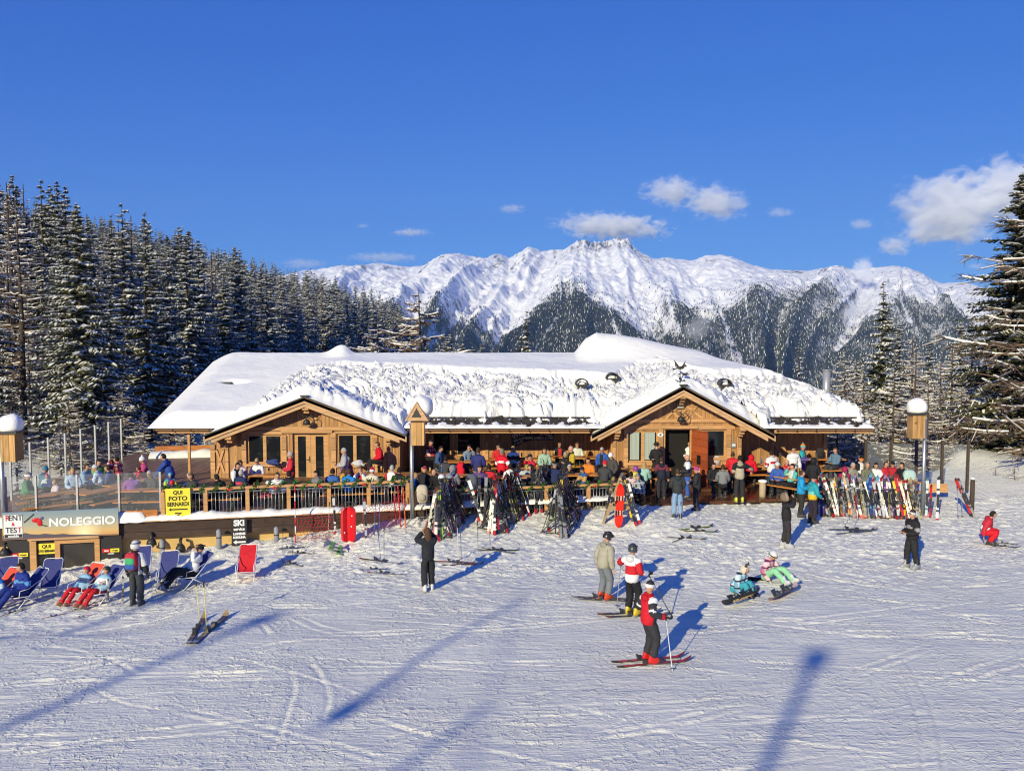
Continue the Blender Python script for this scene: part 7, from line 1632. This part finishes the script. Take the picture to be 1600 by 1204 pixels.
person('tall man in white jacket standing upright facing the piste', 1240, 688, floor=PZ0, mode='head', Y=37.2, arms=('down', 'front'), face=10, jk=WH, hw=('short', DK), gl='sun', H=1.84)
person('person with orange hat and purple trousers behind the tall white jacket man', 1254, 690, floor=PZ0, mode='head', Y=38.6, arms=('front', 'front'), face=60, jk=(.12, .10, .35), jk2=(.03, .35, .40), pat='yoke', tr=(.12, .05, .3), hw=('bobble', (.75, .22, .04), (.1, .4, .45)), H=1.76)
person('bald man in red jacket seated at the slanted table', 1229, 717, floor=PZ0, mode='head', legs=S, arms=('table', 'table'), face=20, jk=(.55, .03, .04), hw=None)
person('dark haired person in white and teal jacket seated beside the bald man', 1239, 724, floor=PZ0, mode='head', legs=S, arms=('table', 'face'), face=-70, jk=(.6, .66, .62), jk2=(.1, .45, .42), pat='sleeve', hw=('short', DK))
person('person in black hooded jacket behind the teal and yellow jacket', 1271, 727, floor=PZ0, mode='head', Y=34.8, arms=('front', 'front'), face=160, jk=BK, hw=('hood', BK), H=1.72)
person('man in denim blue jacket seated at the right corner table', 1306, 696, floor=PZ0+.35, mode='head', Y=38.0, legs=S, arms=('table', 'table'), face=-60, jk=(.12, .20, .30), tr=DG, hw=('short', (.12, .05, .03)))
person('person with orange headband and white jacket behind the long ski row', 1345, 713, floor=PZ0, mode='head', legs=S, arms=('face', 'table'), face=20, jk=WH, jk2=BK, pat='side', hw=('beanie', DK, (.7, .2, .03)))
person('person in yellow trousers and dark hood behind the long ski row', 1355, 722, floor=PZ0, mode='head', legs=S, arms=('table', 'table'), face=10, jk=(.16, .17, .12), hw=('hood', (.2, .2, .16)), tr=(.6, .4, .03))
person('person in red jacket behind the long ski row, left of two', 1384, 720, floor=PZ0, mode='head', legs=S, arms=('table', 'table'), face=30, jk=(.5, .03, .04), hw=('short', BR))
person('person in dark red jacket and black cap behind the long ski row, right of two', 1395, 720, floor=PZ0, mode='head', legs=S, arms=('table', 'table'), face=-20, jk=(.38, .02, .04), hw=('cap', BK))
person('dark haired man in black turning left beside the mint backpack', 1410, 722, floor=PZ0, mode='head', legs=S, arms=('table', 'table'), face=-70, jk=BK, hw=('short', DK))
person('child in magenta hood behind the left end of the long ski row', 1320, 729, floor=PZ0, mode='head', legs=S, arms=('table', 'table'), face=175, jk=(.35, .02, .10), hw=('hood', (.35, .02, .10)), H=1.6)
# ---- at the tables below the left gable
def sit(label, px, py, face, jk, hw=('short', BR), arms=('table', 'table'), z=FZ, lean=8, **kw):
    return person(label, px, py, floor=z, mode='head', legs=S, arms=arms, face=face, jk=jk, hw=hw, lean=lean, **kw)
def std(label, px, py, face, jk, hw=('short', BR), arms=('front', 'front'), z=FZ, **kw):
    return person(label, px, py, floor=z, mode='head', legs='stand', arms=arms, face=face, jk=jk, hw=hw, **kw)
sit('dark haired person in black vest with white sleeves below the left gable', 368, 722, 60, BK, ('short', DK), jk2=WH, pat='sleeve')
sit('brown haired woman in white and pink pattern jacket below the left gable', 378, 718, -20, (.62, .5, .5), ('short', BR), ('table', 'face'), jk2=(.5, .2, .25), pat='chest')
sit('blond woman in white sweater and sunglasses behind the left gable table', 403, 715, -5, WH, ('short', BLD), gl='sun')
std('grey haired man in red and white vest standing at the gable door', 454, 710, -75, (.55, .03, .05), ('grey', GRY), jk2=(.6, .6, .62), pat='open', Y=32.8)
sit('dark haired person in black seen from behind next to the standing vest man', 449, 739, 160, BK, ('short', DK))
sit('grey haired man in navy jacket seen from behind at the left gable table', 374, 734, 165, NV, ('grey', GRY), jk2=(.5, .05, .08), pat='stripe')
sit('person in black jacket leaning at the railing post, second from the yellow sign', 347, 745, -120, BK, ('short', DK), lean=22)
sit('child in bright blue jacket just right of the yellow sign', 294, 743, 150, (.02, .10, .50), ('short', DK), H=1.5)
sit('brown haired person behind the child in bright blue jacket', 302, 738, -30, DG, ('long', (.16, .09, .05)))
std('adult in blue ski suit bending over a child at the left terrace', 266, 716, -90, (.03, .07, .30), ('short', DK), ('reach', 'reach'), lean=20, tr=(.03, .07, .28), Y=32.6)
sit('child in green and blue jacket with patterned helmet being helped', 265, 738, 30, (.10, .35, .35), ('helmet', (.15, .4, .5)), H=1.35, jk2=(.5, .6, .1), pat='chest')
sit('child with red helmet just left of the yellow sign', 267, 751, 170, DG, ('helmet', (.55, .02, .03)), H=1.35)
sit('child with white helmet at the railing below the gable window', 419, 752, 10, (.4, .05, .08), ('helmet', (.7, .7, .72)), H=1.35)
std('grey haired man in grey and purple vest before the right gable window', 538, 706, -80, (.42, .40, .42), ('grey', GRY), jk2=(.22, .12, .4), pat='low', Y=33.8)
sit('elderly person right behind the purple vest man', 547, 713, -60, (.4, .06, .08), ('grey', GRY))
sit('woman in red jacket sitting at the wall beside the right gable window', 594, 699, -70, (.58, .01, .03), ('short', (.12, .05, .03)), z=FZ+.3, Y=36.7, arms=('front', 'low'))
sit('woman in white jacket over a red shirt facing the piste', 563, 728, 5, WH, ('short', (.2, .09, .04)), ('face', 'table'), jk2=(.55, .02, .04), pat='open')
sit('person in vivid blue jacket seen from behind at the left railing', 544, 738, 172, (.02, .20, .60), ('short', BR))
sit('person in yellow and black jacket left of the vivid blue one', 533, 731, 120, (.60, .38, .03), ('short', BR), jk2=BK, pat='sleeve')
sit('person in black with blue bag beside the yellow and black jacket', 518, 732, 170, BK, ('short', DK), jk2=(.04, .12, .4), pat='yoke')
sit('person in white and red vest seen from behind near the railing', 611, 727, 170, WH, ('grey', GRY), jk2=(.5, .03, .05), pat='side')
sit('person in black jacket with white stripe beside the white and red vest', 622, 733, 165, BK, ('short', DK), jk2=WH, pat='stripe')
sit('blond child in blue jacket beside the gabled lamp post', 645, 738, 80, (.04, .16, .40), ('short', (.35, .2, .08)), H=1.45)
sit('bald man in black bending over the table right of the lamp post', 686, 734, -30, BK, None, lean=25)
# ---- along the middle wall
sit('person in dark cap and red black patterned jacket by the wide window', 670, 690, 60, 'plaid_red', ('cap', BK), Y=38.6, z=FZ+.15)
sit('man in blue jacket looking down at the wide window table', 685, 701, 70, (.05, .10, .22), ('short', DK), ('low', 'low'), Y=37.6, look=(0, 20))
sit('person in dark grey jacket seen from behind by the wide window', 695, 713, 165, DG, ('short', DK), ('table', 'table'))
sit('woman in red bodywarmer with black sleeves seen from behind', 720, 713, 160, (.60, .01, .03), ('short', DK), jk2=BK, pat='sleeve')
sit('man in denim jacket and sunglasses below the wide window', 731, 694, 30, (.20, .25, .31), ('short', DK), ('face', 'table'), gl='sun')
std('man in long navy coat standing with his back to the skis', 747, 703, 165, (.03, .035, .16), ('short', BR), Y=33.6, tr=GR, H=1.8)
sit('man in red sweater with hand at his mouth left of the carved sign', 778, 693, 10, (.52, .03, .03), ('short', DK), ('face', 'table'), gl='sun')
sit('blond woman in white and black jacket below the carved sign', 802, 696, -5, WH, ('long', BLD), jk2=BK, pat='chest', gl='sun')
std('woman in red jacket with white stripe standing behind the second rack', 784, 704, 150, (.60, .01, .03), ('short', (.22, .18, .14)), ('front', 'hip'), Y=33.6, jk2=WH, pat='stripe', H=1.76)
sit('person in red jacket and black cap turning left, below the sign', 832, 709, -60, (.58, .02, .05), ('cap', BK), ('table', 'face'), jk2=WH, pat='stripe')
sit('child with lime green helmet behind the middle racks', 822, 726, 20, (.45, .5, .5), ('helmet', (.35, .60, .08)), H=1.4, gl='gogup')
sit('child with black and white helmet behind the middle racks', 811, 725, -20, (.5, .5, .5), ('helmet', (.05, .05, .05)), H=1.4, gl='gogup')
sit('dark haired person in red collared black jacket seen from behind the racks', 763, 737, 170, BK, ('short', DK), jk2=(.55, .02, .04), pat='yoke')
sit('long haired woman bending in black behind the middle racks', 840, 731, -90, BK, ('long', DK), lean=20)
sit('man in red shirt and black jacket with sunglasses against the wall', 874, 689, 5, BK, ('short', BR), jk2=(.5, .03, .04), pat='open', gl='sun')
sit('grey blond person in black seen from behind below the wall', 883, 706, 170, BK, ('grey', (.35, .27, .17)))
std('bald man in black and yellow jacket standing by the wall tables', 893, 701, -80, BK, None, jk2=(.5, .35, .03), pat='side', Y=34.4)
sit('child with white helmet and black goggles above the third rack', 889, 726, 10, BK, ('helmet', (.65, .65, .66)), H=1.45, gl='gogup')
sit('woman in white and green jacket against the wall near the corner', 901, 690, 10, (.62, .66, .58), ('long', BR), jk2=(.2, .5, .15), pat='low', gl='sun')
sit('man in blue and black jacket with sunglasses in the corner by the right gable', 942, 697, -25, (.03, .10, .38), ('grey', GRY), ('low', 'low'), jk2=BK, pat='open', gl='sun', Y=36.5, z=FZ+.1)
sit('woman with white beanie and dark sweater left of the curtained window', 957, 704, -40, (.07, .065, .065), ('beanie', WH, WH), ('low', 'low'), Y=35.6, look=(0, 15))
sit('child in blue jacket and dark beanie at the railing end', 913, 733, -60, (.04, .10, .25), ('beanie', BK, BK), H=1.5, jk2=(.5, .3, .1), pat='chest')
sit('person with purple helmet and yellow black jacket at the railing end', 992, 729, 150, (.55, .47, .10), ('helmet', (.30, .06, .36)), jk2=BK, pat='sleeve', z=PZ0, H=1.6)
sit('person in pale camouflage jacket seated right of the wooden trestle', 1003, 742, -150, 'camo', ('cap', GR), z=PZ0-.1, lean=22)
sit('woman in pink jacket at the table behind the purple helmet', 985, 737, 160, (.6, .45, .5), ('long', DK), z=PZ0, H=1.6)
# ---- left terrace behind the glass
sit('person in pale blue jacket leaning over a table behind the glass', 158, 726, -90, (.48, .58, .66), ('cap', (.5, .55, .6)), ('table', 'table'), lean=18)
sit('dark haired man in green black jacket at the rear table of the left terrace', 151, 717, 60, (.05, .07, .06), ('short', DK), jk2=(.15, .4, .08), pat='yoke')
sit('person in blue and white jacket at the rear left table', 131, 724, 80, (.25, .38, .52), ('short', BR))
sit('person in red plaid jacket with both arms raised to the face', 186, 713, -95, 'plaid_red', ('short', DK), ('photo', 'photo'))
sit('person in navy and white jacket between pale blue and red plaid', 173, 726, -80, (.06, .09, .22), ('short', BR))
sit('person in pink jacket with white beanie on the left terrace', 227, 713, -60, (.45, .06, .18), ('bobble', WH, WH))
sit('child in red jacket in front of the white beanie', 220, 728, -100, (.6, .02, .05), ('short', BR), H=1.45)
sit('man in dark jacket and sunglasses near the end of the glass screen', 237, 734, -20, DG, ('grey', GRY), gl='sun')
sit('child with pale helmet bending at the end of the glass screen', 224, 749, -60, (.25, .28, .3), ('helmet', (.6, .68, .7)), H=1.35, lean=22)
std('child with pink hat and green white jacket standing on the left terrace', 73, 740, 30, (.55, .62, .58), ('bobble', (.55, .12, .22), (.55, .12, .22)), jk2=(.04, .16, .08), pat='low', H=1.15)
sit('person in teal blue hat far left behind the glass', 66, 729, 150, (.06, .16, .22), ('beanie', (.06, .22, .3), (.06, .22, .3)))
sit('child in pink and white at the far left table behind the glass', 89, 749, -40, (.6, .5, .55), ('long', BLD), H=1.3)
# ---- further guests
for a in (('person in white jacket right of the small white helmet at the left railing', 433, 744, 20, WH, ('short', BR)), ('person in grey jacket seated below the gable door', 498, 742, -40, GR, ('short', DK)), ('person in cream jacket with beanie left of the red jacket by the wall', 580, 731, 170, (.6, .55, .45), ('beanie', RE, WH)), ('dark clad person with cap just right of the gabled lamp post', 661, 749, 150, BK, ('cap', (.3, .03, .04))),
          ('person in grey hooded jacket behind the pale broad ski', 706, 737, 165, (.22, .23, .26), ('hood', (.22, .23, .26))), ('person in purple jacket behind the second rack', 748, 735, 20, (.16, .07, .26), ('short', BR)), ('person in white jacket left of the lime green helmet', 796, 733, 160, WH, ('short', DK)), ('woman in pale green jacket near the carved sign', 850, 699, 10, (.35, .5, .38), ('long', BR)), ('person in orange jacket at the tables before the corner', 921, 714, -30, (.62, .2, .03), ('short', DK)), ('person in dark blue jacket behind the third rack', 866, 734, 165, NV, ('beanie', BK, GR)),
          ('person in red beanie behind the right end of the railing', 944, 738, 160, DG, ('beanie', RE, RE)), ('person in pale blue jacket at the far left table', 112, 730, 40, (.4, .52, .64), ('short', BLD)), ('person in violet jacket behind the middle table of the left terrace', 205, 738, -150, (.25, .1, .35), ('short', DK)), ('person in green jacket at the left end behind the glass', 38, 738, 100, (.08, .22, .12), ('beanie', GR, WH))):
    sit(*a)
for a in (('woman in mint jacket at the table below the curtained window', 1006, 722, 165, (.3, .5, .45), ('long', BLD)), ('person in black jacket at the table under the dark gable window', 1114, 722, 10, BK, ('short', DK)), ('person in grey and red jacket on the bench under the dark gable window', 1130, 726, 170, GR, ('short', BR)), ('child in blue jacket between the white jackets', 1216, 722, -30, BU, ('helmet', (.6, .6, .62))), ('person in beige jacket behind the left half of the ski row', 1330, 722, 20, KH, ('short', GRY)), ('woman in white jacket behind the middle of the ski row', 1368, 722, -10, WH, ('long', DK))):
    sit(*a, z=PZ0)
# ---- grow all bodies and clothes
bpy.context.view_layer.update()
dg = bpy.context.evaluated_depsgraph_get()
done = [(bpy.data.meshes.new_from_object(o.evaluated_get(dg)), o, cb) for o, cb in JOBS]
for me, o, cb in done:
    old = o.data; bpy.data.objects.remove(o); bpy.data.meshes.remove(old)
for me, o, cb in done: cb(me)
for me, o, cb in done:
    if me.users == 0: bpy.data.meshes.remove(me)
